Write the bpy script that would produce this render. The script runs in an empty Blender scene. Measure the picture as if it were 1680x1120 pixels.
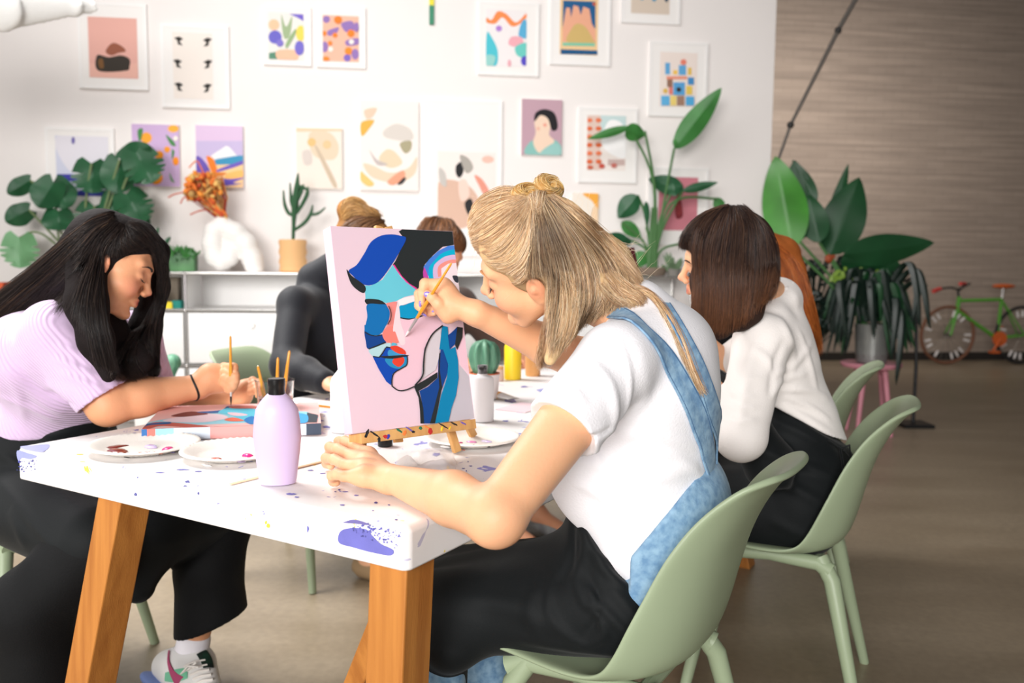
import bpy, bmesh, math, random
import numpy as np
from mathutils import Vector, Matrix, noise
from mathutils.bvhtree import BVHTree
random.seed(7); RNG = np.random.default_rng(7)
PI = math.pi
scene = bpy.context.scene
COL = scene.collection
# ------------------------------------------------------------------ camera
FPX = 1400.0; PITCH = math.atan(128/1400.0); CAMH = 1.17; ROLL = math.radians(0.6)
CAMROT = Matrix.Rotation(PI/2-PITCH, 3, 'X') @ Matrix.Rotation(ROLL, 3, 'Z')
CAMPOS = Vector((0, 0, CAMH))
def ray(px, py):
    return (CAMROT @ Vector(((px-840)/FPX, -(py-560)/FPX, -1))).normalized()
def P(px, py, y):
    r = ray(px, py); return CAMPOS + r*(y/r.y)
def PZ(px, py, z):
    r = ray(px, py); return CAMPOS + r*((z-CAMH)/r.z)
def proj(p):
    c = CAMROT.transposed() @ (Vector(p)-CAMPOS); return (840+FPX*c.x/-c.z, 560-FPX*c.y/-c.z)
cam_d = bpy.data.cameras.new('camera'); cam = bpy.data.objects.new('camera', cam_d); COL.objects.link(cam)
cam_d.sensor_width = 36; cam_d.lens = FPX/1680*36
cam.matrix_world = Matrix.Translation(CAMPOS) @ CAMROT.to_4x4()
cam_d.dof.use_dof = True; cam_d.dof.focus_distance = 1.62; cam_d.dof.aperture_fstop = 3.4
cam_d.clip_start = 0.02
scene.camera = cam
# ------------------------------------------------------------------ materials
def lin(c):
    f = lambda v: v/12.92 if v <= .04045 else ((v+.055)/1.055)**2.4
    return tuple(f(x/255.0) for x in c)+(1.0,)
MATS = {}
def mat(name, rgb, rough=.6, var=0., vscale=8., bump=0., bscale=60., metal=0., spec=.5, sss=0., trans=0., sheen=0., stretch=None, rgb2=None, coat=0., alpha=1., attr=None, detail=3., ior=1.45):
    if name in MATS: return MATS[name]
    m = bpy.data.materials.new(name); m.use_nodes = True; nt = m.node_tree; N = nt.nodes; L = nt.links
    b = N['Principled BSDF']; b.inputs['Base Color'].default_value = lin(rgb); b.inputs['Roughness'].default_value = rough
    b.inputs['Metallic'].default_value = metal; b.inputs['Specular IOR Level'].default_value = spec
    b.inputs['Transmission Weight'].default_value = trans; b.inputs['Sheen Weight'].default_value = sheen
    b.inputs['Coat Weight'].default_value = coat; b.inputs['Alpha'].default_value = alpha; b.inputs['IOR'].default_value = ior
    if sss:
        b.inputs['Subsurface Weight'].default_value = sss; b.inputs['Subsurface Radius'].default_value = (1, .35, .2); b.inputs['Subsurface Scale'].default_value = .012
    tc = N.new('ShaderNodeTexCoord'); mp = N.new('ShaderNodeMapping'); L.new(tc.outputs['Object'], mp.inputs[0])
    if stretch: mp.inputs['Scale'].default_value = stretch
    colsock = None
    if attr:
        a = N.new('ShaderNodeAttribute'); a.attribute_name = attr; colsock = a.outputs['Color']
    if var or rgb2:
        n = N.new('ShaderNodeTexNoise'); n.inputs['Scale'].default_value = vscale; n.inputs['Detail'].default_value = detail; L.new(mp.outputs[0], n.inputs[0])
        if rgb2:
            cr = N.new('ShaderNodeValToRGB'); cr.color_ramp.elements[0].position = .35; cr.color_ramp.elements[1].position = .65
            cr.color_ramp.elements[0].color = lin(rgb); cr.color_ramp.elements[1].color = lin(rgb2); L.new(n.outputs[0], cr.inputs[0]); colsock = cr.outputs[0]
        else:
            h = N.new('ShaderNodeHueSaturation'); mr = N.new('ShaderNodeMapRange'); mr.inputs[1].default_value = .3; mr.inputs[2].default_value = .7
            mr.inputs[3].default_value = 1-var; mr.inputs[4].default_value = 1+var; L.new(n.outputs[0], mr.inputs[0]); L.new(mr.outputs[0], h.inputs['Value'])
            if colsock: L.new(colsock, h.inputs['Color'])
            else: h.inputs['Color'].default_value = lin(rgb)
            colsock = h.outputs[0]
    if colsock: L.new(colsock, b.inputs['Base Color'])
    if bump:
        n2 = N.new('ShaderNodeTexNoise'); n2.inputs['Scale'].default_value = bscale; n2.inputs['Detail'].default_value = 4; L.new(mp.outputs[0], n2.inputs[0])
        bp = N.new('ShaderNodeBump'); bp.inputs['Strength'].default_value = bump; bp.inputs['Distance'].default_value = .004; L.new(n2.outputs[0], bp.inputs['Height']); L.new(bp.outputs[0], b.inputs['Normal'])
    MATS[name] = m; return m
# ------------------------------------------------------------------ objects
def tag(o, label=None, cat=None, group=None, kind=None):
    if label: o['label'] = label
    if cat: o['category'] = cat
    if group: o['group'] = group
    if kind: o['kind'] = kind
    return o
def empty(name, loc=(0,0,0), rotz=0., label=None, cat=None, group=None):
    o = bpy.data.objects.new(name, None); COL.objects.link(o); o.location = loc; o.rotation_euler = (0,0,rotz); o.empty_display_size = .05
    return tag(o, label, cat, group)
def link(name, me, m=None, parent=None, world=True, smooth=True):
    """make an object; with world=True the mesh is in world space even under a parent"""
    o = bpy.data.objects.new(name, me); COL.objects.link(o)
    if m is not None:
        for x in (m if isinstance(m, (list, tuple)) else [m]): me.materials.append(x)
    if smooth: me.polygons.foreach_set('use_smooth', [True]*len(me.polygons))
    if parent is not None:
        o.parent = parent
        if world:
            M = Matrix.Identity(4); q = parent; chain = []
            while q is not None: chain.append(q); q = q.parent
            for q in reversed(chain):
                M = M @ q.matrix_parent_inverse @ q.matrix_basis
            o.matrix_parent_inverse = M.inverted()
    return o
def mesh(verts, faces, name='m', mi=None):
    me = bpy.data.meshes.new(name); me.from_pydata([tuple(v) for v in verts], [], [tuple(f) for f in faces]); 
    if mi is not None: me.polygons.foreach_set('material_index', mi)
    me.update(); return me
class MB:
    """mesh builder collecting simple solids"""
    def __init__(s): s.v = []; s.f = []; s.mi = []; s.cur = 0; s.M = Matrix.Identity(4)
    def add(s, vs, fs):
        b = len(s.v); s.v += [s.M @ Vector(v) for v in vs]; s.f += [tuple(b+i for i in f) for f in fs]; s.mi += [s.cur]*len(fs)
    def box(s, c, h, R=None, bev=0.):
        R = R or Matrix.Identity(3); c = Vector(c)
        if bev:
            bm = bmesh.new(); bmesh.ops.create_cube(bm, size=2); 
            for v in bm.verts: v.co = Vector((v.co.x*h[0], v.co.y*h[1], v.co.z*h[2]))
            bmesh.ops.bevel(bm, geom=list(bm.edges), offset=bev, segments=2, affect='EDGES', profile=.5)
            bm.verts.ensure_lookup_table(); s.add([c+R@v.co for v in bm.verts], [[v.index for v in f.verts] for f in bm.faces]); bm.free(); return
        vs = [c+R@Vector((x*h[0], y*h[1], z*h[2])) for x in (-1,1) for y in (-1,1) for z in (-1,1)]
        s.add(vs, [(0,1,3,2),(4,6,7,5),(0,4,5,1),(2,3,7,6),(0,2,6,4),(1,5,7,3)])
    def tube(s, pts, rad, n=10, cap=True, flat=None):
        pts = [Vector(p) for p in pts]; rad = rad if isinstance(rad, (list, tuple)) else [rad]*len(pts)
        t0 = (pts[1]-pts[0]).normalized(); up = Vector((0,0,1)) if abs(t0.z) < .9 else Vector((1,0,0)); a = t0.cross(up).normalized()
        vs = []
        for i, p in enumerate(pts):
            t = (pts[min(i+1, len(pts)-1)]-pts[max(i-1, 0)]).normalized(); a = (a - t*a.dot(t)).normalized(); b = t.cross(a)
            for k in range(n):
                th = 2*PI*k/n; vs.append(p+(a*math.cos(th)+b*math.sin(th)*(flat or 1))*rad[i])
        fs = []
        for i in range(len(pts)-1):
            for k in range(n): fs.append((i*n+k, i*n+(k+1)%n, (i+1)*n+(k+1)%n, (i+1)*n+k))
        if cap: fs.append(tuple(range(n-1,-1,-1))); fs.append(tuple((len(pts)-1)*n+k for k in range(n)))
        s.add(vs, fs)
    def lathe(s, prof, c=(0,0,0), n=32, R=None, sx=1, sy=1, close=False):
        """prof: (r,z) list"""
        R = R or Matrix.Identity(3); c = Vector(c); vs = []
        for r, z in prof:
            for k in range(n):
                th = 2*PI*k/n; vs.append(c+R@Vector((r*math.cos(th)*sx, r*math.sin(th)*sy, z)))
        fs = []
        for i in range(len(prof)-1):
            for k in range(n): fs.append((i*n+k, i*n+(k+1)%n, (i+1)*n+(k+1)%n, (i+1)*n+k))
        fs.append(tuple(range(n-1,-1,-1))); fs.append(tuple((len(prof)-1)*n+k for k in range(n)))
        s.add(vs, fs)
    def ball(s, c, r, R=None, n=12, m=8):
        r = r if isinstance(r, (tuple, list)) else (r,r,r); R = R or Matrix.Identity(3); c = Vector(c)
        vs = [c+R@Vector((0,0,-r[2]))]
        for i in range(1, m):
            ph = -PI/2+PI*i/m
            for k in range(n):
                th = 2*PI*k/n; vs.append(c+R@Vector((r[0]*math.cos(ph)*math.cos(th), r[1]*math.cos(ph)*math.sin(th), r[2]*math.sin(ph))))
        vs.append(c+R@Vector((0,0,r[2]))); fs = [(0, 1+(k+1)%n, 1+k) for k in range(n)]
        for i in range(m-2):
            for k in range(n): fs.append((1+i*n+k, 1+i*n+(k+1)%n, 1+(i+1)*n+(k+1)%n, 1+(i+1)*n+k))
        l = len(vs)-1; fs += [(l, 1+(m-2)*n+k, 1+(m-2)*n+(k+1)%n) for k in range(n)]
        s.add(vs, fs)
    def build(s, name, m, parent=None, world=True, smooth=True):
        me = mesh(s.v, s.f, name, s.mi); o = link(name, me, m, parent, world, smooth)
        if smooth:
            try: me.set_sharp_from_angle(angle=math.radians(35))
            except Exception: pass
        return o
def copy_tree(o, parent=None):
    c = o.copy(); COL.objects.link(c); c.parent = parent
    for k in ('label',):
        if parent is None and k in c: pass
    for ch in list(o.children): copy_tree(ch, c)
    return c
def catmull(pts, n=8, closed=False):
    pts = [Vector(p) for p in pts]; out = []; N = len(pts)
    rng = range(N if closed else N-1)
    for i in rng:
        if closed: p0, p1, p2, p3 = pts[i-1], pts[i], pts[(i+1)%N], pts[(i+2)%N]
        else: p0, p1, p2, p3 = pts[max(i-1,0)], pts[i], pts[i+1], pts[min(i+2,N-1)]
        for k in range(n):
            t = k/n; out.append(.5*((2*p1)+(p2-p0)*t+(2*p0-5*p1+4*p2-p3)*t*t+(3*p1-p0-3*p2+p3)*t**3))
    if not closed: out.append(pts[-1])
    return out
def axes(fwd, up=(0,0,1)):
    """matrix with columns x=fwd, y=left, z=up"""
    x = Vector(fwd).normalized(); y = Vector(up).cross(x).normalized(); z = x.cross(y)
    return Matrix((x, y, z)).transposed()
# ------------------------------------------------------------------ implicit sculpting
import openvdb
class Sculpt:
    def __init__(s, res=.004): s.res = res; s.ops = []; s.disp = None; s.F = None
    def _t(s, p):
        p = Vector(p); return np.array(s.F @ p if s.F is not None else p, dtype=np.float64)
    def cap(s, a, b, ra, rb=None, k=.02, sub=False, sq=None):
        a = s._t(a); b = s._t(b); rb = ra if rb is None else rb
        if sq: 
            n = Vector(sq[0]).normalized(); n = (s.F.to_3x3() @ n) if s.F is not None else n; sq = (np.array(n), sq[1])
        R = max(ra, rb)*max(1, sq[1] if sq else 1); lo = np.minimum(a, b)-R; hi = np.maximum(a, b)+R
        s.ops.append(('cap', lo, hi, k, sub, (a, b, ra, rb, sq))); return s
    def path(s, pts, rad, k=.02, sub=False, sq=None):
        for i in range(len(pts)-1): s.cap(pts[i], pts[i+1], rad[i], rad[i+1], k, sub, sq)
        return s
    def ell(s, c, r, R=None, k=.02, sub=False):
        r = (r,r,r) if not isinstance(r, (tuple, list)) else r
        M = R if R is not None else Matrix.Identity(3)
        if s.F is not None: M = s.F.to_3x3() @ M
        M = np.array(M); c = s._t(c); m = max(r)
        s.ops.append(('ell', c-m, c+m, k, sub, (c, np.array(r, dtype=np.float64), M))); return s
    def box(s, c, h, R=None, rnd=.01, k=.01, sub=False):
        M = R if R is not None else Matrix.Identity(3)
        if s.F is not None: M = s.F.to_3x3() @ M
        M = np.array(M); c = s._t(c); m = math.sqrt(sum(x*x for x in h))
        s.ops.append(('box', c-m, c+m, k, sub, (c, np.array(h, dtype=np.float64), M, rnd))); return s
    def cut(s, p, n, k=.004):
        n = Vector(n).normalized(); n = (s.F.to_3x3() @ n) if s.F is not None else n
        s.ops.append(('cut', None, None, k, True, (s._t(p), np.array(n)))); return s
    def mesh(s, pad=.012):
        res = s.res; us = [o for o in s.ops if not o[4]]
        lo = np.min([o[1]-o[3]*.5 for o in us], axis=0)-pad-2*res; hi = np.max([o[2]+o[3]*.5 for o in us], axis=0)+pad+2*res
        n = np.ceil((hi-lo)/res).astype(int)+1; BIG = .05
        D = np.full(n, BIG, dtype=np.float32)
        ax = [ (lo[i]+np.arange(n[i])*res) for i in range(3)]
        for kind, l, h, k, sub, a in s.ops:
            if kind == 'cut': i0 = np.zeros(3, int); i1 = n
            else:
                m = k+3*res; i0 = np.clip(((l-m-lo)/res).astype(int), 0, n); i1 = np.clip(((h+m-lo)/res).astype(int)+2, 0, n)
            if (i1 <= i0).any(): continue
            X = ax[0][i0[0]:i1[0]][:,None,None].astype(np.float32); Y = ax[1][i0[1]:i1[1]][None,:,None].astype(np.float32); Z = ax[2][i0[2]:i1[2]][None,None,:].astype(np.float32)
            if kind == 'cap':
                A, B, ra, rb, sq = a; d = B-A; L2 = max((d*d).sum(), 1e-12)
                x, y, z = X-A[0], Y-A[1], Z-A[2]
                t = np.clip((x*d[0]+y*d[1]+z*d[2])/L2, 0, 1); cx, cy, cz = x-t*d[0], y-t*d[1], z-t*d[2]
                if sq:
                    nn, f = sq; q = (cx*nn[0]+cy*nn[1]+cz*nn[2])*(1/f-1); cx = cx+q*nn[0]; cy = cy+q*nn[1]; cz = cz+q*nn[2]
                v = np.sqrt(cx*cx+cy*cy+cz*cz)-(ra+(rb-ra)*t)
            elif kind == 'ell':
                c, r, M = a; x, y, z = X-c[0], Y-c[1], Z-c[2]
                q = [x*M[0,i]+y*M[1,i]+z*M[2,i] for i in range(3)]
                k0 = np.sqrt(sum((q[i]/r[i])**2 for i in range(3))); k1 = np.sqrt(sum((q[i]/r[i]**2)**2 for i in range(3)))+1e-9
                v = k0*(k0-1)/k1
            elif kind == 'box':
                c, hh, M, rnd = a; x, y, z = X-c[0], Y-c[1], Z-c[2]
                q = [np.abs(x*M[0,i]+y*M[1,i]+z*M[2,i])-(hh[i]-rnd) for i in range(3)]
                v = np.sqrt(sum(np.maximum(t,0)**2 for t in q))+np.minimum(np.maximum(np.maximum(q[0],q[1]),q[2]),0)-rnd
            else:
                p, nn = a; v = -((X-p[0])*nn[0]+(Y-p[1])*nn[1]+(Z-p[2])*nn[2])   # remove the side n points to
            S = D[i0[0]:i1[0], i0[1]:i1[1], i0[2]:i1[2]]
            v = np.broadcast_to(v, S.shape)
            if sub:
                w = -S; 
                h_ = np.maximum(k-np.abs(w-v), 0)/max(k, 1e-6); r_ = -(np.minimum(w, v)-h_*h_*k*.25)
            else:
                h_ = np.maximum(k-np.abs(S-v), 0)/max(k, 1e-6); r_ = np.minimum(S, v)-h_*h_*k*.25
            D[i0[0]:i1[0], i0[1]:i1[1], i0[2]:i1[2]] = r_
        if s.disp is not None:
            idx = np.argwhere(np.abs(D) < .03); pts = idx*res+lo
            D[idx[:,0], idx[:,1], idx[:,2]] += s.disp(pts).astype(np.float32)
        D = np.minimum(D, BIG)
        D[0]=D[-1]=BIG; D[:,0]=D[:,-1]=BIG; D[:,:,0]=D[:,:,-1]=BIG
        g = openvdb.FloatGrid(BIG); g.copyFromArray(np.ascontiguousarray(D)); pts, quads = g.convertToQuads(0.0)
        pts = pts*res+lo
        me = bpy.data.meshes.new('sculpt'); me.vertices.add(len(pts)); me.vertices.foreach_set('co', pts.astype(np.float32).ravel())
        q = quads.astype(np.int32); me.loops.add(q.size); me.loops.foreach_set('vertex_index', q.ravel()); me.polygons.add(len(q))
        me.polygons.foreach_set('loop_start', np.arange(len(q), dtype=np.int32)*4); me.update(calc_edges=True); me.validate()
        return me
def build(S, name, m, parent=None, smooth_it=0, colf=None):
    me = S.mesh()
    if smooth_it: relax(me, smooth_it)
    if colf is not None: colour(me, colf)
    return link(name, me, m, parent)
def relax(me, it=2, f=.5):
    n = len(me.vertices); co = np.empty(n*3, np.float32); me.vertices.foreach_get('co', co); co = co.reshape(-1,3)
    e = np.empty(len(me.edges)*2, np.int32); me.edges.foreach_get('vertices', e); e = e.reshape(-1,2)
    deg = np.bincount(e.ravel(), minlength=n).astype(np.float32)[:,None]
    for _ in range(it):
        acc = np.zeros_like(co); 
        for c in range(3): acc[:,c] = np.bincount(e[:,0], co[e[:,1],c], n)+np.bincount(e[:,1], co[e[:,0],c], n)
        co = co*(1-f)+f*acc/np.maximum(deg,1)
    me.vertices.foreach_set('co', co.ravel()); me.update()
def colour(me, f):
    n = len(me.vertices); co = np.empty(n*3, np.float32); me.vertices.foreach_get('co', co); c = f(co.reshape(-1,3))
    a = me.color_attributes.new('Col', 'FLOAT_COLOR', 'POINT'); rgba = np.ones((n,4), np.float32); rgba[:,:3] = c; a.data.foreach_set('color', rgba.ravel())
def fbm(p, scale, seed=0., amp=1.):
    """cheap smooth pseudo noise for numpy point arrays"""
    q = p*scale; r = np.zeros(len(p)); a = 1.
    rr = np.random.default_rng(int(seed*100)+3)
    for o in range(3):
        for j in range(3):
            d = rr.normal(size=3); d /= np.linalg.norm(d); ph = rr.uniform(0, 6.28); r += a*np.sin(q@d*(2**o)+ph+1.3*np.sin(q@d[::-1]*(2**o)*.7+ph*2))
        a *= .5
    return amp*r/5.
def bvh_of(*objs):
    vs = []; fs = []
    for o in objs:
        b = len(vs); vs += [v.co.copy() for v in o.data.vertices]; fs += [[b+i for i in p.vertices] for p in o.data.polygons]
    return BVHTree.FromPolygons(vs, fs)
def hit(bvh, px, py, off=0., fallback=None):
    loc, nor, i, d = bvh.ray_cast(CAMPOS, ray(px, py))
    if loc is None:
        # nearest point along ray near the fallback depth
        r = ray(px, py); q = CAMPOS+r*((fallback or 1.6)/r.y); loc, nor, i, d = bvh.find_nearest(q)
        q2 = q; nor = nor
        return q if d < .0 else loc+(q2-loc)*1.0, (q-loc).normalized() if d > 1e-4 else nor
    if nor.dot(ray(px, py)) > 0: nor = -nor
    return loc+nor*off, nor
def ribbon_strands(name, strands, widths, cols, m, parent, taper=.35):
    """strands: list of (n,3) arrays; built as thin triangular tubes"""
    V = []; F = []; C = []; b = 0
    for s, w, c in zip(strands, widths, cols):
        s = np.asarray(s); n = len(s); t = np.gradient(s, axis=0); t /= np.linalg.norm(t, axis=1)[:,None]+1e-9
        a = np.cross(t, [.3,.2,.93]); a /= np.linalg.norm(a, axis=1)[:,None]+1e-9; bb = np.cross(t, a)
        u = np.linspace(0, 1, n); ww = w*(1-(1-taper)*np.maximum(u-.6,0)/.4)*(np.minimum(u/.06+.3,1))
        for k in range(3):
            th = 2*PI*k/3; V.append(s+(a*math.cos(th)+bb*math.sin(th))*ww[:,None])
        i = np.arange(n-1)
        for k in range(3):
            k2 = (k+1)%3; F.append(np.stack([b+k*n+i, b+k2*n+i, b+k2*n+i+1, b+k*n+i+1], 1))
        cc = np.asarray(c, dtype=np.float32); cc = np.broadcast_to(cc, (n,3)) if cc.ndim == 1 else cc
        C.append(np.concatenate([cc]*3)); b += 3*n
    V = np.concatenate(V); F = np.concatenate(F).astype(np.int32); C = np.concatenate(C)
    me = bpy.data.meshes.new(name); me.vertices.add(len(V)); me.vertices.foreach_set('co', V.astype(np.float32).ravel())
    me.loops.add(F.size); me.loops.foreach_set('vertex_index', F.ravel()); me.polygons.add(len(F)); me.polygons.foreach_set('loop_start', np.arange(len(F), dtype=np.int32)*4); me.update(calc_edges=True)
    at = me.color_attributes.new('Col', 'FLOAT_COLOR', 'POINT'); rgba = np.ones((len(V),4), np.float32); rgba[:,:3] = C; at.data.foreach_set('color', rgba.ravel())
    return link(name, me, m, parent)
def join_into(o, others):
    """merge meshes of others into o (same person's hair etc.), keeping one material list"""
    bm = bmesh.new(); bm.from_mesh(o.data)
    for q in others:
        base = len(o.data.materials)
        for mm in q.data.materials: o.data.materials.append(mm)
        n0 = len(bm.faces); bm.from_mesh(q.data); bm.faces.ensure_lookup_table()
        for i in range(n0, len(bm.faces)): bm.faces[i].material_index += base; bm.faces[i].smooth = True
        me = q.data; bpy.data.objects.remove(q); bpy.data.meshes.remove(me)
    bm.to_mesh(o.data); bm.free(); return o
def hair_from_guides(bvh, guides, n, off, jit, cols, w=.0006, steps=16, fallback=1.6, colf=None, clump=0., trim=.9):
    """guides: list of px polylines [(px,py),...] cast on bvh; strands interpolate neighbouring guides"""
    G = []
    for g in guides:
        if isinstance(g, dict): pts3 = g['pts']; nn = [Vector((0,-1,0))]*len(pts3)
        else:
            q = [hit(bvh, x[0], x[1], off, fallback) for x in catmull([Vector((a[0],a[1],0)) for a in g], 5)]
            pts3 = [a for a,_ in q]; nn = [b for _,b in q]
        A = np.array(pts3); B = np.array(nn); u = np.linspace(0, len(A)-1, steps); i = np.minimum(u.astype(int), len(A)-2); f = (u-i)[:,None]
        A = A[i]*(1-f)+A[i+1]*f
        for _ in range(2): A[1:-1] = .25*A[:-2]+.5*A[1:-1]+.25*A[2:]
        G.append((A, B[i]))
    strands = []; C = []; W = []
    for k in range(n):
        u = RNG.uniform(0, len(G)-1); i = min(int(u), len(G)-2); f = u-i
        if clump: f = f+clump*math.sin(f*2*PI*3)/(6*PI)
        A = G[i][0]*(1-f)+G[i+1][0]*f; Nn = G[i][1]*(1-f)+G[i+1][1]*f
        tt = np.linspace(0,1,steps)
        lift = RNG.uniform(-.4,1)*jit; lat = RNG.normal(size=3)*jit*.8; wob = RNG.normal(size=3)*jit*.5; ph = RNG.uniform(0,6.28)
        S = A+Nn*lift+lat*(.15+tt[:,None])+wob*np.sin(tt*RNG.uniform(3,9)+ph)[:,None]
        l = RNG.uniform(.0,.04); r = RNG.uniform(trim,1.0); q = np.linspace(l, r, steps)*(steps-1); a = np.minimum(q.astype(int), steps-2); fr = (q-a)[:,None]
        S = S[a]*(1-fr)+S[a+1]*fr
        strands.append(S); c = np.array(cols[RNG.integers(len(cols))][:3])*RNG.uniform(.8,1.2)
        if colf is not None: c = colf(c, tt, u/(len(G)-1), S)
        C.append(c); W.append(w*RNG.uniform(.6,1.4))
    return strands, W, C

def rotv(a, b, c): return Matrix.Rotation(a,3,'Z') @ Matrix.Rotation(b,3,'Y') @ Matrix.Rotation(c,3,'X')
def pfolds(S, L, amp=.0015, ns=14., seed=1., fallback=1.6):
    """cloth folds: px polylines laid on the undisplaced surface, then raised (h > 0) or sunk (h < 0)"""
    r0 = S.res; S.res = max(r0*1.5, .006); S.disp = None; me = S.mesh(); S.res = r0
    bv = BVHTree.FromPolygons([v.co for v in me.vertices], [tuple(p.vertices) for p in me.polygons]); bpy.data.meshes.remove(me); R = []
    for pts, w, h in L:
        q = []
        for v in catmull([Vector((a[0],a[1],0)) for a in pts], 5):
            loc, n, i, d = bv.ray_cast(CAMPOS, ray(v.x, v.y))
            if loc is not None: q.append(np.array(loc))
        if len(q) > 2: R.append((np.array(q), w, h))
    def f(p):
        r = fbm(p, ns, seed, amp)
        for q, w, h in R:
            lo = q.min(0)-3*w; hi = q.max(0)+3*w; m = np.all((p > lo) & (p < hi), axis=1)
            if not m.any(): continue
            P_ = p[m]; best = np.full(len(P_), 9.); tt = np.zeros(len(P_)); n = len(q)-1
            for i in range(n):
                d, t = seg_d(P_, q[i], q[i+1]); k = d < best; best[k] = d[k]; tt[k] = (i+t[k])/n
            r[m] -= h*np.exp(-(best/w)**2)*np.sin(np.clip(tt,.02,.98)*PI)**.6
        return r
    S.disp = f
def seg_d(p, a, b):
    a = np.array(a); b = np.array(b); d = b-a; t = np.clip(((p-a)@d)/max(d@d, 1e-9), 0, 1); return np.linalg.norm(p-a-t[:,None]*d, axis=1), t
# ------------------------------------------------------------------ room
WA = math.radians(7); WD = Vector((math.cos(WA), math.sin(WA), 0)); WN = Vector((math.sin(WA), -math.cos(WA), 0)); W0 = Vector((0, 6.0, 0))
def on_plane(px, py, p0, n):
    r = ray(px, py); return CAMPOS + r*((Vector(p0)-CAMPOS).dot(n)/r.dot(n))
def on_wall(px, py, off=0.): return on_plane(px, py, W0+WN*off, WN)
def wall_uv(p): d = p-W0; return d.dot(WD), p.z
def struct(o): o['kind'] = 'structure'; return o
m_wall = mat('white_wall_paint', (238, 232, 229), .85, var=.015, vscale=1.5, bump=.15, bscale=40)
wr = wall_uv(on_wall(1263, 300))[0]
b = MB(); RW = Matrix.Rotation(WA, 3, 'Z')
b.box(W0-WN*.1+WD*((wr-9)/2)+Vector((0,0,2.3)), ((wr+9)/2, .1, 2.3), RW)
struct(b.build('wall_back', m_wall, smooth=False))
# brick wall
BR0 = Vector((0, 10.2, 0))
def brick_mat():
    m = bpy.data.materials.new('painted_brick'); m.use_nodes = True; nt = m.node_tree; N = nt.nodes; L = nt.links; bs = N['Principled BSDF']; bs.inputs['Roughness'].default_value = .7
    tc = N.new('ShaderNodeTexCoord'); mp = N.new('ShaderNodeMapping'); mp.inputs['Rotation'].default_value = (PI/2, 0, 0); L.new(tc.outputs['Object'], mp.inputs[0])
    br = N.new('ShaderNodeTexBrick'); br.inputs['Scale'].default_value = 1; br.inputs['Brick Width'].default_value = .24; br.inputs['Row Height'].default_value = .086; br.inputs['Mortar Size'].default_value = .009; br.inputs['Mortar Smooth'].default_value = .4
    br.inputs['Color1'].default_value = lin((155,139,126)); br.inputs['Color2'].default_value = lin((151,135,122)); br.inputs['Mortar'].default_value = lin((147,132,119)); L.new(mp.outputs[0], br.inputs[0])
    n = N.new('ShaderNodeTexNoise'); n.inputs['Scale'].default_value = 1.; n.inputs['Detail'].default_value = 4; mp2 = N.new('ShaderNodeMapping'); mp2.inputs['Scale'].default_value = (.8, .8, 22); L.new(tc.outputs['Object'], mp2.inputs[0]); L.new(mp2.outputs[0], n.inputs[0])
    mr = N.new('ShaderNodeMapRange'); mr.inputs[1].default_value = .35; mr.inputs[2].default_value = .65; mr.inputs[3].default_value = .84; mr.inputs[4].default_value = 1.16; L.new(n.outputs[0], mr.inputs[0])
    h = N.new('ShaderNodeHueSaturation'); L.new(br.outputs[0], h.inputs['Color']); L.new(mr.outputs[0], h.inputs['Value']); L.new(h.outputs[0], bs.inputs['Base Color'])
    bp = N.new('ShaderNodeBump'); bp.inputs['Strength'].default_value = .3; bp.inputs['Distance'].default_value = .006; L.new(br.outputs['Fac'], bp.inputs['Height']); bp.invert = True; L.new(bp.outputs[0], bs.inputs['Normal'])
    return m
b = MB(); b.box((0,.15,2.6), (8, .15, 2.6)); o = b.build('wall_far', brick_mat(), smooth=False); o.location = BR0+WD*4; o.rotation_euler = (0,0,WA); struct(o)
b = MB(); b.box((0,.14,.05), (8,.02,.05)); o = b.build('baseboard_far', mat('dark_skirting', (40,34,30), .7), smooth=False); o.location = BR0+WD*4+WN*.18; o.rotation_euler = (0,0,WA); struct(o)
# floor
def floor_mat():
    m = bpy.data.materials.new('polished_concrete'); m.use_nodes = True; nt = m.node_tree; N = nt.nodes; L = nt.links; bs = N['Principled BSDF']; bs.inputs['Roughness'].default_value = .42; bs.inputs['IOR'].default_value = 1.8
    tc = N.new('ShaderNodeTexCoord')
    def nz(sc, det, st=None):
        n = N.new('ShaderNodeTexNoise'); n.inputs['Scale'].default_value = sc; n.inputs['Detail'].default_value = det
        mp = N.new('ShaderNodeMapping'); L.new(tc.outputs['Object'], mp.inputs[0]); mp.inputs['Scale'].default_value = st or (1,1,1); mp.inputs['Rotation'].default_value=(0,0,.12); L.new(mp.outputs[0], n.inputs[0]); return n
    a = nz(1.6, 6, (.6,2.2,1)); c = nz(38, 5)
    cr = N.new('ShaderNodeValToRGB'); e = cr.color_ramp.elements; e[0].position = .3; e[0].color = lin((128,112,90)); e[1].position = .7; e[1].color = lin((150,134,112)); L.new(a.outputs[0], cr.inputs[0])
    mr = N.new('ShaderNodeMapRange'); mr.inputs[1].default_value = .3; mr.inputs[2].default_value = .7; mr.inputs[3].default_value = .9; mr.inputs[4].default_value = 1.1; L.new(c.outputs[0], mr.inputs[0])
    h = N.new('ShaderNodeHueSaturation'); L.new(cr.outputs[0], h.inputs['Color']); L.new(mr.outputs[0], h.inputs['Value']); L.new(h.outputs[0], bs.inputs['Base Color'])
    mr2 = N.new('ShaderNodeMapRange'); mr2.inputs[3].default_value = .28; mr2.inputs[4].default_value = .5; L.new(a.outputs[0], mr2.inputs[0]); L.new(mr2.outputs[0], bs.inputs['Roughness'])
    return m
struct(link('floor', mesh([(-9,-4,0),(14,-4,0),(14,14,0),(-9,14,0)], [(0,1,2,3)]), floor_mat(), smooth=False))
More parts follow.
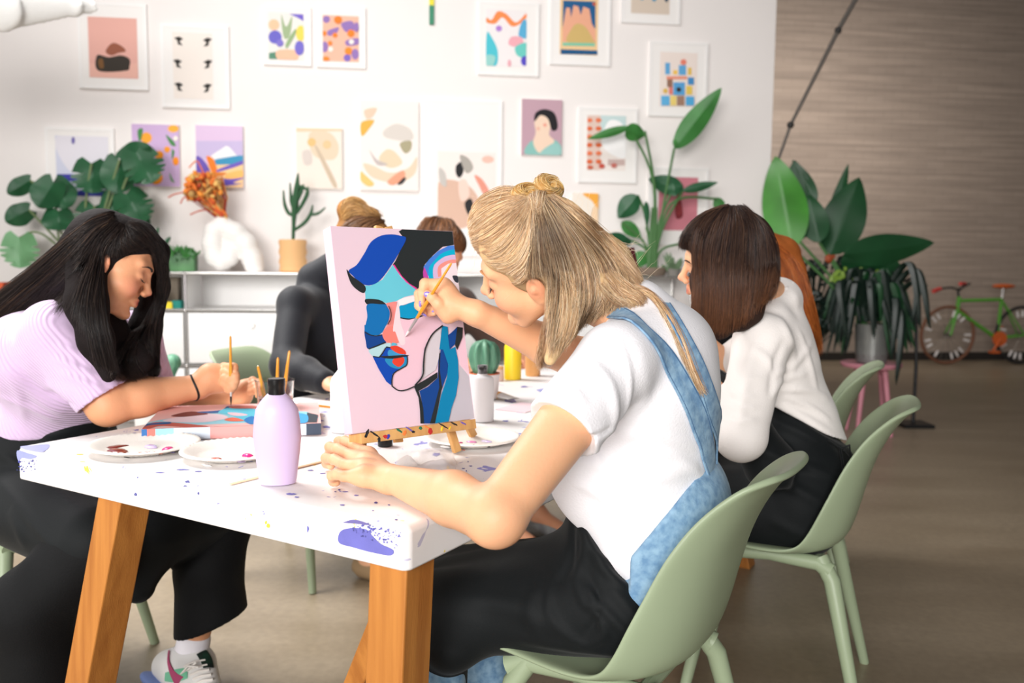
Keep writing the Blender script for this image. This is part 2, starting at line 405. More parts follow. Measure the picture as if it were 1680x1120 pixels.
# ------------------------------------------------------------------ wall pictures
def pm(rgb): return mat('paint_%02x%02x%02x' % tuple(rgb), rgb, .75, spec=.3)
m_frame = mat('white_frame_wood', (240,237,235), .45); m_mount = mat('white_mount_board', (240,236,233), .9); m_cedge = mat('canvas_edge', (236,232,228), .9)
def circ(cx, cy, r, ry=None, n=18): ry = ry or r; return [(cx+r*math.cos(2*PI*i/n), cy+ry*math.sin(2*PI*i/n)) for i in range(n)]
def flat_art(name, bg, rect, shapes, to3, n, parent, base_off, step=.0004, edge=None):
    """print with painted shapes. rect: 4 corner points 3d; shapes: (rgb, pts px, smooth) mapped by to3"""
    mats = [pm(bg)]; V = []; F = []; MI = []
    q = [Vector(p)+n*base_off for p in rect]; V += q; F.append((0,1,2,3)); MI.append(0)
    for i, sh in enumerate(shapes):
        col, pts = sh[0], sh[1]; sm = sh[2] if len(sh) > 2 else False
        if sm: pts = [(v.x, v.y) for v in catmull([Vector((a[0],a[1],0)) for a in pts], 6, True)]
        m = pm(col); 
        if m not in mats: mats.append(m)
        b0 = len(V); 
        V += [to3(x, y)+n*(base_off+step*(i+1)) for x, y in pts]; F.append(tuple(range(b0, len(V)))); MI.append(mats.index(m))
    me = mesh(V, F, name, MI); me.validate()
    # face the viewer
    bm = bmesh.new(); bm.from_mesh(me)
    for f in bm.faces:
        f.normal_update()
        if f.normal.dot(n) < 0: f.normal_flip()
    bmesh.ops.triangulate(bm, faces=[f for f in bm.faces if len(f.verts) > 4], ngon_method='BEAUTY'); bm.to_mesh(me); bm.free()
    return link(name, me, mats, parent, smooth=False)
def wrect(x0, y0, x1, y1):
    """true rectangle on the wall from its px extent"""
    u0 = (wall_uv(on_wall(x0, (y0+y1)/2))[0]); u1 = wall_uv(on_wall(x1, (y0+y1)/2))[0]; xm = (x0+x1)/2
    z1 = on_wall(xm, y0).z; z0 = on_wall(xm, y1).z; return u0, z0, u1, z1
def wp(u, z, off=0.): return W0+WD*u+WN*off+Vector((0,0,z))
def picture(label, pr, bg, shapes, fr=None, border=.02, depth=.02):
    u0, z0, u1, z1 = wrect(*pr); cu, cz = (u0+u1)/2, (z0+z1)/2
    root = empty('framed_picture' if fr else 'canvas_picture', wp(cu, cz), WA, label, 'picture', 'pictures on the white wall')
    if fr:
        a0, b0, a1, b1 = wrect(*fr); b = MB(); c = lambda u, z: wp(u, z, depth/2)
        for (u, z, hu, hz) in ((a0+border/2,(b0+b1)/2,border/2,(b1-b0)/2),(a1-border/2,(b0+b1)/2,border/2,(b1-b0)/2),((a0+a1)/2,b0+border/2,(a1-a0)/2-border,border/2),((a0+a1)/2,b1-border/2,(a1-a0)/2-border,border/2)):
            b.box(c(u, z), (hu, depth/2, hz), RW)
        b.build('frame', m_frame, root, smooth=False)
        b = MB(); b.box(wp((a0+a1)/2,(b0+b1)/2,.009), ((a1-a0)/2-border*.9, .008, (b1-b0)/2-border*.9), RW); b.build('mount', m_mount, root, smooth=False)
        off = .0185
    else:
        b = MB(); b.box(wp(cu, cz, .0125), ((u1-u0)/2, .0115, (z1-z0)/2), RW); b.build('stretched_canvas', m_cedge, root, smooth=False); off = .0245
    R = [wp(u0,z0), wp(u1,z0), wp(u1,z1), wp(u0,z1)]
    def to3(x, y):
        u, z = wall_uv(on_wall(x, y)); return wp(min(max(u,u0),u1), min(max(z,z0),z1))
    flat_art('print', bg, R, shapes, to3, WN, root, off); return root
C = circ
picture('framed print of a black bowl and rust plume on pink ground', (147,30,227,129), (226,172,160), [((232,180,165),[(148,105),(227,105),(227,129),(148,129)]),((58,52,46),[(161,92),(180,95),(200,92),(214,98),(214,110),(208,117),(163,117)],1),((150,90,70),[(175,85),(186,72),(200,76),(208,85),(196,88),(184,92)],1),((120,84,50),[(163,100),(170,98),(172,112),(165,112)],1)], (130,6,243,147))
def bm_(x, y, s, f=1): return ((52,50,48),[(x-8*f,y-5),(x,y-7),(x+7*f,y-3),(x+1*f,y+1),(x+6*f,y+8),(x-2*f,y+6),(x-3*f,y)],0)
picture('framed print of six small black figures on cream paper', (285,55,350,163), (238,228,220), [bm_(295,68,1),bm_(341,70,1,-1),bm_(293,105,1),bm_(342,106,1,-1),bm_(295,143,1),bm_(341,145,1,-1)], (266,42,377,178))
picture('framed print of blue and yellow flowers on pale ground', (441,22,499,99), (232,228,222), [((160,180,140),[(462,25),(470,45),(480,28),(476,60),(466,62)],1),((110,104,196),C(452,62,11)),((118,100,200),[(475,24),(498,25),(499,36),(488,30)]),((246,214,96),C(494,56,8,13)),((248,196,160),C(450,42,9)),((92,140,116),[(442,88),(456,86),(456,98),(442,98)]),((246,190,160),[(456,84),(486,84),(488,99),(458,99)],1),((120,110,200),C(492,80,8,12)),((150,176,130),[(470,72),(484,50),(486,56),(472,80)],1),((130,118,200),C(460,72,6))], (433,12,511,108), .012)
picture('framed print of oranges and purple leaves on peach ground', (530,27,589,102), (236,184,160), [((148,118,180),C(536,33,6)),((148,118,180),[(560,40),(578,36),(582,50),(568,54)],1),((148,118,180),[(538,52),(556,46),(552,56),(540,60)],1),((148,118,180),C(533,78,6,9)),((148,118,180),C(583,90,6,9)),((130,106,190),C(570,96,6)),((148,118,180),[(568,68),(588,64),(588,74),(570,76)],1),((244,236,226),C(543,82,4)),((244,236,226),C(577,70,4)),((228,128,50),C(555,34,6.5)),((240,132,48),C(576,56,6)),((240,132,48),C(550,59,4)),((240,132,48),C(532,56,4)),((240,132,48),C(542,72,3.5)),((248,140,50),C(572,85,6)),((244,136,50),C(535,98,6,4)),((150,118,180),C(585,46,4,8))], (520,12,600,112), .012)
picture('framed print of orange wave and turquoise shapes', (797,17,863,110), (236,230,230), [((246,140,80),[(798,30),(806,34),(816,20),(830,24),(846,38),(862,24),(862,32),(850,42),(838,44),(824,30),(812,40),(798,38)],1),((80,192,206),[(798,56),(806,62),(816,84),(814,108),(798,109)],1),((176,128,206),C(818,48,5)),((90,170,210),[(863,36),(856,36),(850,58),(858,64),(863,62)],1),((236,170,180),[(838,62),(854,62),(858,72),(848,78),(834,74)],1),((108,200,190),[(845,78),(863,72),(863,95),(848,92)],1),((86,74,190),C(860,101,6,8)),((230,170,180),C(835,105,3,6)),((150,206,200),[(798,92),(812,94),(808,109),(798,109)],1)], (784,4,884,125))
picture('framed print of pink rock towers under blue sky, top of wall', (918,-5,980,91), (236,200,150), [((36,92,140),[(923,2),(976,4),(976,48),(922,48)]),((232,170,140),[(922,48),(928,14),(934,14),(936,30),(940,10),(948,12),(952,26),(956,12),(966,16),(970,40),(976,50),(976,72),(922,70)]),((206,176,112),[(930,70),(936,50),(946,40),(960,46),(972,66),(972,72)],1),((126,196,166),[(922,71),(975,72),(975,77),(922,76)]),((28,84,130),[(919,82),(979,84),(979,91),(919,90)]),((196,96,70),C(974,8,3))], (902,-22,1001,108))
picture('framed print of blue and sand bands cut off by the top edge', (1035,-66,1098,24), (214,198,182), [((150,190,206),[(1036,-66),(1097,-66),(1097,-2),(1036,-6)]),((90,150,180),C(1052,-4,4,6)),((90,150,180),C(1072,-2,4,6)),((60,80,100),C(1092,0,3,5))], (1019,-84,1116,40))
picture('framed print of stacked blue and yellow geometric blocks', (1081,87,1142,176), (236,222,214), [((98,166,214),[(1090,104),(1098,104),(1098,123),(1090,123)]),((230,130,110),C(1120,103,5)),((240,196,90),[(1103,116),(1110,116),(1110,123),(1103,123)]),((98,166,214),[(1112,108),(1124,108),(1124,124),(1112,124)]),((226,190,90),[(1127,112),(1133,112),(1133,124),(1127,124)]),((232,150,126),[(1092,126),(1126,126),(1126,131),(1092,131)]),((150,110,92),[(1093,131),(1102,131),(1102,144),(1093,144)]),((70,140,196),[(1127,128),(1137,128),(1137,140),(1127,140)]),((90,160,212),[(1103,136),(1122,136),(1122,157),(1103,157)]),((48,44,44),C(1112,148,4)),((228,196,92),[(1124,142),(1134,142),(1134,156),(1124,156)]),((222,184,92),C(1090,150,4)),((222,120,110),[(1096,144),(1102,144),(1102,156),(1096,156)]),((98,176,222),[(1083,158),(1097,158),(1097,174),(1083,174)]),((234,208,120),[(1098,158),(1108,158),(1108,174),(1098,174)]),((160,124,106),[(1109,158),(1121,158),(1121,174),(1109,174)]),((84,168,218),[(1123,159),(1137,159),(1137,174),(1123,174)])], (1064,70,1159,192))
picture('framed print of pale sky over deep blue bands, behind monstera', (94,224,180,322), (206,208,226), [((226,222,230),[(94,224),(180,224),(180,280),(120,284)],1),((66,64,160),[(95,286),(130,286),(130,298),(95,297)]),((60,62,156),[(122,316),(150,308),(180,314),(180,322),(122,322)]),((120,110,170),C(122,231,3,6))], (77,210,190,345))
orc = [((250,170,60),C(242,227,9)),((250,180,70),C(286,212,9,6)),((244,150,40),C(263,255,7)),((250,160,50),C(276,246,5)),((250,150,40),C(290,265,5,7)),((248,150,30),C(258,292,11)),((80,140,84),[(228,215),(236,212),(234,228),(230,232)],1),((80,140,84),[(274,222),(286,232),(290,240),(282,238)],1),((80,140,84),[(284,246),(288,250),(284,262)],1),((70,130,80),[(222,292),(236,298),(224,302)],1),((110,160,110),[(280,284),(284,292),(288,300),(282,296)],1),((244,236,226),C(290,228,4))]
picture('unframed lilac canvas painted with oranges and green leaves', (219,205,296,306), (208,178,218), orc)
picture('unframed canvas of a snowy peak over an orange desert', (323,207,400,308), (222,196,226), [((200,186,222),[(323,232),(400,232),(400,262),(323,262)]),((238,238,240),[(345,262),(366,244),(376,241),(390,256),(398,262)],1),((68,150,190),[(352,264),(366,260),(400,256),(400,268),(356,272)],1),((246,206,150),[(323,272),(400,270),(400,308),(323,308)]),((110,90,180),[(323,258),(336,264),(346,284),(323,290)],1),((240,130,50),[(340,258),(352,262),(358,284),(350,284)],1),((116,96,190),[(360,278),(400,264),(400,270),(362,282)],1),((110,90,190),[(350,296),(400,292),(384,300),(398,302),(352,306)],1),((250,190,110),[(375,285),(400,280),(400,291),(372,294)],1),((220,130,60),[(330,284),(372,284),(360,290),(332,294)],1)])
picture('unframed beige canvas of faint dried flowers', (487,211,562,310), (238,226,214), [((232,204,172),[(487,211),(562,211),(562,216),(487,217)]),((226,206,180),[(508,220),(540,218),(556,240),(548,262),(516,256)],1),((230,190,130),C(512,234,7)),((226,196,150),C(537,238,7)),((204,184,160),[(518,244),(524,246),(552,300),(546,304)],1),((216,204,196),[(497,250),(510,248),(512,268),(500,270)],1)])
picture('unframed large abstract canvas of beige and peach swirls', (591,166,687,313), (240,232,226), [((214,206,198),[(630,215),(650,204),(672,212),(678,228),(660,232),(632,226)],1),((224,206,176),[(622,262),(634,246),(648,250),(660,268),(640,276)],1),((232,206,180),[(596,270),(612,272),(640,284),(670,276),(684,258),(680,286),(652,300),(612,292)],1),((240,176,80),[(593,202),(614,198),(606,212),(594,224)],1),((232,200,176),[(598,182),(618,178),(612,192),(602,196)],1),((170,162,132),[(656,236),(674,232),(674,246),(664,252)],1),((234,160,130),[(636,298),(660,280),(664,292),(646,304)],1),((60,56,56),[(652,303),(662,292),(666,294),(660,302)],1),((238,196,120),[(592,282),(600,288),(614,302),(604,306),(592,296)],1),((196,184,180),[(606,246),(618,262),(636,270),(618,270)],1)])
picture('framed abstract print of black and salmon shapes on cream', (718,250,812,376), (238,228,222), [((216,180,160),[(719,300),(770,306),(790,350),(760,374),(719,374)],1),((40,40,42),[(748,272),(758,266),(760,282),(754,292),(748,286)],1),((170,164,156),[(754,256),(768,260),(776,276),(764,284)],1),((232,190,174),C(800,262,10,6)),((226,150,130),[(778,288),(790,294),(802,314),(796,324),(786,306)],1),((44,44,46),[(762,334),(772,326),(776,340),(768,352)],1),((196,190,184),[(720,276),(730,284),(732,306),(722,300)],1),((236,206,192),[(752,300),(764,296),(770,320),(756,330)],1)], (692,164,823,420))
picture('unframed portrait print of a black haired woman on mauve', (855,164,921,255), (190,156,168), [((136,188,180),[(862,254),(868,234),(880,232),(890,240),(906,230),(918,238),(920,255)],1),((236,208,186),[(878,218),(876,200),(884,186),(896,190),(902,206),(900,222),(908,234),(886,252),(874,236)],1),((34,32,36),[(876,200),(878,186),(892,180),(908,186),(914,204),(912,214),(904,214),(898,196),(886,190)],1),((232,160,140),C(893,206,3)),((230,180,160),C(882,212,3)),((150,196,190),[(884,254),(906,236),(918,242),(919,254)],1)])
picture('framed print of orange lattice and white arch, behind plant', (962,190,1026,280), (236,226,220), [((222,196,184),[(962,190),(984,190),(984,280),(962,280)]),((196,216,216),[(984,190),(1026,190),(1026,222),(984,222)]),((246,244,244),[(990,214),(1000,198),(1018,202),(1026,222),(1026,258),(1006,256),(988,240)],1),((200,176,170),[(996,262),(1024,262),(1024,272),(996,272)])]+[((220,104,60) if i%2 else (228,120,80),C(966+j*15,198+i*13.5,5,3.5)) for i in range(6) for j in range(2)]+[((200,96,70),C(967,275,5,3)),((196,84,70),C(986,273,5,4)),((190,110,100),C(1006,272,5,4))], (948,177,1044,300))
picture('small print with orange corner behind the blonde head', (938,317,980,402), (238,228,216), [((240,170,70),[(955,318),(980,318),(980,345),(970,330)],1),((238,206,170),[(970,345),(980,345),(980,401),(966,401)],1)])
picture('framed print of a dark red bottle on rose ground', (1079,291,1143,378), (206,128,140), [((130,50,56),[(1106,338),(1110,318),(1114,318),(1118,340),(1118,356),(1108,358)],1),((150,60,64),C(1112,344,6,9))], (1062,275,1160,402))
# striped hanging strip at the top of the wall
b = MB(); b.M = Matrix.Translation(wp(wall_uv(on_wall(708, 18))[0], 0, .012)) @ RW.to_4x4()
zt, zm, zb = on_wall(708,-40).z, on_wall(708,10).z, on_wall(708,41).z
b.box((0,0,(zt+zm)/2), (.016,.006,(zt-zm)/2)); b.cur = 1; b.box((0,0,(zm+zb)/2), (.016,.006,(zm-zb)/2))
tag(b.build('wall_banner', [pm((232,220,70)), pm((70,140,110))], smooth=False), 'narrow yellow and green strip hanging at top of wall', 'banner')
# ------------------------------------------------------------------ lights
def area(name, loc, target, size, power, col=(1,1,1), spread=180):
    l = bpy.data.lights.new(name, 'AREA'); l.shape = 'RECTANGLE'; l.size, l.size_y = size; l.energy = power; l.color = col; l.spread = math.radians(spread)
    o = bpy.data.objects.new(name, l); COL.objects.link(o); o.location = loc; o.rotation_euler = (Vector(target)-Vector(loc)).to_track_quat('-Z', 'Y').to_euler(); return o
area('window_or_fill_light', (-4.4,.3,1.9), (-.4,2.4,.6), (3.2,2.6), 42, (1,.985,.965), 120)
area('window_or_fill_light', (-2.3,3.3,3.2), (-.9,2.7,0), (1.8,1.4), 62, (1,.985,.965), 90)  # added fill lamp brightening the floor at left, no window here
area('window_or_fill_light', (-1.8,-4.6,2.5), (-.5,3,1.1), (4,2.4), 150, (1,.975,.95), 76)
area('wall_fill_light', (-1.2,2.9,4.0), (-.4,6.0,1.3), (3.4,1.4), 46, (1,.99,.98), 120)  # added lamp that brightens the white wall, no roof opening above
area('wall_fill_light', (2.6,7.6,3.9), (3.2,10.6,2.4), (3.0,1.0), 64, (1,.95,.90), 100)  # added lamp that lifts the brick wall, not an actual roof light
w = bpy.data.worlds.new('world'); scene.world = w; w.use_nodes = True; bg = w.node_tree.nodes['Background']; bg.inputs[0].default_value = (1,.97,.95,1); bg.inputs[1].default_value = .15
scene.view_settings.view_transform = 'Standard'; scene.view_settings.look = 'None'; scene.view_settings.exposure = -.16; scene.view_settings.gamma = 1
try: scene.view_settings.use_curve_mapping = False
except Exception: pass
scene.cycles.use_denoising = True
# ------------------------------------------------------------------ table
TH = .75
N0 = PZ(668, 866, TH); L0 = PZ(26, 732, TH)
V_ = (L0-N0); TW = V_.length; V_ = V_.normalized(); U_ = Vector((-V_.y, V_.x, 0))*-1
if U_.y < 0: U_ = -U_
TL = 2.25
def tp(u, v, z=0): return N0+U_*u+V_*v+Vector((0,0,z))
RT = Matrix((U_, V_, (0,0,1))).transposed()
print('table', N0, L0, TW, U_)
def cloth_mat():
    m = mat('table_cloth', (240,237,236), .7, bump=.25, bscale=14); nt = m.node_tree; N = nt.nodes; L = nt.links; bs = N['Principled BSDF']
    tc = N.new('ShaderNodeTexCoord')
    last = None; base = N.new('ShaderNodeRGB'); base.outputs[0].default_value = lin((240,237,236)); last = base.outputs[0]
    def layer(col, sc, thr, maskscale, mthr, st=(1,1,1), seed=0):
        nonlocal last
        n = N.new('ShaderNodeTexNoise'); n.inputs['Scale'].default_value = sc; n.inputs['Detail'].default_value = 3; n.inputs['Distortion'].default_value = 1.2
        mp = N.new('ShaderNodeMapping'); mp.inputs['Scale'].default_value = st; mp.inputs['Location'].default_value = (seed, seed*.7, 0); mp.inputs['Rotation'].default_value = (0,0,seed); L.new(tc.outputs['Object'], mp.inputs[0]); L.new(mp.outputs[0], n.inputs[0])
        n2 = N.new('ShaderNodeTexNoise'); n2.inputs['Scale'].default_value = maskscale; L.new(mp.outputs[0], n2.inputs[0])
        a = N.new('ShaderNodeMath'); a.operation = 'GREATER_THAN'; a.inputs[1].default_value = thr; L.new(n.outputs[0], a.inputs[0])
        b2 = N.new('ShaderNodeMath'); b2.operation = 'GREATER_THAN'; b2.inputs[1].default_value = mthr; L.new(n2.outputs[0], b2.inputs[0])
        c = N.new('ShaderNodeMath'); c.operation = 'MULTIPLY'; L.new(a.outputs[0], c.inputs[0]); L.new(b2.outputs[0], c.inputs[1])
        mx = N.new('ShaderNodeMix'); mx.data_type = 'RGBA'; L.new(c.outputs[0], mx.inputs['Factor']); L.new(last, mx.inputs['A']); mx.inputs['B'].default_value = lin(col); last = mx.outputs['Result']
    layer((108,108,190), 24, .68, 5, .52, (1,1,1), 1.3)
    layer((150,150,214), 17, .70, 4, .5, (1,1,1), 4.1)
    layer((238,214,90), 20, .71, 4, .54, (.6,1.6,1), 7.7)
    layer((196,192,214), 9, .69, 3, .5, (1,1,1), 2.2)
    L.new(last, bs.inputs['Base Color']); return m
table = empty('work_table', tp(TL/2, TW/2, -TH), 0, 'long timber trestle table covered with paint splashed white cloth', 'table')
# cloth covered top: rounded slab
hx, hy = TL/2, TW/2
def rrect(ins, z, r=.016, n=5):
    o = []; rr = max(.004, r-ins)
    for cx_i, cy_i, a0 in ((1,1,0),(-1,1,PI/2),(-1,-1,PI),(1,-1,PI*1.5)):
        for k in range(n+1): a = a0+PI/2*k/n; o.append((cx_i*(hx-ins-rr)+rr*math.cos(a), cy_i*(hy-ins-rr)+rr*math.sin(a), z))
    return o
RB_ = .013; lev = [(.006,-.074),(.001,-.0725),(0,-.069)]+[(RB_*(1-math.cos(t)), -RB_+RB_*math.sin(t)) for t in [i*PI/10 for i in range(6)]]
V = []; F = []
for ins, z in lev: V += rrect(ins, z)
K_ = len(V)//len(lev)
for i in range(len(lev)-1):
    for k in range(K_): F.append((i*K_+k, i*K_+(k+1)%K_, (i+1)*K_+(k+1)%K_, (i+1)*K_+k))
F.append(tuple(range(K_-1,-1,-1))); F.append(tuple((len(lev)-1)*K_+k for k in range(K_)))
me = mesh(V, F, 'cloth'); me.transform(Matrix.Translation(tp(hx, hy, 0)) @ RT.to_4x4())
bm = bmesh.new(); bm.from_mesh(me); bmesh.ops.recalc_face_normals(bm, faces=bm.faces[:]); bm.to_mesh(me); bm.free()
cloth = link('tabletop', me, cloth_mat(), table); wn_ = cloth.modifiers.new('w','WEIGHTED_NORMAL'); wn_.weight = 100
m_leg = mat('honey_pine', (168,104,44), .5, rgb2=(192,126,58), vscale=3, stretch=(14,14,.8), bump=.15, bscale=30, detail=5)
def beam(a, b_, w, d, R, name, parent, m):
    a, b_ = Vector(a), Vector(b_); q = MB(); x, y = R.col[0], R.col[1]
    vs = []
    for p in (a, b_):
        for sx, sy in ((-1,-1),(1,-1),(1,1),(-1,1)): vs.append(p+x*sx*w/2+y*sy*d/2)
    q.add(vs, [(3,2,1,0),(4,5,6,7)]+[(i,(i+1)%4,4+(i+1)%4,4+i) for i in range(4)])
    o = q.build(name, m, parent, smooth=False); bv = o.modifiers.new('b','BEVEL'); bv.width = .003; bv.segments = 2; return o
zt = -.073
def leg(u, v, du, dv, nm='leg', w=.078):
    return beam(tp(u, v, zt), tp(u+du, v+dv, -TH), w, w, RT, nm, table, m_leg)
leg(.055, .052, .0, .035)          # near right
leg(.075, TW-.285, -.035, .175)       # near left, splayed
leg(TL-.06, .24, .03, -.18); leg(TL-.06, TW-.24, .03, .18)
beam(P(640,1000,1.40), P(560,1190,1.62), .045, .045, RT, 'brace', table, m_leg)
beam(tp(TL-.06,.26,-.11), tp(TL-.06,TW-.26,-.11), .05, .07, RT, 'crossbar', table, m_leg)
# paint blots traced on the cloth (part of the cloth's pattern)
def blots():
    V = []; F = []; MI = []; mats = [mat('lavender_paint', (112,112,190), .5, var=.08, vscale=30), mat('pale_blue_paint', (158,164,222), .5, var=.06, vscale=30), mat('yellow_paint', (240,206,70), .5), mat('navy_speck_paint', (70,76,160), .5)]
    def poly(pts, mi): b0 = len(V); V.extend(pts); F.append(tuple(range(b0, len(V)))); MI.append(mi)
    nf = -U_   # near end face normal
    def face(px, py): 
        return on_plane(px, py, N0+nf*.0012, nf)
    def top(px, py): return PZ(px, py, TH+.0008)
    rg = random.Random(3)
    def sm(p, n=5): return [(v.x,v.y) for v in catmull([Vector((a,b,0)) for a,b in p], n, True)]
    poly([face(x,y) for x,y in sm([(558,872),(575,866),(600,868),(612,880),(625,892),(645,902),(640,911),(610,906),(580,898),(556,890)],5)], 0)
    poly([top(x,y) for x,y in sm([(562,857),(580,852),(600,857),(606,861.5),(590,859.5),(566,857.6)],4)], 0)
    for i in range(120):
        t = rg.random(); x = 585+75*t+rg.uniform(-8,8); y = 860+28*t+rg.uniform(-12,14); r = rg.uniform(.5,2.4)*(1.2-t*.5)
        yb = 868+(x-668)*.215
        f = face if y > yb+5 else (top if y < yb-5 else None)
        if f is None: continue
        poly([f(x+r*math.cos(a)*rg.uniform(.5,1.3), y+r*math.sin(a)*rg.uniform(.5,1.3)) for a in [j*PI/3.5 for j in range(7)]], 0)
    poly([top(x,y) for x,y in sm([(34,732),(55,730),(80,728.5),(78,736),(66,741),(40,737)],4)], 1)
    poly([face(x,y) for x,y in sm([(28,739),(45,743),(60,748),(50,753),(36,751),(30,756)],4)], 1)
    for i in range(60):
        x = rg.uniform(28,60); y = rg.uniform(752,774); r = rg.uniform(.4,1.6); 
        if y > 774-(0) + (x-26)*.2 or rg.random() < (x-28)/50: continue
        poly([face(x+r*math.cos(a), y+r*math.sin(a)*rg.uniform(.6,1.3)) for a in [j*PI/3 for j in range(6)]], 3)
    for (x,y,rx,ry,mi,k) in [(222,811,3,4,3,0),(308,790,5,3,3,0),(304,797,4,1.5,3,0),(326,809,2,3,3,0),(325,797,1.2,1.2,3,0),(226,783,1.5,1.5,3,0),(358,826,3,1,0,0),(505,868,1.5,6,0,1),(440,862,4,4,2,1),(436,857,2,3,2,1),(487,815,5,1.2,0,0),(478,810,8,2,0,0),(556,803,3,1.2,3,0),(550,806,2.5,1,3,0),(566,806,6,1,0,0),(585,812,6,1,0,0),(617,824,4,1.6,3,0),(638,828,2,1,3,0),(562,828,5,1.2,0,0),(612,837,2,1,0,0),(650,852,2.5,1.2,3,0),(740,770,6,2,2,0),(735,767,3,3,2,0),(715,745,7,3.4,0,0),(768,757,1.6,1.4,3,0),(760,768,3,1,3,0),(772,764,3,1,3,0),(765,772,1.4,1.2,3,0),(756,777,1.4,1,3,0),(733,762,5,1,0,0),(516,760,4,3,2,0),(510,771,6,.8,0,0),(530,776,6,.8,0,0),(420,712,12,1,2,0),(352,737,10,1,0,0),(300,770,12,1,0,0),(325,773,8,1,0,0),(262,775,8,1,0,0),(535,700,8,2,0,0),(512,700,3,6,0,0),(525,690,7,2,0,0),(820,650,9,3,1,0),(838,657,12,4,0,0),(890,640,10,4,1,0),(830,690,6,1.5,0,0),(826,711,5,1.5,2,0),(842,742,8,2,1,0),(830,668,6,1.2,2,0),(130,745,9,1,2,0),(136,757,6,1,2,0),(205,716,5,1.5,0,0),(860,634,8,1.5,0,0)]:
        f = face if k else top; n = 9; ph = rg.uniform(0,6)
        poly([f(x+rx*math.cos(2*PI*j/n)*rg.uniform(.5,1.2), y+ry*math.sin(2*PI*j/n)*rg.uniform(.5,1.2)) for j in range(n)], mi)
    me = mesh(V, F, 'blots', MI); bm = bmesh.new(); bm.from_mesh(me); bmesh.ops.triangulate(bm, faces=bm.faces[:]); bm.to_mesh(me); bm.free()
    return link('paint_splashes', me, mats, table, smooth=False)
tag(blots(), kind='stuff')
# ------------------------------------------------------------------ chairs
m_chair = mat('sage_plastic', (152,166,136), .42, var=.02, vscale=4, spec=.45)
def chair_shell():
    prof = [(-.235,.452),(-.19,.452),(-.10,.447),(.0,.440),(.09,.436),(.15,.445),(.185,.475),(.205,.53),(.222,.60),(.245,.68),(.278,.75),(.316,.803),(.346,.824)]
    rim = [(-.235,.450),(-.19,.458),(-.11,.455),(-.03,.450),(.03,.453),(.07,.470),(.095,.505),(.118,.555),(.145,.615),(.178,.685),(.222,.75),(.280,.802),(.330,.824)]
    Q_ = catmull([Vector((x,0,z)) for x,z in rim], 3)
    P_ = catmull([Vector((x,0,z)) for x,z in prof], 3); n = len(P_)
    wk = [(0,.195),(.25,.222),(.45,.235),(.6,.232),(.75,.208),(.88,.172),(.95,.150),(1,.115)]
    V = []; F = []; S = 16
    for i, p in enumerate(P_):
        t = i/(n-1)
        for a in range(len(wk)-1):
            if wk[a][0] <= t <= wk[a+1][0]: f = (t-wk[a][0])/(wk[a+1][0]-wk[a][0]); w = wk[a][1]*(1-f)+wk[a+1][1]*f; break
        b_ = max(0, min(1, (t-.34)/.36)); b_ = b_*b_*(3-2*b_)       # 0 seat .. 1 back
        ro = .18 if t < .06 else 0
        for j in range(S+1):
            s = -1+2*j/S; c = s*s; c4 = c*c
            w8 = .35*c+.65*c4; x = p.x*(1-w8)+Q_[i].x*w8; z = p.z*(1-w8)+Q_[i].z*w8
            if t < .12: z -= .012*(1-t/.12)
            V.append((x, s*w, z))
    for i in range(n-1):
        for j in range(S): a = i*(S+1)+j; F.append((a, a+1, a+S+2, a+S+1))
    return mesh(V, F, 'shell')
def make_chair():
    root = empty('dining_chair'); tag(root, 'x', 'chair')
    me = chair_shell(); o = link('seat_shell', me, m_chair, root); so = o.modifiers.new('s','SOLIDIFY'); so.thickness = .012; so.offset = 0; ss = o.modifiers.new('u','SUBSURF'); ss.levels = 2; ss.render_levels = 2
    for sx, sy in ((-1,-1),(-1,1),(1,-1),(1,1)):
        b = MB(); top = Vector((.0+sx*.135+.01, sy*.155, .425)); bot = Vector((sx*.225+.02, sy*.235, 0)); mid = top.lerp(bot, .12)
        b.tube([top+Vector((-sx*.02,-sy*.01,.0)), mid, top.lerp(bot,.5), bot], [.021,.021,.0175,.0135], 14); b.build('leg', m_chair, root)
    b = MB()
    for sy in (-1,1): b.tube([(-.15,sy*.158,.40),(-.12,sy*.152,.415),(.0,sy*.15,.418),(.12,sy*.152,.412),(.152,sy*.158,.395)], [.021,.018,.015,.018,.022], 12, flat=1.1)
    for x in (-.1,.12): b.tube([(x,-.15,.415),(x,.15,.415)], .014, 10)
    b.build('seat_frame', m_chair, root); return root
chair0 = make_chair(); first = [True]
def place_chair(loc, facing, label):
    """facing: direction the sitter looks; local -x is forward"""
    o = chair0 if first[0] else copy_tree(chair0); first[0] = False
    o.location = (loc[0], loc[1], 0); o.rotation_euler = (0,0,math.atan2(-facing[1], -facing[0])); o['label'] = label; o['group'] = 'sage chairs around the table'; return o
place_chair((.21, 1.64), (-.86,.51), 'sage plastic chair nearest the camera, under the blonde painter')
place_chair((.74, 2.32), (-.92,.39), 'sage plastic chair under the painter in white shirt')
place_chair((1.02, 3.18), (-.92,.39), 'sage plastic chair under the painter with orange hair')
place_chair((-1.38, 2.42), (.87,-.5), 'sage plastic chair under the painter in lilac top')
place_chair((-.80, 3.22), (.93,-.37), 'sage plastic chair under the painter in black long sleeves')
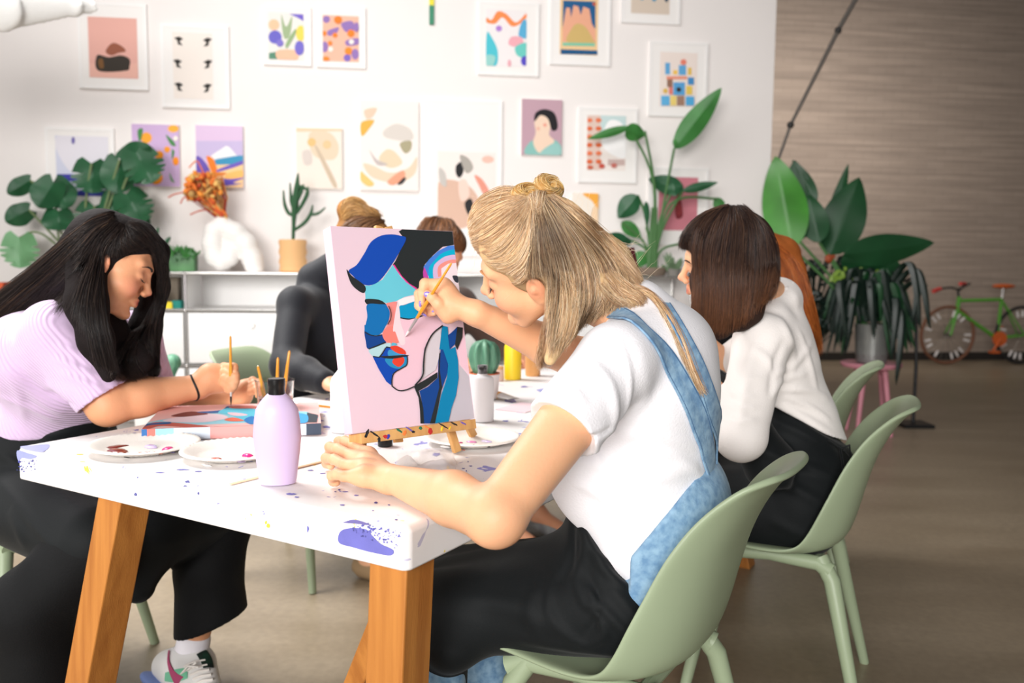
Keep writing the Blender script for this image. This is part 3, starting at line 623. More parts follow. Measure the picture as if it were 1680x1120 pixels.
# ------------------------------------------------------------------ people
SK = lambda n, c: mat(n, c, .5, attr='Col', bump=.12, bscale=180, sss=.12, spec=.4)
m_skin = SK('skin', (232,178,140))
def lc(c): return np.array(lin(c)[:3], dtype=np.float32)
def seg_d(p, a, b):
    a = np.array(a); b = np.array(b); d = b-a; t = np.clip(((p-a)@d)/max(d@d, 1e-9), 0, 1); return np.linalg.norm(p-a-t[:,None]*d, axis=1), t
def folds(fl, noise_amp=.0015, ns=14., seed=1.):
    """fl: (p0, p1, width, height)"""
    def f(p):
        r = fbm(p, ns, seed, noise_amp)
        for a, b, w, h in fl:
            d, t = seg_d(p, a, b); r = r - h*np.exp(-(d/w)**2)*np.clip(np.sin(np.clip(t,.03,.97)*PI), 0, 1)**.5 
        return r
    return f
def head(S, H, R, s=1., nose=1., k=.012, mouth=0., full=0., lips=1.):
    """adult head in a frame: x face, y left, z up"""
    S.F = Matrix.Translation(H) @ (R.to_4x4() @ Matrix.Scale(s, 4)) ; sc = s
    F = S.F
    def E(c, r, kk=k, sub=False, rot=None):
        M = Matrix.Identity(3) if rot is None else Matrix.Rotation(rot[1], 3, rot[0])
        S.F = F; c2 = F @ Vector(c); S.F = Matrix.Translation(c2) @ R.to_4x4(); S.ell((0,0,0), tuple(x*sc for x in r), M, kk, sub); S.F = F
    def Cp(a, b, ra, rb, kk=k, sub=False):
        a2, b2 = F@Vector(a), F@Vector(b); S.F = None; S.cap(a2, b2, ra*sc, rb*sc, kk, sub); S.F = F
    E((-.015,0,.045), (.093,.074,.08), .02); E((.04,0,.02), (.05,.06,.072), .03)
    E((.036,0,-.052), (.05,.05+.004*full,.045), .03); E((.07,0,-.098), (.02,.024,.016), .02)
    for y in (-1,1):
        Cp((-.005,y*.056,-.03), (.05,y*.03,-.092), .017, .014, .022)
        E((.052,y*(.037+.003*full),-.03), (.03+.004*full,.027,.03), .022)
        Cp((.089,y*.012,.031), (.073,y*.046,.034), .0085, .010, .014)
        E((.103,y*.033,.006), (.02,.019,.013), .012, True)
        E((.0745,y*.032,.004), (.0155,.0165,.0135), .005)
        E((.1,y*.0125,-.0335), (.0085,.0075,.0072), .006)
        E((-.004,y*.0755,-.004), (.0175,.0065,.031), .006, rot=('X', y*-.18)); E((.0,y*.084,.002), (.010,.0055,.02), .004, True); E((-.001,y*.078,-.002), (.006,.006,.009), .004)
    Cp((.089,0,.022), (.108*nose,0,-.022), .0068, .0085, .012); E((.112*nose,0,-.026), (.0095,.0098,.0085), .008)
    lx = -.006*(1-lips)*5; Cp((.0955+lx,.006,-.0545), (.086+lx,.022,-.061), .0062, .0035, .006); Cp((.0955+lx,-.006,-.0545), (.086+lx,-.022,-.061), .0062, .0035, .006)
    Cp((.0945+lx,.008,-.0665), (.085+lx,.02,-.062), .0068, .004, .006); Cp((.0945+lx,-.008,-.0665), (.085+lx,-.02,-.062), .0068, .004, .006); Cp((.0945+lx,-.008,-.0665), (.0945+lx,.008,-.0665), .0068, .0068, .004)
    E((.104,0,-.0608), (.008,.028,.0011), .002, True)
    S.F = None; return F
def skin_col(F, base, heads=True, blush=.35, lip=(196,104,92), extra=None):
    B = lc(base); Fi = np.array(F.inverted())
    def f(p):
        q = (np.c_[p, np.ones(len(p))]@Fi.T)[:,:3]
        c = np.tile(B, (len(p),1)); n = fbm(p, 40, 5, .06)[:,None]; c = c*(1+n)
        def blend(c, centre, r, colr, a):
            d = np.linalg.norm((q-np.array(centre))/np.array(r), axis=1); w = np.clip(1-d, 0, 1)[:,None]; w = np.minimum(w*1.6, 1)*a; return c*(1-w)+lc(colr)*w
        for y in (-1,1):
            c = blend(c, (.07,y*.045,-.03), (.04,.035,.035), (226,130,110), blush)
            c = blend(c, (.085,y*.033,.012), (.02,.022,.014), (170,110,90), .35)
            c = blend(c, (-.004,y*.08,-.0), (.03,.012,.035), (224,130,104), .35)
        c = blend(c, (.112,0,-.028), (.018,.018,.016), (226,140,116), .5)
        c = blend(c, (.098,0,-.0608), (.016,.029,.0135), lip, .95)
        if extra is not None: c = extra(c, p, q)
        return c
    return f
def finger(S, pts, r=(.0088,.0085,.0078,.0066), k=.0035):
    pts = [Vector(p) for p in pts]; n = len(pts); rr = [np.interp(i/(n-1), [0,.34,.67,1], r) for i in range(n)]
    S.path(pts, rr, k)
    for p, q in zip(pts[1:-1], rr[1:-1]): S.ell(p, (q*1.07,)*3, None, .003)
def lash(name, F, parent, y, m, up=False):
    b = MB(); 
    for i in range(9):
        t = i/8; a = F@Vector((.0885-.006*abs(t-.4), y*(.02+.025*t), -.001-.003*math.sin(t*PI))); e = F@Vector((.0975-.006*abs(t-.4), y*(.019+.030*t), -.007)); mid = a.lerp(e,.5)-(F.to_3x3()@Vector((0,0,.0022)))
        b.tube([a, mid, e], [.0006,.0005,.0002], 4)
    b.tube([F@Vector((.0885-.006*abs(t-.4), y*(.02+.025*t), -.001-.003*math.sin(t*PI))) for t in [j/8 for j in range(9)]], .0007, 5)
    return b.build(name, m, parent)
def brow(name, F, parent, y, m, w=.0028):
    b = MB(); pts = [F@Vector(v) for v in ((.0985,y*.013,.026),(.0965,y*.026,.0315),(.089,y*.040,.032),(.078,y*.052,.026))]; b.tube(catmull(pts, 4), [w*.9]*4+[w]*5+[w*.6]*3+[w*.25], 6, flat=.5); return b.build(name, m, parent)
m_dark = mat('lash_black', (30,22,20), .7)
def hairm(name, rough=.38): return mat(name, (120,90,60), rough, attr='Col', spec=.35)
m_hair = hairm('hair_strands'); m_hairbase = mat('hair_base', (80,60,40), .8, attr='Col', bump=.5, bscale=90, spec=.1)
def flat_col(c, amp=.25, sc=60):
    B = lc(c)
    return lambda p: B*(1+fbm(p, sc, 9, amp))[:,None]
def cloth_m(name, rgb, rough=.85, **k): return mat(name, rgb, rough, spec=.25, sheen=k.pop('sheen', .15), bump=k.pop('bump',.25), bscale=k.pop('bscale',260), **k)
m_black = cloth_m('black_cotton_apron', (13,17,19), .7, sheen=.05, bump=.1); m_blackt = cloth_m('black_trousers', (8,9,11), .75, sheen=.02); m_blackj = cloth_m('black_jersey', (19,21,28), .65, sheen=.15)
m_tee = cloth_m('white_jersey', (238,236,240), .85, var=.012, vscale=6); m_shirt = cloth_m('white_poplin', (240,234,230), .8)
m_denim = cloth_m('blue_denim', (104,142,178), .85, rgb2=(146,180,206), vscale=60, detail=6)
def vec(*a): return Vector(a)
# ================================================================== A: blonde painter, foreground
pA = empty('person', (.25,1.6,0), 0, 'person with blonde half bun, white tee and black apron painting the upright canvas', 'person')
fA = vec(-.88,.47,0).normalized(); lA = vec(-.47,-.88,0).normalized(); RA = axes(fA)
RhA = rotv(2.883,.232,-.585)
sA = 1.0; HA = P(880.6,436.6,1.6)
S = Sculpt(.0026)
FA = head(S, HA, RhA, sA, full=1.2, lips=.8)
neckA = vec(.245,1.61,1.07); S.path([HA+RhA@vec(-.03,0,-.04), HA.lerp(neckA,.55)+vec(.012,0,.0), neckA], [.056,.052,.06], .03)
LsA = vec(.175,1.45,1.005); LeA = P(812,850,1.262); S.cap(LsA, LeA.lerp(LsA,.04), .056, .043, .02); 
S.ell(LeA, (.043,.043,.043), None, .02)
LwA = PZ(646,786,.786); midf = LeA.lerp(LwA,.38)+vec(0,0,.006); S.path([LeA, midf, LwA], [.041,.043,.0255], .015)
# left hand resting on the cloth
kn = [PZ(578,729,.800), PZ(571,745,.800), PZ(565,762,.797), PZ(564,781,.790)]
tipsA = [[PZ(556,724,.788), PZ(556,731,.768)], [PZ(541,733,.795), PZ(541,742,.768)], [PZ(535,751,.792), PZ(536,760,.765)], [PZ(545,780,.785), PZ(547,789,.763)]]
S.ell(PZ(598,762,.790), (.046,.034,.0125), Matrix.Rotation(math.atan2((kn[1]-LwA).y,(kn[1]-LwA).x),3,'Z'), .012)
for i, q in enumerate(kn):
    S.path([LwA.lerp(q,.12)+vec(0,0,-.003), LwA.lerp(q,.6)+vec(0,0,.002), q], [.019,.0165,.0115-.0007*i], .016)
    a, b_ = tipsA[i]; finger(S, [q, q.lerp(a,.55)+vec(0,0,.003), a, b_, b_+(q-b_)*.25+vec(0,0,-.004)], (.0118-.0006*i,.0108-.0005*i,.0102-.0005*i,.0085))
S.path([LwA.lerp(kn[0],.3)+vec(0,.005,-.012), PZ(592,738,.775), PZ(575,745,.762)], [.013,.011,.009], .008)
# right arm and the painting hand
RsA = vec(.33,1.75,1.015); ReA = vec(.16,1.90,.955); RwA = P(782,514,1.770)
S.path([RsA, ReA], [.05,.048], .02); S.path([ReA, ReA.lerp(RwA,.35), RwA], [.047,.045,.026], .015)
hp = lambda x, y, d: P(640+x/10.47, 440+y/10.47, d+.07)
palm = hp(1010,600,1.700)
S.cap(RwA, palm, .024, .026, .015); S.ell(hp(930,420,1.712), (.024,.026,.026), None, .015); S.cap(hp(1090,560,1.71), hp(930,290,1.72), .019, .015, .012); S.cap(hp(900,300,1.715), hp(700,330,1.715), .014, .013, .010)
S.cap(hp(1000,800,1.695), hp(850,680,1.697), .019, .014, .012)
finger(S, [hp(915,275,1.712), hp(600,262,1.706), hp(545,430,1.700), hp(545,600,1.696)], (.0125,.0108,.0092,.0072))
finger(S, [hp(800,330,1.73), hp(500,440,1.728), hp(495,640,1.718), hp(575,760,1.708)], (.011,.0102,.0092,.0072))
finger(S, [hp(800,480,1.742), hp(600,560,1.742), hp(620,690,1.73), hp(730,690,1.715)], (.0105,.010,.009,.0072))
finger(S, [hp(860,560,1.74), hp(690,640,1.738), hp(680,760,1.728), hp(750,770,1.715)], (.0098,.009,.008,.0066))
finger(S, [hp(960,760,1.690), hp(830,610,1.682), hp(720,500,1.680), hp(640,435,1.684)], (.0165,.0125,.0108,.0085))
S.path([neckA, vec(.265,1.6,.93), vec(.262,1.6,.62)], [.05,.085,.08], .04); S.path([RsA, vec(.27,1.6,.98), LsA], [.045,.05,.045], .03)
S.path([vec(.26,1.6,.60), vec(.20,1.55,.55), vec(-.155,1.665,.47), vec(-.13,1.60,.14), vec(-.13,1.60,.05), vec(-.24,1.66,.035)], [.07,.06,.045,.034,.034,.026], .02); S.path([vec(.26,1.6,.60), vec(.24,1.68,.54), vec(-.11,1.90,.445), vec(-.02,1.86,.14), vec(-.02,1.86,.05), vec(-.14,1.92,.035)], [.07,.06,.045,.034,.034,.026], .02)
arms = ((LeA, LwA), (ReA, RwA))
def exA(c, p, q):
    d, _ = seg_d(p, LeA, LeA+vec(.01,.01,-.02)); w = (np.clip(1-d/.055,0,1)*.35)[:,None]; c = c*(1-w)+lc((216,130,98))*w
    for kk in kn: d = np.linalg.norm(p-np.array(kk), axis=1); w = (np.clip(1-d/.016,0,1)*.5)[:,None]; c = c*(1-w)+lc((220,126,96))*w
    return c
bodyA = build(S, 'body', m_skin, pA, 1, skin_col(FA, (234,178,138), lip=(214,130,112), extra=exA))
m_nail = mat('lilac_nail_polish', (140,120,206), .2, coat=.6)
def nail(c, d, n, L=.0062, W=.0048, parent=pA, m=m_nail):
    d = Vector(d).normalized(); n = (Vector(n)-d*Vector(n).dot(d)).normalized(); R = Matrix((d, n.cross(d), n)).transposed(); b = MB(); b.ball(c, (L, W, .0018), R, 12, 8); return b.build('fingernail', m, parent)
cd = (CAMPOS-hp(640,450,1.68)).normalized()
nail(hp(648,452,1.6745), hp(575,430,1.68)-hp(700,470,1.68), cd, .0085, .0062); nail(hp(515,610,1.6905), hp(518,670,1.69)-hp(515,540,1.69), cd+vec(-.6,0,0), .0070, .0030); nail(hp(575,790,1.7015), hp(620,820,1.7)-hp(530,760,1.7), cd+vec(-.4,0,-.5), .0075, .0028); nail(hp(745,735,1.708), hp(770,720,1.7)-hp(710,745,1.7), cd, .0045, .0022)
lash('eyelashes', FA, pA, 1, m_dark); lash('eyelashes', FA, pA, -1, m_dark); brow('eyebrow', FA, pA, 1, mat('blonde_brow', (176,128,84), .8)); brow('eyebrow', FA, pA, -1, mat('blonde_brow', (176,128,84), .8))
# white t-shirt
S = Sculpt(.0042); R = RA
S.ell((.272,1.60,.93), (.118,.162,.17), R); S.ell((.266,1.60,.76), (.118,.152,.15), R, .05); S.ell((.278,1.60,.66), (.122,.160,.12), R, .05); S.ell((.275,1.60,1.02), (.092,.145,.075), R, .04)
S.cap(LsA+vec(.01,.01,.0), RsA, .062, .060, .04); S.cap(neckA+vec(.002,0,-.03), neckA+vec(-.010,0,.012), .078, .062, .03)
S.cap(LsA, LsA.lerp(LeA,.50), .064, .066, .03); rh = RsA.lerp(ReA,.5); S.cap(RsA, rh, .062, .062, .03)
dL = (LeA-LsA).normalized(); 
S.cap(vec(.10,1.55,.86), vec(.14,1.56,.74), .06, .06, .05)
q = lambda x, y, d=1.42: P(x, y, d)
TEEF = [([(1012,548),(1032,610),(1030,665),(1005,700)],.006,0.0059),([(968,590),(1000,630),(1010,680),(1000,705)],.010,0.0091),([(962,722),(985,712),(1012,694)],.006,-0.0091),([(975,712),(1010,700),(1050,660)],.010,0.0078),([(978,722),(988,770),(1002,800),(1010,840)],.006,0.0065),([(990,716),(1060,712),(1110,724),(1165,742)],.012,0.0052),([(1000,786),(1070,784),(1150,762)],.014,0.0065),([(1000,792),(1050,812),(1095,852)],.007,0.0078),([(1085,560),(1130,630),(1155,710)],.014,-0.0052),([(945,792),(985,812),(1010,835)],.008,0.0078),([(955,760),(1000,770),(1040,800)],.010,0.0052),([(1020,850),(1080,842),(1150,815)],.010,0.0078),([(1040,880),(1090,868),(1140,850)],.008,0.0065),([(930,590),(965,610),(985,640)],.010,0.0065),([(905,620),(940,640),(960,665)],.009,0.0052),([(1045,560),(1060,640),(1040,700)],.016,0.0039),([(1060,740),(1110,750),(1160,790)],.010,0.0052)]
S.cut(LsA.lerp(LeA,.47), dL, .004)
Sx = S
# cut only the arm side: rebuild as two sculpts so the torso keeps its shape
S.ops.pop(); tee = S
tee.cut(P(930,788,1.60)-vec(0,0,.02), -(vec(0,0,1)+(-fA)*1.0).normalized(), .004)
tee.ops.append(('ell', np.array(LsA.lerp(LeA,.69))-.11, np.array(LsA.lerp(LeA,.69))+.11, .003, True, (np.array(LsA.lerp(LeA,.69)), np.array((.095,.11,.11)), np.array(axes(dL)))))
pfolds(tee, TEEF, .0018, 16, 2)
teeA = build(tee, 't_shirt', m_tee, pA, 1)
# jeans
hipL, hipR = vec(.215,1.535,.545), vec(.25,1.69,.54); LkA, RkA = vec(-.155,1.665,.47), vec(-.11,1.90,.445)
S = Sculpt(.005); S.ell((.268,1.602,.60), (.130,.166,.13), R, .03); S.ell((.282,1.60,.655), (.131,.169,.12), R, .03); S.ell((.288,1.60,.71), (.131,.169,.14), R, .03)
S.cut(P(1052,893,1.44), vec(-.74,.28,.58), .004); S.cut(P(1052,893,1.44)+vec(-.02,0,.0), vec(-1,.3,-.0), .004)
S.path([hipL, LkA], [.08,.066], .03); S.path([hipR, RkA], [.085,.066], .03); S.path([LkA, vec(-.13,1.60,.12)], [.064,.056], .02); S.path([RkA, vec(-.02,1.86,.12)], [.064,.056], .02); S.path([vec(.27,1.6,.56), hipL], [.09,.08], .03)
jeansA = build(S, 'denim_dungarees', m_denim, pA, 1)
# apron
S = Sculpt(.0045); S.ell((.238,1.612,.64), (.130,.160,.16), R, .03); S.ell((.215,1.625,.56), (.130,.165,.10), R, .04)
S.path([hipL+vec(-.02,-.01,.0), LkA+vec(-.01,0,.0)], [.092,.080], .03); S.path([hipR, RkA+vec(-.01,0,.0)], [.092,.078], .03); S.path([hipL.lerp(hipR,.5)+vec(-.05,0,.02), LkA.lerp(RkA,.5)], [.10,.078], .05)
S.path([LkA+vec(.0,0,-.03), LkA+vec(.02,-.02,-.17)], [.072,.052], .05); S.path([RkA+vec(-.01,0,-.03), RkA+vec(.0,.0,-.17)], [.07,.05], .05)
S.path([P(752,1010,1.60), P(742,1060,1.58)], [.06,.045], .05)
APF = [([(905,950),(900,1000),(925,1035),(962,1056),(990,1040),(982,1010),(962,980)],.008,0.0121),([(950,920),(948,960),(962,992),(976,985),(970,965)],.006,0.0108),([(955,960),(1000,1010),(1030,1038),(1044,1034)],.007,0.0135),([(978,920),(1020,958),(1080,982)],.007,0.0108),([(972,905),(1045,950),(1090,962)],.007,0.0081),([(985,890),(1030,925),(1085,945)],.005,0.0068),([(850,1046),(950,1062),(1050,1078)],.014,0.0081),([(880,960),(872,1010),(890,1050)],.012,0.0095),([(935,800),(990,860),(1060,905)],.004,0.0054),([(945,830),(960,880),(955,930)],.008,0.0081),([(760,980),(860,1000),(940,1060)],.02,0.0081),([(940,850),(935,920),(915,960)],.010,-0.0081),([(965,940),(985,1000),(960,1040)],.006,-0.0081),([(1000,960),(1040,1010),(1060,1060)],.009,0.0081)]
S.cut(P(930,788,1.60), (vec(0,0,1)-fA*.55*-1*-1).normalized()*1.0 if False else (vec(0,0,1)+(-fA)*(1.0)).normalized(), .004)
pfolds(S, APF, .0025, 13, 5)
apronA = build(S, 'apron', m_black, pA, 1)
bib = MB()
# straps of the dungarees, laid on the shirt
bvA = bvh_of(teeA)
def band(name, pxs, w, m, parent, bvh, off=.004, fallback=1.6, thick=.003, px_off=None, stitch=None):
    """cloth band on a surface: pxs (px,py,width_m)"""
    c = []; 
    for v in catmull([Vector((a[0],a[1],a[2] if len(a) > 2 else w)) for a in pxs], 6):
        l, n = hit(bvh, v.x, v.y, off, fallback); c.append((l, n, v.z))
    for _ in range(2):
        c = [c[0]]+[((c[i-1][0]+c[i][0]*2+c[i+1][0])/4, (c[i-1][1]+c[i][1]*2+c[i+1][1]).normalized(), c[i][2]) for i in range(1, len(c)-1)]+[c[-1]]
    V = []; F = []; K = 4
    for i, (l, n, ww) in enumerate(c):
        t = (c[min(i+1,len(c)-1)][0]-c[max(i-1,0)][0]).normalized(); s = t.cross(n).normalized()
        for k in range(K+1):
            p = l+s*(ww*(k/K-.5)); loc, nn, _, d = bvh.find_nearest(p); p2 = loc+nn*off if d < .03 else p; V.append(p2)
    for i in range(len(c)-1):
        for k in range(K): a = i*(K+1)+k; F.append((a,a+1,a+K+2,a+K+1))
    if stitch:
        for side in (.08,.92):
            b = MB(); b.tube([Vector(V[i*(K+1)]).lerp(Vector(V[i*(K+1)+K]), side)+c[i][1]*(thick*.55) for i in range(len(c))], .0009, 5); b.build('stitching', stitch, parent)
    o = link(name, mesh(V, F, name), m, parent); so = o.modifiers.new('s','SOLIDIFY'); so.thickness = thick; so.offset = 0; bv = o.modifiers.new('b','BEVEL'); bv.width = .0009; bv.segments = 2; return o
band('dungaree_strap', [(966,512,.030),(1010,512,.032),(1062,548,.036),(1100,600,.04),(1132,660,.046),(1156,725,.052),(1166,770,.058)], .036, m_denim, jeansA, bvA, stitch=mat('stitch_thread', (70,104,140), .8))
band('dungaree_strap', [(1088,500,.026),(1122,560,.032),(1150,620,.040),(1172,690,.052),(1190,755,.062),(1198,785,.064)], .036, m_denim, jeansA, bvA, .005, stitch=mat('stitch_thread', (70,104,140), .8))
# ---- blonde hair
HF = FA
def hl(x, y, z): return HF@vec(x,y,z)
S = Sculpt(.0034); S.F = FA; S.ell((-.020,0,.052), (.100,.083,.084), None, .02); S.ell((.018,0,.082), (.062,.062,.050), None, .03); S.ell((-.03,.02,.01), (.075,.068,.07), None, .03); S.ell((.050,.028,.066), (.030,.045,.030), None, .02); S.ell((.050,-.028,.066), (.030,.045,.030), None, .02)
S.F = None
S.path([P(960,400,1.66), P(1000,430,1.64), P(1040,470,1.60)], [.045,.038,.022], .03)
S.path([P(925,430,1.60), P(935,480,1.54), P(925,540,1.47), P(902,590,1.42)], [.04,.030,.020,.010], .02)
S.path([P(965,430,1.60), P(975,470,1.545), P(974,476,1.54)], [.04,.024,.010], .02)
S.path([P(1000,440,1.62), P(1012,480,1.575), P(1040,492,1.545)], [.03,.022,.013], .02)
S.F = FA; S.ell((-.004,.088,-.004), (.024,.018,.036), None, .008, True)
for y in (-1,1): S.ell((.095,y*.034,-.02), (.062,.066,.085), None, .012, True)
S.ell((.10,0,.01), (.048,.05,.048), None, .012, True)
S.ell((.05,.075,-.045), (.05,.03,.05), None, .01, True)
S.F = None
DK = (96,74,58)
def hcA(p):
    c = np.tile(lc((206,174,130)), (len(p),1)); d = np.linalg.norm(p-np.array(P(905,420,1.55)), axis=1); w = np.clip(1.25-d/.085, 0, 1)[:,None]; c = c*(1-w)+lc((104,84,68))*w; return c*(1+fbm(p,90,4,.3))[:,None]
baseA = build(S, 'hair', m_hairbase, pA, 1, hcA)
bvh = bvh_of(baseA)
blond = [lc(c) for c in ((240,213,174),(226,191,148),(250,228,198),(212,170,128),(182,140,106),(238,202,156))]
dark = [lc(c) for c in ((110,88,70),(140,114,88),(86,68,54),(176,148,112),(200,176,140))]
def body_cf(c, tt, u, Sx): return c
# front section swept back up to the bun
bun = (874,335)
G1 = [[(776,340),(792,322),(830,306),(862,318)],[(768,365),(785,345),(820,330),(864,326)],[(770,385),(790,372),(825,350),(866,332)],[(775,402),(800,396),(835,370),(868,336)],[(786,416),(815,412),(848,380),(870,338)],[(800,428),(832,424),(858,390),(872,340)],[(818,440),(850,432),(870,395),(876,342)],[(845,452),(866,430),(878,395),(878,344)],[(838,464),(856,461),(872,430),(880,344)]]
s1 = hair_from_guides(bvh, G1, 5200, .003, .0028, blond, .0003, 14, clump=.7)
# dark centre and long lower section
G2 = [[(858,452),(866,448),(868,456),(862,462)],[(872,346),(872,390),(868,430),(866,455)],[(880,345),(888,390),(894,425),(903,446)],[(885,330),(900,390),(912,430),(918,490),(900,590)],[(890,328),(925,390),(945,440),(948,500),(922,572)],[(895,325),(940,390),(968,440),(974,490),(948,538)],[(900,330),(950,380),(990,430),(1002,480),(972,522)],[(905,322),(955,360),(1005,420),(1030,465),(1030,498)]]
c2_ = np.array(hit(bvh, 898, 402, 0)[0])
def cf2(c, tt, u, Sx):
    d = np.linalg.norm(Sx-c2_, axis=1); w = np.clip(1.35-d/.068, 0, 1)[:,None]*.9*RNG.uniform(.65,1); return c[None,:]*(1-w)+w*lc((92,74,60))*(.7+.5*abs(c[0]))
bvh2 = bvh_of(baseA, teeA, bodyA)
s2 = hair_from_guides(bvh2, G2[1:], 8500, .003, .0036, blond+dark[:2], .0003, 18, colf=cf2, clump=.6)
G3 = [[(902,470),(903,500),(890,550),(883,602)],[(906,462),(910,495),(900,550),(888,600)],[(915,440),(928,490),(920,550),(898,600)],[(935,440),(946,490),(938,540),(915,575)]]
s3 = hair_from_guides(bvh2, G3, 2200, .004, .004, blond, .00033, 14, clump=.6, fallback=1.47)
# long lock over the back
bvt = bvh_of(teeA, baseA)
G4 = [[(1035,470),(1062,478),(1090,510),(1118,560),(1140,620),(1152,645)],[(1040,474),(1066,486),(1092,520),(1116,570),(1138,628),(1150,650)],[(1042,480),(1068,492),(1090,530),(1112,580)]]
s4 = hair_from_guides(bvt, G4, 260, .006, .003, blond, .00045, 18, clump=.3)
G6 = [[(930,350),(975,400),(1010,440),(1036,470)],[(940,345),(985,385),(1022,430),(1050,468)],[(925,330),(975,372),(1015,415),(1046,458)]]
s6 = hair_from_guides(bvh2, G6, 1500, .003, .004, blond, .00032, 14, clump=.4)
s7 = hair_from_guides(bvh_of(baseA), [[(866,326),(872,342),(874,352)],[(880,318),(880,338),(880,354)],[(896,314),(890,334),(886,352)]], 500, .004, .004, blond, .00032, 10, fallback=1.57)
G5 = [[(965,460),(985,490),(990,505),(985,520)],[(1000,440),(1030,470),(1052,484),(1060,496)],[(990,450),(1020,480),(1045,492),(1052,505)],[(980,470),(1000,492),(1020,500),(1030,508)]]
s5 = hair_from_guides(bvh2, G5, 600, .004, .004, blond, .0004, 12)
# flyaways
fly = ([],[],[])
for i in range(120):
    a = RNG.uniform(0,1); t0 = hl(-.02+.09*RNG.uniform(-1,1), .06*RNG.uniform(-1,1), .12); c0 = P(RNG.uniform(780,1050), RNG.uniform(330,480), 1.58)
    if c0.x < P(880,400,1.58).x and c0.z < P(880,415,1.58).z: continue
    loc, n, _, d = bvh.find_nearest(c0)
    dv = Vector(RNG.normal(size=3)).normalized(); tdir = (dv-n*dv.dot(n)).normalized(); L = RNG.uniform(.03,.08)
    fly[0].append(np.array([loc+tdir*L*t+n*(.004+.028*t*t*RNG.uniform(.2,1)) for t in np.linspace(0,1,8)])); fly[1].append(.00028); fly[2].append(blond[2])
# the bun: two coils of strands
def coil(c, R, r0, r1, turns, n, w=.00045):
    st = []; ws = []; cs = []
    for i in range(n):
        ph = RNG.uniform(0,2*PI); rad = r1*RNG.uniform(.96,1.14); a0 = RNG.uniform(0,2*PI); L = RNG.uniform(2.2,4.5)
        pts = []
        for t in np.linspace(0,1,18):
            a = a0+L*t; b_ = ph+turns*a*(.6+.8*((ph*7)%1)); pts.append(c+R@vec((r0+rad*math.cos(b_))*math.cos(a)+.002*math.sin(3*a+ph), (r0+rad*math.cos(b_))*math.sin(a)*(1+.12*math.sin(ph)), rad*math.sin(b_)+.0025*math.sin(2*a+2*ph)))
        st.append(np.array(pts)); ws.append(w*RNG.uniform(.6,1.4)); cs.append(([lc((232,196,130)),lc((214,170,100)),lc((242,216,166)),lc((184,136,78))][RNG.integers(4)]))
    return st, ws, cs
S = Sculpt(.003); 
b1, b2 = P(866,323,1.560), P(900,309,1.580)
Rb1 = axes((b2-b1)+vec(0,0,-.01), (0,-.7,.7)); Rb2 = axes((b2-b1)+vec(0,.02,.0), (.3,-.8,.5))
for c, R_, r0, r1 in ((b1,Rb1,.017,.0135),(b2,Rb2,.016,.0115)):
    pts = [c+R_@vec(r0*math.cos(a), r0*math.sin(a), 0) for a in np.linspace(0,2*PI,13)]; S.path(pts, [r1*.93]*13, .006)
S.cap(P(874,340,1.565), P(882,324,1.575), .017, .017, .01)
bunbase = build(S, 'bun', m_hairbase, pA, 1, flat_col((200,154,92)))
k1 = coil(b1, Rb1, .017, .0142, .35, 700); k2 = coil(b2, Rb2, .016, .0124, .4, 600)
allS = [k1, k2, s1, s2, s3, s4, s5, s6, s7, fly]
st = sum([a[0] for a in allS], []); ws = sum([a[1] for a in allS], []); cs = sum([a[2] for a in allS], [])
hsA = ribbon_strands('hair_strands', st, ws, cs, m_hair, pA)
join_into(baseA, [hsA, bunbase])
# ================================================================== B: lilac top
pB = empty('person', (-1.15,2.33,0), 0, 'person with long black hair and lilac ribbed top painting a flat canvas', 'person')
fB = vec(.87,-.50,0).normalized(); rB = vec(-.50,-.87,0).normalized(); RB = axes(fB)
RhB = rotv(.244,.382,-.136); HB = P(179.4,438.4,2.17)
S = Sculpt(.0032); FB = head(S, HB, RhB, 1.0, .96, full=1.0, lips=.8)
neckB = P(130,505,2.27); S.path([HB+RhB@vec(-.03,0,-.04), neckB], [.058,.066], .03)
RsB = P(88,545,2.12); ReB = P(178,664,2.13); RwB = P(326,634,2.27); S.path([RsB, ReB], [.062,.052], .02); S.path([ReB, ReB.lerp(RwB,.35)+vec(0,0,.004), RwB], [.050,.050,.030], .02)
LsB = P(222,550,2.42); LeB = P(262,650,2.48); LwB = P(385,650,2.42); S.path([LsB, LeB], [.05,.043], .02); S.path([LeB, LwB], [.042,.028], .02)
hb = lambda x, y, d: P(200+x/4.94, 580+y/4.94, d)
S.path([RwB, hb(720,190,2.29), hb(810,170,2.30)], [.030,.034,.028], .02); S.ell(hb(800,240,2.30), (.034,.028,.026), None, .02)
for i,(a,b_,c,d_) in enumerate([(hb(850,110,2.29),hb(905,110,2.27),hb(915,170,2.26),hb(880,200,2.25)),(hb(840,150,2.275),hb(915,180,2.255),hb(920,225,2.25),hb(880,240,2.245)),(hb(830,200,2.26),hb(905,235,2.25),hb(905,265,2.245),hb(870,275,2.245)),(hb(820,240,2.26),hb(880,275,2.25),hb(880,295,2.25),hb(850,295,2.25))]): finger(S, [a,b_,c,d_], (.0125,.0115,.0105,.009))
finger(S, [hb(760,150,2.31), hb(830,110,2.32), hb(880,130,2.30), hb(900,170,2.29)], (.014,.0125,.011,.009))
S.path([LwB, hb(960,330,2.42), hb(1010,270,2.42)], [.028,.032,.024], .02)
for k in range(4): finger(S, [hb(990+20*k,250+20*k,2.43-.012*k), hb(1060+10*k,215+26*k,2.42-.012*k), hb(1110,240+22*k,2.41-.012*k), hb(1100,280+20*k,2.40-.012*k)], (.0115,.0105,.0095,.008))
anB = P(322,1030,2.28); S.path([P(335,960,2.27), anB, P(316,1062,2.28)], [.052,.040,.038], .01)
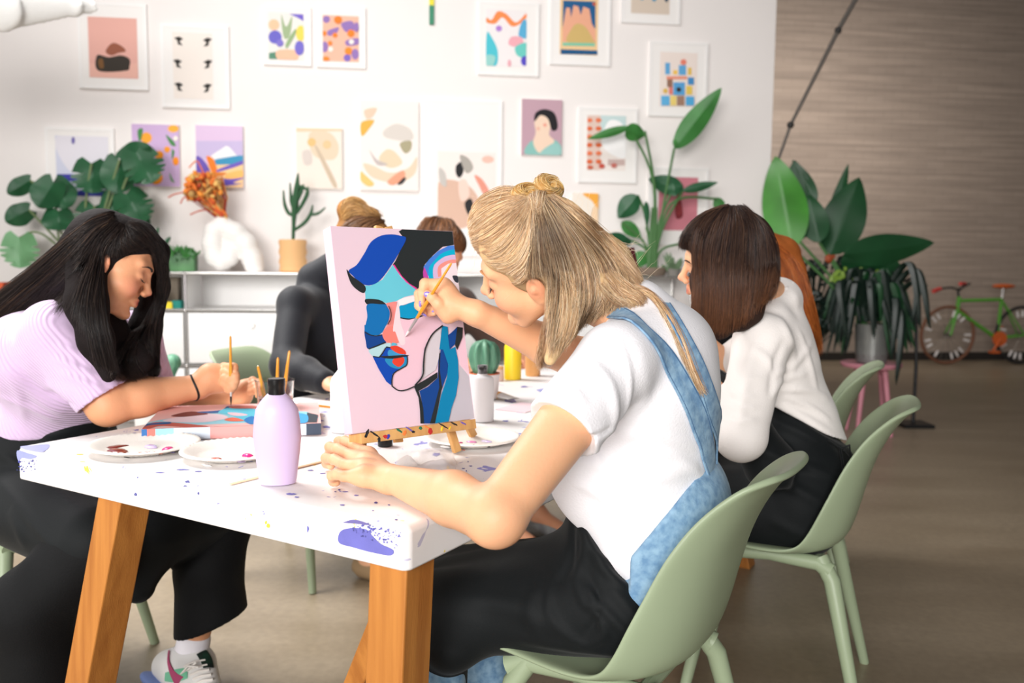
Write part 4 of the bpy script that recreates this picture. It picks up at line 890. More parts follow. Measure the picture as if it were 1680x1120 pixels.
S.path([neckB, P(118,610,2.29), vec(-1.34,2.37,.58)], [.05,.08,.07], .04); S.path([RsB, P(150,560,2.27), LsB], [.05,.06,.05], .03); S.path([vec(-1.36,2.38,.58), vec(-1.2,2.46,.53), vec(-.80,2.33,.47), P(335,960,2.27)], [.08,.06,.05,.048], .02); S.path([vec(-1.36,2.38,.58), vec(-1.30,2.2,.53), vec(-.99,1.98,.49), P(48,1000,1.95), vec(-1.12,1.97,.10), vec(-1.0,1.93,.04)], [.08,.06,.05,.045,.036,.03], .02)
bodyB = build(S, 'body', m_skin, pB, 1, skin_col(FB, (222,160,120), lip=(190,98,84), blush=.45))
mB = mat('black_brow', (34,24,22), .8); lash('eyelashes', FB, pB, -1, m_dark); lash('eyelashes', FB, pB, 1, m_dark); brow('eyebrow', FB, pB, -1, mB, .0034); brow('eyebrow', FB, pB, 1, mB, .0034)
# top
def rib_mat():
    m = cloth_m('lilac_rib_knit', (212,186,218), .85, sheen=.3); nt = m.node_tree; N = nt.nodes; L = nt.links
    tc = N.new('ShaderNodeTexCoord'); w = N.new('ShaderNodeTexWave'); w.inputs['Scale'].default_value = 38; w.inputs['Distortion'].default_value = .6; w.bands_direction = 'X'
    mp = N.new('ShaderNodeMapping'); mp.inputs['Rotation'].default_value = (0,.5,.55); L.new(tc.outputs['Object'], mp.inputs[0]); L.new(mp.outputs[0], w.inputs[0])
    bp = N.new('ShaderNodeBump'); bp.inputs['Strength'].default_value = .55; bp.inputs['Distance'].default_value = .003; L.new(w.outputs['Fac'], bp.inputs['Height']); L.new(bp.outputs[0], N['Principled BSDF'].inputs['Normal']); return m
m_lil = rib_mat()
S = Sculpt(.0045); pelB = vec(-1.36,2.38,.56); chB = P(118,610,2.29)
S.ell(chB, (.125,.175,.17), RB); S.ell(pelB.lerp(chB,.45), (.145,.175,.16), RB, .05); S.ell(pelB+vec(0,0,.06), (.15,.185,.13), RB, .05); S.cap(RsB, LsB, .066, .062, .05); S.cap(neckB+vec(0,0,-.03), neckB+vec(.004,0,.005), .08,.066, .03)
S.ell(P(52,585,2.20), (.12,.13,.12), RB, .05); S.cap(chB+rB*.06+fB*.07+vec(0,0,-.02), chB-rB*.06+fB*.07+vec(0,0,-.02), .07,.07,.05)
S.path([RsB, RsB.lerp(ReB,.97)], [.078,.070], .03); S.path([LsB, LsB.lerp(LeB,.8)], [.064,.056], .03)
qb = lambda x,y,d=2.06: P(x,y,d)
TB = [([(20,560),(70,620),(120,655)],.020,.009),([(10,600),(60,650),(105,680)],.012,.008),([(95,565),(130,580),(165,602)],.008,.007),([(90,588),(130,604),(168,622)],.008,.006),([(100,612),(140,628),(172,640)],.007,.006),([(60,520),(100,540),(130,570)],.018,.004),([(0,650),(50,668),(95,690)],.010,.008),([(75,640),(105,655),(125,668)],.006,-.006),([(0,600),(30,640),(40,690)],.012,.006)]
dB = (ReB-RsB).normalized(); c_ = RsB.lerp(ReB,1.18); S.ell(c_, (.085,.10,.10), axes(dB), .003, True)
S.cut(P(95,730,2.13), vec(.0,.0,-1.), .004)
pfolds(S, TB, .002, 14, 7)
build(S, 't_shirt', m_lil, pB, 1)
# trousers + apron
S = Sculpt(.0055); hR, hL_ = pelB+rB*.10+vec(0,0,-.03), pelB-rB*.10+vec(0,0,-.03); kR = vec(-.99,1.98,.49); kL = vec(-.80,2.33,.47)
S.ell(pelB+vec(0,0,-.02), (.16,.20,.12), RB); S.path([hR, kR], [.10,.082], .03); S.path([hL_, kL], [.10,.080], .03)
S.path([kR, P(48,1000,1.95), vec(-1.12,1.97,.05)], [.085,.092,.10], .03)
S.path([kL, P(342,930,2.27), P(352,1075,2.28)], [.082,.086,.108], .03); S.cut(P(345,1020,2.28), vec(.36,.0,-1), .002)
S.disp = folds([(P(20,840,1.9),P(60,1080,1.9),.03,.01),(P(330,900,2.3),P(350,1030,2.3),.02,.006)], .003, 10, 8); 
trB = build(S, 'trousers', m_blackt, pB, 1)
S = Sculpt(.0055); S.ell(pelB+vec(.02,-.01,.05), (.165,.205,.14), RB); S.ell(pelB.lerp(chB,.33), (.165,.195,.15), RB, .04); S.path([hR+fB*.02, kR+vec(0,0,.01)], [.118,.092], .04); S.path([hL_+fB*.02, kL+vec(0,0,.01)], [.115,.092], .04); S.path([(hR+hL_)/2+fB*.06, (kR+kL)/2], [.118,.09], .06)
S.path([kR.lerp(kL,.35), kR.lerp(kL,.35)+vec(-.02,0,-.14)], [.085,.04], .05); S.path([kR.lerp(kL,.75), kR.lerp(kL,.75)+vec(-.03,0,-.11)], [.085,.04], .05)
S.path([chB+fB*.12+vec(0,0,.03), pelB+fB*.16+vec(0,0,.05)], [.062,.09], .05, sq=(fB,.5))
S.disp = folds([(P(0,745,2.0),P(120,830,1.9),.012,.010),(P(0,800,1.95),P(90,900,1.9),.014,.010),(P(20,700,2.1),P(150,700,2.1),.012,.005)], .003, 10, 9)
S.cut(P(95,672,2.10), (vec(0,0,1)-fB*.35).normalized(), .004)
pfolds(S, [([(0,745),(60,780),(120,830)],.010,.010),([(0,790),(50,850),(90,900)],.012,.009),([(20,705),(90,712),(150,700)],.010,.006),([(20,830),(40,900),(60,1000)],.02,.006)], .003, 10, 9)
build(S, 'apron', m_black, pB, 1)
# hair B
HBf = lambda x,y,z: FB@vec(x,y,z)
S = Sculpt(.004); S.F = FB; S.ell((-.022,0,.052), (.100,.086,.086), None, .02); S.ell((.028,0,.080), (.060,.062,.048), None, .03)
for y in (-1,1): S.ell((.10,y*.030,-.02), (.062,.060,.088), None, .010, True)
S.ell((.112,0,.02), (.042,.055,.040), None, .012, True); S.ell((.066,-.078,-.03), (.055,.03,.055), None, .01, True)
S.F = None
S.path([P(165,390,2.20), P(125,430,2.18), P(60,480,2.24), P(-20,528,2.28)], [.050,.046,.042,.040], .04, sq=((0,0,1),1.2))
S.path([P(142,425,2.12), P(142,500,2.06), P(158,560,2.03), P(178,615,2.03)], [.050,.044,.036,.018], .03)
S.path([P(145,470,2.2), P(175,560,2.16), P(222,592,2.16)], [.065,.055,.045], .03)
S.path([P(232,385,2.2), P(258,412,2.25), P(254,470,2.29), P(238,540,2.27), P(252,610,2.24)], [.035,.028,.036,.040,.016], .02)
S.F = FB; S.ell((-.004,-.09,-.004), (.02,.020,.03), None, .006, True); S.F = None
hbB = build(S, 'hair', m_hairbase, pB, 1, flat_col((30,25,25), .3)); bvh = bvh_of(hbB)
blk = [lc(c) for c in ((34,28,28),(22,19,20),(48,40,38),(62,50,44))]; brn = [lc(c) for c in ((84,62,48),(58,46,40),(110,84,64))]
g1 = [[(188,350),(152,360),(112,390),(52,442),(-20,500)],[(185,360),(150,372),(110,410),(50,462),(-20,520)],[(188,362),(155,382),(120,425),(60,478),(-10,535)],[(190,364),(160,392),(135,440),(85,490),(20,540)],[(195,366),(160,400),(140,450),(115,510)],[(200,368),(163,405),(150,460),(142,520),(160,600)],[(204,370),(168,405),(160,455),(154,520),(176,610)],[(208,372),(174,400),(166,440),(168,520),(190,615)]]
g2 = [[(212,366),(235,372),(258,395),(272,430),(270,480)],[(208,368),(228,376),(250,400),(262,430),(264,480)],[(206,372),(216,382),(232,394),(246,402)],[(204,374),(206,390),(214,402),(222,408)],[(202,376),(194,395),(196,412),(200,418)],[(200,380),(186,398),(178,412),(176,420)]]
g3 = [[(262,400),(274,440),(270,490),(262,520),(250,560)],[(258,410),(268,450),(262,500),(248,550),(258,610)],[(255,490),(248,530),(240,570),(262,615)],[(250,500),(232,545),(215,590),(238,620)],[(240,530),(215,560),(195,600),(215,620)],[(215,545),(195,580),(180,610),(190,622)]]
st, ws, cs = [], [], []
for g, n, c in ((g1,3000,blk),(g1[:3],500,blk+brn),(g2,1500,blk),(g3,1300,blk)):
    a = hair_from_guides(bvh, g, int(n*1.6), .004, .004, c, .00042, 16, fallback=2.15, clump=.5); st += a[0]; ws += a[1]; cs += a[2]
join_into(hbB, [ribbon_strands('hs', st, ws, cs, m_hair, pB)])
# bracelet, earring
dw = (RwB-ReB).normalized(); Rw = axes(dw); cB = ReB.lerp(RwB,.93); b = MB(); b.tube([cB+Rw@vec(.004*math.sin(a*2),.0335*math.cos(a),.0335*math.sin(a)) for a in np.linspace(0,2*PI,25)], .0035, 8); b.build('hair_tie', mat('black_elastic', (14,14,16), .6), pB)
# sock and sneaker
S = Sculpt(.004); S.path([P(318,1050,2.28), P(312,1080,2.28)], [.045,.047], .01); build(S, 'sock', cloth_m('white_sock', (232,228,234), .9), pB, 1)
toe = P(352,1165,2.13); heel = P(275,1096,2.29); sd = (toe-heel).normalized(); Rs_ = axes(sd, (.8,-.15,.45))
S = Sculpt(.0035); S.path([heel+vec(0,0,.008), heel.lerp(toe,.4)+vec(0,0,.02), toe], [.042,.045,.036], .03); S.cap(heel.lerp(toe,.15)+vec(.01,.0,.03), P(314,1080,2.28), .045, .048, .03); S.path([P(330,1088,2.26), toe], [.040,.03], .03); S.cap(P(314,1070,2.28), P(318,1035,2.28), .040,.044, .006, True)
sn = build(S, 'sneaker', mat('white_leather', (236,234,232), .45), pB, 1)
S = Sculpt(.0035); S.path([heel+Rs_@vec(-.012,0,-.046), heel.lerp(toe,.5)+Rs_@vec(0,0,-.044), toe+Rs_@vec(0,0,-.036)], [.047,.047,.040], .01, sq=(Rs_.col[2],.42)); build(S, 'sole', mat('periwinkle_rubber', (128,150,210), .6), sn, 1)
bvs = bvh_of(sn)
band('side_stripe', [(278,1068,.004),(277,1084,.006),(281,1098,.011),(288,1110,.020),(296,1118,.030)], .008, mat('raspberry_suede', (176,70,110), .7), sn, bvs, .003)
band('green_overlay', [(272,1110,.022),(290,1108,.034),(308,1104,.03)], .02, mat('mint_suede', (120,196,160), .7), sn, bvs, .0022)
b = MB()
for i in range(6):
    a0, n0 = hit(bvs, 302+i*5, 1094+i*7, .004, 2.25); a1, n1 = hit(bvs, 336+i*3, 1084+i*8, .004, 2.25); b.tube([a0, a0.lerp(a1,.5)+n0*.006, a1], .003, 6)
b.tube([P(322,1086,2.19),P(308,1098,2.18),P(296,1106,2.18),P(308,1092,2.18),P(326,1094,2.18)], .0028, 6); b.build('laces', mat('white_laces', (236,230,224), .8), sn)
band('tongue', [(330,1070,.03),(338,1082,.034),(342,1096,.03)], .03, mat('black_green_tongue', (22,60,44), .7, rgb2=(14,16,18), vscale=30), sn, bvs, .0035)
# brush in hand (own thing)
def brush(name, tip, end, label, r=.0032, fer=.16, tipcol=(60,50,44), handle=(226,150,40), grp=None, bl=.02):
    tip, end = Vector(tip), Vector(end); root = empty('paintbrush', tip, 0, label, 'paintbrush', grp); L = (end-tip).length; d = (end-tip).normalized()
    b = MB(); b.tube([tip+d*(bl+L*fer), tip+d*(bl+L*(fer+.15)), tip+d*L*.6, end-d*.004, end], [r*.95,r*1.25,r*.95,r*.7,r*.3], 10); b.build('handle', mat('brush_lacquer_%d' % handle[1], handle, .3, coat=.5), root)
    b = MB(); b.tube([tip+d*bl*.8, tip+d*(bl+L*fer)], [r*.75,r*1.0], 10); b.build('ferrule', mat('brush_ferrule', (210,206,204), .3, metal=.8), root)
    b = MB(); b.tube([tip, tip+d*bl*.4, tip+d*bl], [r*.15,r*.7,r*.75], 8); b.build('bristles', mat('bristle_%d' % tipcol[0], tipcol, .7), root); return root
brush('paintbrush', PZ(379,665,.787), P(378,551,2.26), 'paintbrush with black tip held upright in the left painter\'s fist', .0038, .16, (24,22,24), bl=.03)
CVC = P(665.3,535.3,1.791); CVR = rotv(.681,.004,-.215); CVN = -(CVR.col[1])
brush('paintbrush', on_plane(665,552,CVC+CVN*.0035,CVN), P(741,431,1.715), 'thin amber paintbrush held against the upright canvas', .0034, .16, (238,220,220))
# ================================================================== C: black sleeves, bun
def simple_person(label, loc, Rh, H, s, f, ch, pel, Ls, Le, Lw, Rs, Re, Rw, top_m, skin, leg_m, hair_rgb, scale_h=1., sleeve=1., legs=None, shoes=None, polo=0.):
    p = empty('person', (loc[0],loc[1],0), 0, label, 'person'); R = axes(f)
    S = Sculpt(.004); F = head(S, H, Rh, s); nk = ch+vec(0,0,.17)-f*.01; S.path([H+Rh@vec(-.03,0,-.04), nk], [.054,.060], .03)
    for a, b_, c in ((Ls,Le,Lw),(Rs,Re,Rw)):
        S.path([a,b_], [.048,.042], .02); S.path([b_, b_.lerp(c,.4), c], [.041,.040,.026], .02)
        hd = (c-b_).normalized(); Rr = axes(hd); S.ell(c+hd*.045, (.045,.038,.018), Rr, .015)
        for k in range(4): finger(S, [c+hd*.07+Rr@vec(0,-.03+.02*k,.002), c+hd*.105+Rr@vec(0,-.032+.021*k,-.004), c+hd*.118+Rr@vec(0,-.03+.02*k,-.025), c+hd*.10+Rr@vec(0,-.03+.02*k,-.038)])
        finger(S, [c+hd*.02+Rr@vec(0,.03,-.005), c+hd*.05+Rr@vec(0,.05,-.015), c+hd*.08+Rr@vec(0,.04,-.028)], (.013,.011,.009,.008))
    hipc = pel
    if legs:
        for hp_, kn_, an_ in legs: S.path([kn_, an_], [.05,.036], .02); 
        for hp_, kn_, an_ in legs:
            d = vec(f.x,f.y,0); S.path([an_+vec(0,0,-.01), an_+d*.15+vec(0,0,-.05)], [.036,.028], .03)
    S.path([nk, ch, pel], [.045,.08,.08], .04); S.path([Ls, ch+vec(0,0,.06), Rs], [.045,.06,.045], .03)
    for hp_, kn_, an_ in legs or (): S.path([pel, hp_, kn_], [.07,.06,.05], .02)
    b = build(S, 'body', m_skin, p, 1, skin_col(F, skin))
    if shoes:
        d = vec(f.x,f.y,0)
        for hp_, kn_, an_ in legs: q_ = MB(); g_ = vec(an_.x,an_.y,0); q_.tube([g_-d*.06+vec(0,0,.045), g_-d*.03+vec(0,0,.042), g_+d*.08+vec(0,0,.036), g_+d*.17+vec(0,0,.030), g_+d*.20+vec(0,0,.028)], [.030,.044,.045,.036,.018], 16, flat=1); q_.build('shoe', shoes, p)
    S = Sculpt(.005); S.ell(ch, (.112,.160,.16), R); S.ell(pel.lerp(ch,.5), (.110,.148,.16), R, .05); S.ell(pel+vec(0,0,.05), (.125,.165,.12), R, .05); S.cap(Ls, Rs, .058,.058,.05); S.cap(nk+vec(0,0,-.04), nk, .075,.06,.03)
    if polo: S.cap(nk, nk.lerp(H+Rh@vec(-.03,0,-.04), polo), .066, .064, .02)
    for a, b_, c in ((Ls,Le,Lw),(Rs,Re,Rw)):
        S.path([a,b_], [.060,.052], .03)
        if sleeve > .9: S.path([b_, b_.lerp(c,.45), b_.lerp(c,.92)], [.055,.052,.040], .02)
    S.disp = folds([], .004, 16, label.__len__()); t = build(S, 'top', top_m, p, 1)
    S = Sculpt(.006); S.ell(pel, (.14,.18,.12), R)
    for hp_, kn_, an_ in legs or (): S.path([hp_,kn_], [.088,.068], .03); S.path([kn_, kn_.lerp(an_,.75)], [.068,.056], .03)
    build(S, 'trousers', leg_m, p, 1)
    return p, F, b, t
fC = vec(.9,-.43,0).normalized(); lC = vec(.43,.9,0); chC = vec(-.70,3.08,.93); peC = vec(-.80,3.22,.55)
pC, FC, bC, tC = simple_person('person in black long sleeves with a blond bun, behind the upright canvas', chC, axes((.75,-.5,-.55)), P(592,415,3.02), .95, fC, chC, peC, chC+lC*.16+vec(0,0,.08), vec(-.38,3.28,.86), vec(-.22,3.1,.80), P(485,500,2.93), P(470,600,2.75), PZ(560,632,.80)+vec(-.05,0.05,0), m_blackj, (224,170,134), m_blackt, None, legs=((peC+lC*.1, vec(-.42,3.26,.50), vec(-.27,3.28,.08)),(peC-lC*.1, vec(-.48,2.95,.52), vec(-.52,3.08,.08))), shoes=mat('tan_suede', (150,124,92), .8), polo=.8)
def cap_hair(p, F, rgb, bump_extra, name='hair', res=.004):
    S = Sculpt(res); S.F = F; S.ell((-.022,0,.052), (.100,.084,.086), None, .02); S.ell((.02,0,.078), (.062,.062,.048), None, .03)
    for y in (-1,1): S.ell((.10,y*.030,-.02), (.062,.060,.088), None, .010, True)
    S.ell((.112,0,.02), (.042,.055,.040), None, .012, True); S.F = None
    bump_extra(S); return build(S, name, m_hairbase, p, 1, flat_col(rgb, .3))
def ex(S): S.ell(P(577,345,3.0), (.052,.05,.045), None, .02); S.ell(P(600,352,3.0), (.05,.04,.03), None, .02)
hC = cap_hair(pC, FC, (150,106,62), ex); bvh = bvh_of(hC); tan = [lc(c) for c in ((206,160,98),(184,136,78),(222,182,124),(140,100,62))]; mb = [lc(c) for c in ((120,84,56),(90,62,42),(150,108,72))]
st, ws, cs = [], [], []
for g, n, c in (([[(562,345),(565,330),(580,326),(598,332),(602,348)],[(562,352),(572,342),(586,340),(600,352)],[(566,362),(580,352),(596,352),(612,356)],[(590,332),(604,340),(618,350),(626,356)]],700,tan),([[(610,358),(590,356),(572,364),(560,378)],[(622,360),(600,362),(580,372),(566,390)],[(632,364),(615,370),(595,385),(580,405)]],600,mb)):
    a = hair_from_guides(bvh, g, n, .003, .005, c, .0009, 12, fallback=3.); st += a[0]; ws += a[1]; cs += a[2]
join_into(hC, [ribbon_strands('hs', st, ws, cs, m_hair, pC)])
# ================================================================== D: far end, brown hair
fD = vec(.75,-.66,0).normalized(); lD = vec(.66,.75,0); chD = vec(-.33,3.62,.92); peD = vec(-.45,3.85,.55)
pD, FD, bD, tD = simple_person('person with short brown hair, farthest behind the upright canvas', chD, axes((.6,-.6,-.55)), P(722,418,3.50), .95, fD, chD, peD, chD+lD*.16+vec(0,0,.08), vec(-.08,3.62,.83), vec(.0,3.5,.80), chD-lD*.16+vec(0,0,.08), vec(-.32,3.32,.84), vec(-.2,3.25,.80), cloth_m('dark_brown_top', (70,52,44), .8), (226,160,124), m_blackt, None, legs=((peD+lD*.1, vec(-.08,3.66,.50), vec(.12,3.60,.10)),(peD-lD*.1, vec(-.2,3.5,.50), vec(-.03,3.46,.10))), shoes=mat('grey_sneaker', (176,178,180), .6, rgb2=(70,70,74), vscale=12))
place_chair((-.47, 3.87), (.75,-.66), 'sage plastic chair at the far left corner of the table')
hD = cap_hair(pD, FD, (96,62,40), lambda S: S.ell(P(745,398,3.47), (.04,.05,.03), None, .02)); bvh = bvh_of(hD)
a = hair_from_guides(bvh, [[(700,358),(688,372),(682,392)],[(716,356),(700,372),(694,396)],[(728,358),(728,376),(722,396)],[(736,360),(744,376),(746,394)],[(740,364),(756,384),(762,400)]], 900, .003, .006, [lc(c) for c in ((110,72,46),(84,54,36),(150,100,62))], .0009, 10, fallback=3.5)
join_into(hD, [ribbon_strands('hs', *[a[0],a[1],a[2]], m_hair, pD)])
# ================================================================== E: white shirt, brown bob
fE = vec(-.92,.39,0).normalized(); lE = vec(-.39,-.92,0).normalized(); RE = axes(fE); pE = empty('person', (.76,2.3,0), 0, 'person with dark brown bob, white shirt and black apron', 'person')
HE = P(1188,434,2.17); RhE = rotv(2.932,.10,-.386); S = Sculpt(.0034); FE = head(S, HE, RhE, .97)
nkE = P(1266,500,2.31); S.path([HE+RhE@vec(-.03,0,-.04), nkE], [.054,.062], .03)
LsE = P(1250,560,2.13); LeE = P(1215,716,2.02); LwE = P(1172,640,2.14); RsE = vec(.78,2.47,.99); ReE = P(1190,600,2.5); RwE = P(1128,540,2.48)
S.path([LsE,LeE],[.05,.045],.02); S.path([LeE,LwE],[.043,.028],.02); S.path([RsE,ReE],[.048,.042],.02); S.path([ReE,RwE],[.042,.028],.02)
for c, e in ((LwE,LeE),(RwE,ReE)):
    hd = (c-e).normalized(); Rr = axes(hd, (0,.3,1)); S.ell(c+hd*.045, (.045,.038,.018), Rr, .015)
    for k in range(4): finger(S, [c+hd*.07+Rr@vec(0,-.03+.02*k,.002), c+hd*.105+Rr@vec(0,-.032+.021*k,-.004), c+hd*.118+Rr@vec(0,-.03+.02*k,-.025), c+hd*.10+Rr@vec(0,-.03+.02*k,-.038)])
    finger(S, [c+hd*.02+Rr@vec(0,.03,-.005), c+hd*.05+Rr@vec(0,.05,-.015), c+hd*.08+Rr@vec(0,.04,-.028)], (.013,.011,.009,.008))
S.path([vec(.42,2.42,.50), vec(.46,2.56,.12), vec(.46,2.56,.05), vec(.34,2.60,.035)], [.05,.036,.036,.028], .02)
S.path([nkE, P(1272,615,2.30), vec(.78,2.31,.58)], [.05,.07,.06], .04); S.path([LsE, P(1272,570,2.30), RsE], [.045,.06,.045], .03); S.path([vec(.80,2.31,.58), vec(.72,2.24,.52), vec(.42,2.42,.50)], [.08,.06,.05], .02); S.path([vec(.80,2.31,.58), vec(.8,2.44,.52), vec(.46,2.60,.50), vec(.52,2.66,.10), vec(.40,2.7,.035)], [.08,.06,.05,.036,.028], .02)
bE = build(S, 'body', m_skin, pE, 1, skin_col(FE, (238,182,142), blush=.3)); brow('eyebrow', FE, pE, 1, mB); lash('eyelashes', FE, pE, 1, m_dark)
S = Sculpt(.0045); chE = P(1272,615,2.30); peE = vec(.80,2.31,.56)
S.ell(chE, (.118,.160,.16), RE); S.ell(peE.lerp(chE,.5)+vec(.01,0,0), (.125,.155,.16), RE, .05); S.ell(peE+vec(0,0,.07), (.13,.17,.12), RE, .05); S.cap(LsE,RsE,.062,.06,.05); S.ell(P(1268,552,2.3), (.09,.15,.085), RE, .04); S.cap(nkE+vec(0,0,-.06), nkE+vec(.016,0,.010), .085,.066,.03); S.ell(P(1258,520,2.22), (.055,.05,.05), None, .03); S.cap(P(1262,500,2.24), P(1290,492,2.26), .035, .03, .02)
S.cut(P(1262,668,2.1), vec(-.50,.1,-1).normalized(), .004)
S.path([LsE, LsE.lerp(LeE,.98)], [.068,.060], .03); S.path([LeE, LeE.lerp(LwE,.62)], [.060,.052], .02); S.path([RsE, RsE.lerp(ReE,.9)], [.062,.055], .03)
qe = lambda x,y,d=2.05: P(x,y,d)
TE = [([(1240,560),(1225,620),(1214,700)],.012,.008),([(1272,612),(1300,600),(1332,562)],.010,.009),([(1264,652),(1285,622),(1322,614)],.009,.009),([(1272,640),(1325,640),(1358,652)],.008,.008),([(1280,664),(1325,688),(1370,716)],.009,.010),([(1286,560),(1270,602),(1262,650)],.010,-.008),([(1200,640),(1218,652),(1240,650)],.007,.008),([(1198,662),(1216,672),(1242,666)],.007,.008),([(1196,686),(1214,694),(1240,688)],.007,.008),([(1205,610),(1225,625),(1250,618)],.008,.006),([(1280,520),(1300,570),(1295,620)],.014,.007),([(1310,540),(1330,600),(1340,640)],.012,.006),([(1285,650),(1330,668),(1362,690)],.007,.007),([(1230,570),(1260,590),(1270,620)],.010,.006)]
pfolds(S, TE, .003, 16, 12)
shE = build(S, 'shirt', m_shirt, pE, 1)
b = MB(); 
col = Sculpt(.003); col.F=None; col.path([nkE+axes(fE)@vec(-.052+.03*a*a,.062*a,.040-.012*abs(a)) for a in (-1,-.6,0,.6,1)], [.012,.018,.022,.018,.012], .01, sq=(fE,.45)); build(col, 'collar', m_shirt, shE, 1)
S = Sculpt(.0055); hlE, hrE = peE+lE*.1+vec(0,0,-.03), peE-lE*.1+vec(0,0,-.03); klE, krE = vec(.42,2.37,.52)+lE*.02, vec(.46,2.60,.52)
S.ell(peE+vec(0,0,.02), (.160,.200,.15), RE); S.path([hlE,klE],[.11,.085],.04); S.path([hrE,krE],[.11,.085],.04); S.path([(hlE+hrE)/2,(klE+krE)/2],[.11,.085],.05); S.path([hlE+vec(.02,0,-.04), hlE+vec(-.16,.02,-.03)], [.085,.075], .04)
S.path([qe(1196,610,2.16), qe(1225,700,2.12), qe(1262,760,2.12)], [.03,.05,.07], .04)
S.path([klE, vec(.46,2.3,.28)],[.08,.06],.04)
S.ell(peE.lerp(chE,.5)+vec(.012,0,-.01), (.134,.165,.15), RE, .03)
AE = [([(1250,740),(1310,760),(1380,785)],.012,.010),([(1270,690),(1325,715),(1380,750)],.010,.009),([(1240,790),(1300,800),(1370,840)],.014,.008),([(1260,850),(1320,880),(1370,880)],.014,.006)]
S.cut(qe(1262,660,2.1), (vec(.62,-.12,1)).normalized(), .004); pfolds(S, AE, .003, 10, 13); build(S, 'apron', m_black, pE, 1)
# apron tie at the back
b = MB(); tb = qe(1378,735,2.16); b.tube([tb+vec(-.03,0,.02), tb, tb+vec(.01,-.01,-.06), tb+vec(.015,0,-.13)], .007, 6, flat=.4); b.tube([tb, tb+vec(.02,-.01,.01), tb+vec(.03,0,-.03), tb+vec(.01,0,-.005)], .006, 6, flat=.5); b.build('apron_tie', m_black, pE)
b = MB(); b.tube([vec(.34,2.60,.035), vec(.42,2.57,.042), vec(.49,2.55,.045)], [.038,.042,.040], 14, flat=.8); b.build('shoe', mat('dark_shoe', (30,24,26), .6), pE)
S = Sculpt(.004); S.F = FE; S.ell((-.022,0,.052), (.102,.086,.088), None, .02); S.ell((.022,0,.080), (.064,.062,.050), None, .03); S.ell((.05,0,.070), (.04,.05,.035), None, .03)
for y in (-1,1): S.ell((.105,y*.030,-.02), (.056,.056,.085), None, .010, True)
S.F = None
S.path([P(1170,400,2.10), P(1160,460,2.07), P(1155,520,2.07), P(1152,540,2.07)], [.04,.035,.028,.018], .03)
S.path([P(1200,390,2.12), P(1200,460,2.07), P(1190,520,2.06), P(1182,542,2.06)], [.06,.045,.036,.02], .03)
S.path([P(1232,410,2.18), P(1238,460,2.12), P(1225,510,2.08), P(1215,528,2.08)], [.055,.045,.034,.02], .03)
S.path([P(1235,440,2.25), P(1245,490,2.24)], [.06,.035], .03); S.path([P(1190,440,2.25), P(1180,510,2.26)], [.06,.04], .03)
hE = build(S, 'hair', m_hairbase, pE, 1, flat_col((58,42,36), .3)); bvh = bvh_of(hE)
gE0 = [[(1195,338),(1160,345),(1128,370),(1115,396),(1116,408)],[(1195,340),(1162,352),(1134,380),(1126,400),(1128,410)],[(1196,340),(1164,356),(1142,385),(1140,400),(1140,414)]]
gE = [[(1195,340),(1164,352),(1142,388),(1144,470),(1138,535)],[(1196,341),(1170,358),(1148,400),(1150,480),(1146,545)],[(1198,342),(1182,365),(1168,420),(1168,490),(1164,548)],[(1202,342),(1198,370),(1190,430),(1190,500),(1184,548)],[(1206,342),(1218,370),(1214,430),(1212,490),(1206,540)],[(1210,342),(1236,370),(1238,430),(1234,480),(1224,525)],[(1214,342),(1252,375),(1264,430),(1256,470),(1246,505)],[(1218,342),(1262,385),(1276,430),(1272,462),(1262,490)]]
dk = [lc(c) for c in ((54,40,36),(40,30,28),(70,50,42),(86,62,48))]
def cfE(c, tt, u, Sx):
    w = (np.clip((tt-.52)/.5,0,1)*RNG.uniform(.1,1.0))[:,None]; return c[None,:]*(1-w)+lc((140,90,58))*w
a = hair_from_guides(bvh, gE, 7000, .004, .0045, dk, .0004, 18, fallback=2.1, clump=.6, colf=cfE, trim=.8)
a0 = hair_from_guides(bvh, gE0, 900, .004, .003, dk, .0004, 12, fallback=2.1, colf=None)
join_into(hE, [ribbon_strands('hs', a[0]+a0[0], a[1]+a0[1], [np.broadcast_to(c, (len(s_),3)) if np.asarray(c).ndim == 1 else c for c, s_ in zip(a[2]+a0[2], a[0]+a0[0])], m_hair, pE)])
b = MB(); b.tube([HE+RhE@vec(.045,.0,-.075)+RhE@vec(.006*math.cos(t),.075,.006*math.sin(t)) for t in np.linspace(0,2*PI,13)], .0011, 6); b.build('hoop_earring', mat('gold', (220,170,80), .25, metal=1), pE)
# ================================================================== F: orange hair, behind E
fF = vec(-.92,.39,0).normalized(); lF = vec(-.39,-.92,0).normalized(); chF = vec(.92,3.02,.92); peF = vec(1.04,3.16,.56)
pF, FF, bF, tF = simple_person('person with long orange hair and black top behind the white shirt', chF, axes((-.8,.2,-.5)), P(1232,445,2.92), .95, fF, chF, peF, chF+lF*.17+vec(0,0,.08), P(1130,580,2.60), P(1085,620,2.75), chF-lF*.17+vec(0,0,.08), vec(.70,3.22,.82), vec(.52,3.05,.80), m_blackj, (236,184,150), m_blackt, None, shoes=mat('dark_shoe', (30,24,26), .6), legs=((peF+lF*.1, vec(.66,3.16,.52), vec(.70,3.10,.08)),(peF-lF*.1, vec(.72,3.36,.52), vec(.72,3.30,.08))))
S = Sculpt(.005); S.F = FF; S.ell((-.022,0,.052), (.102,.086,.088), None, .02); S.ell((.022,0,.080), (.064,.062,.050), None, .03)
for y in (-1,1): S.ell((.10,y*.030,-.02), (.062,.060,.088), None, .010, True)
S.F = None
S.path([P(1262,420,2.92), P(1290,450,2.9), P(1308,500,2.86), P(1325,555,2.84)], [.07,.06,.045,.02], .03); S.path([P(1280,420,2.95), P(1300,500,2.95)], [.07,.05], .03)
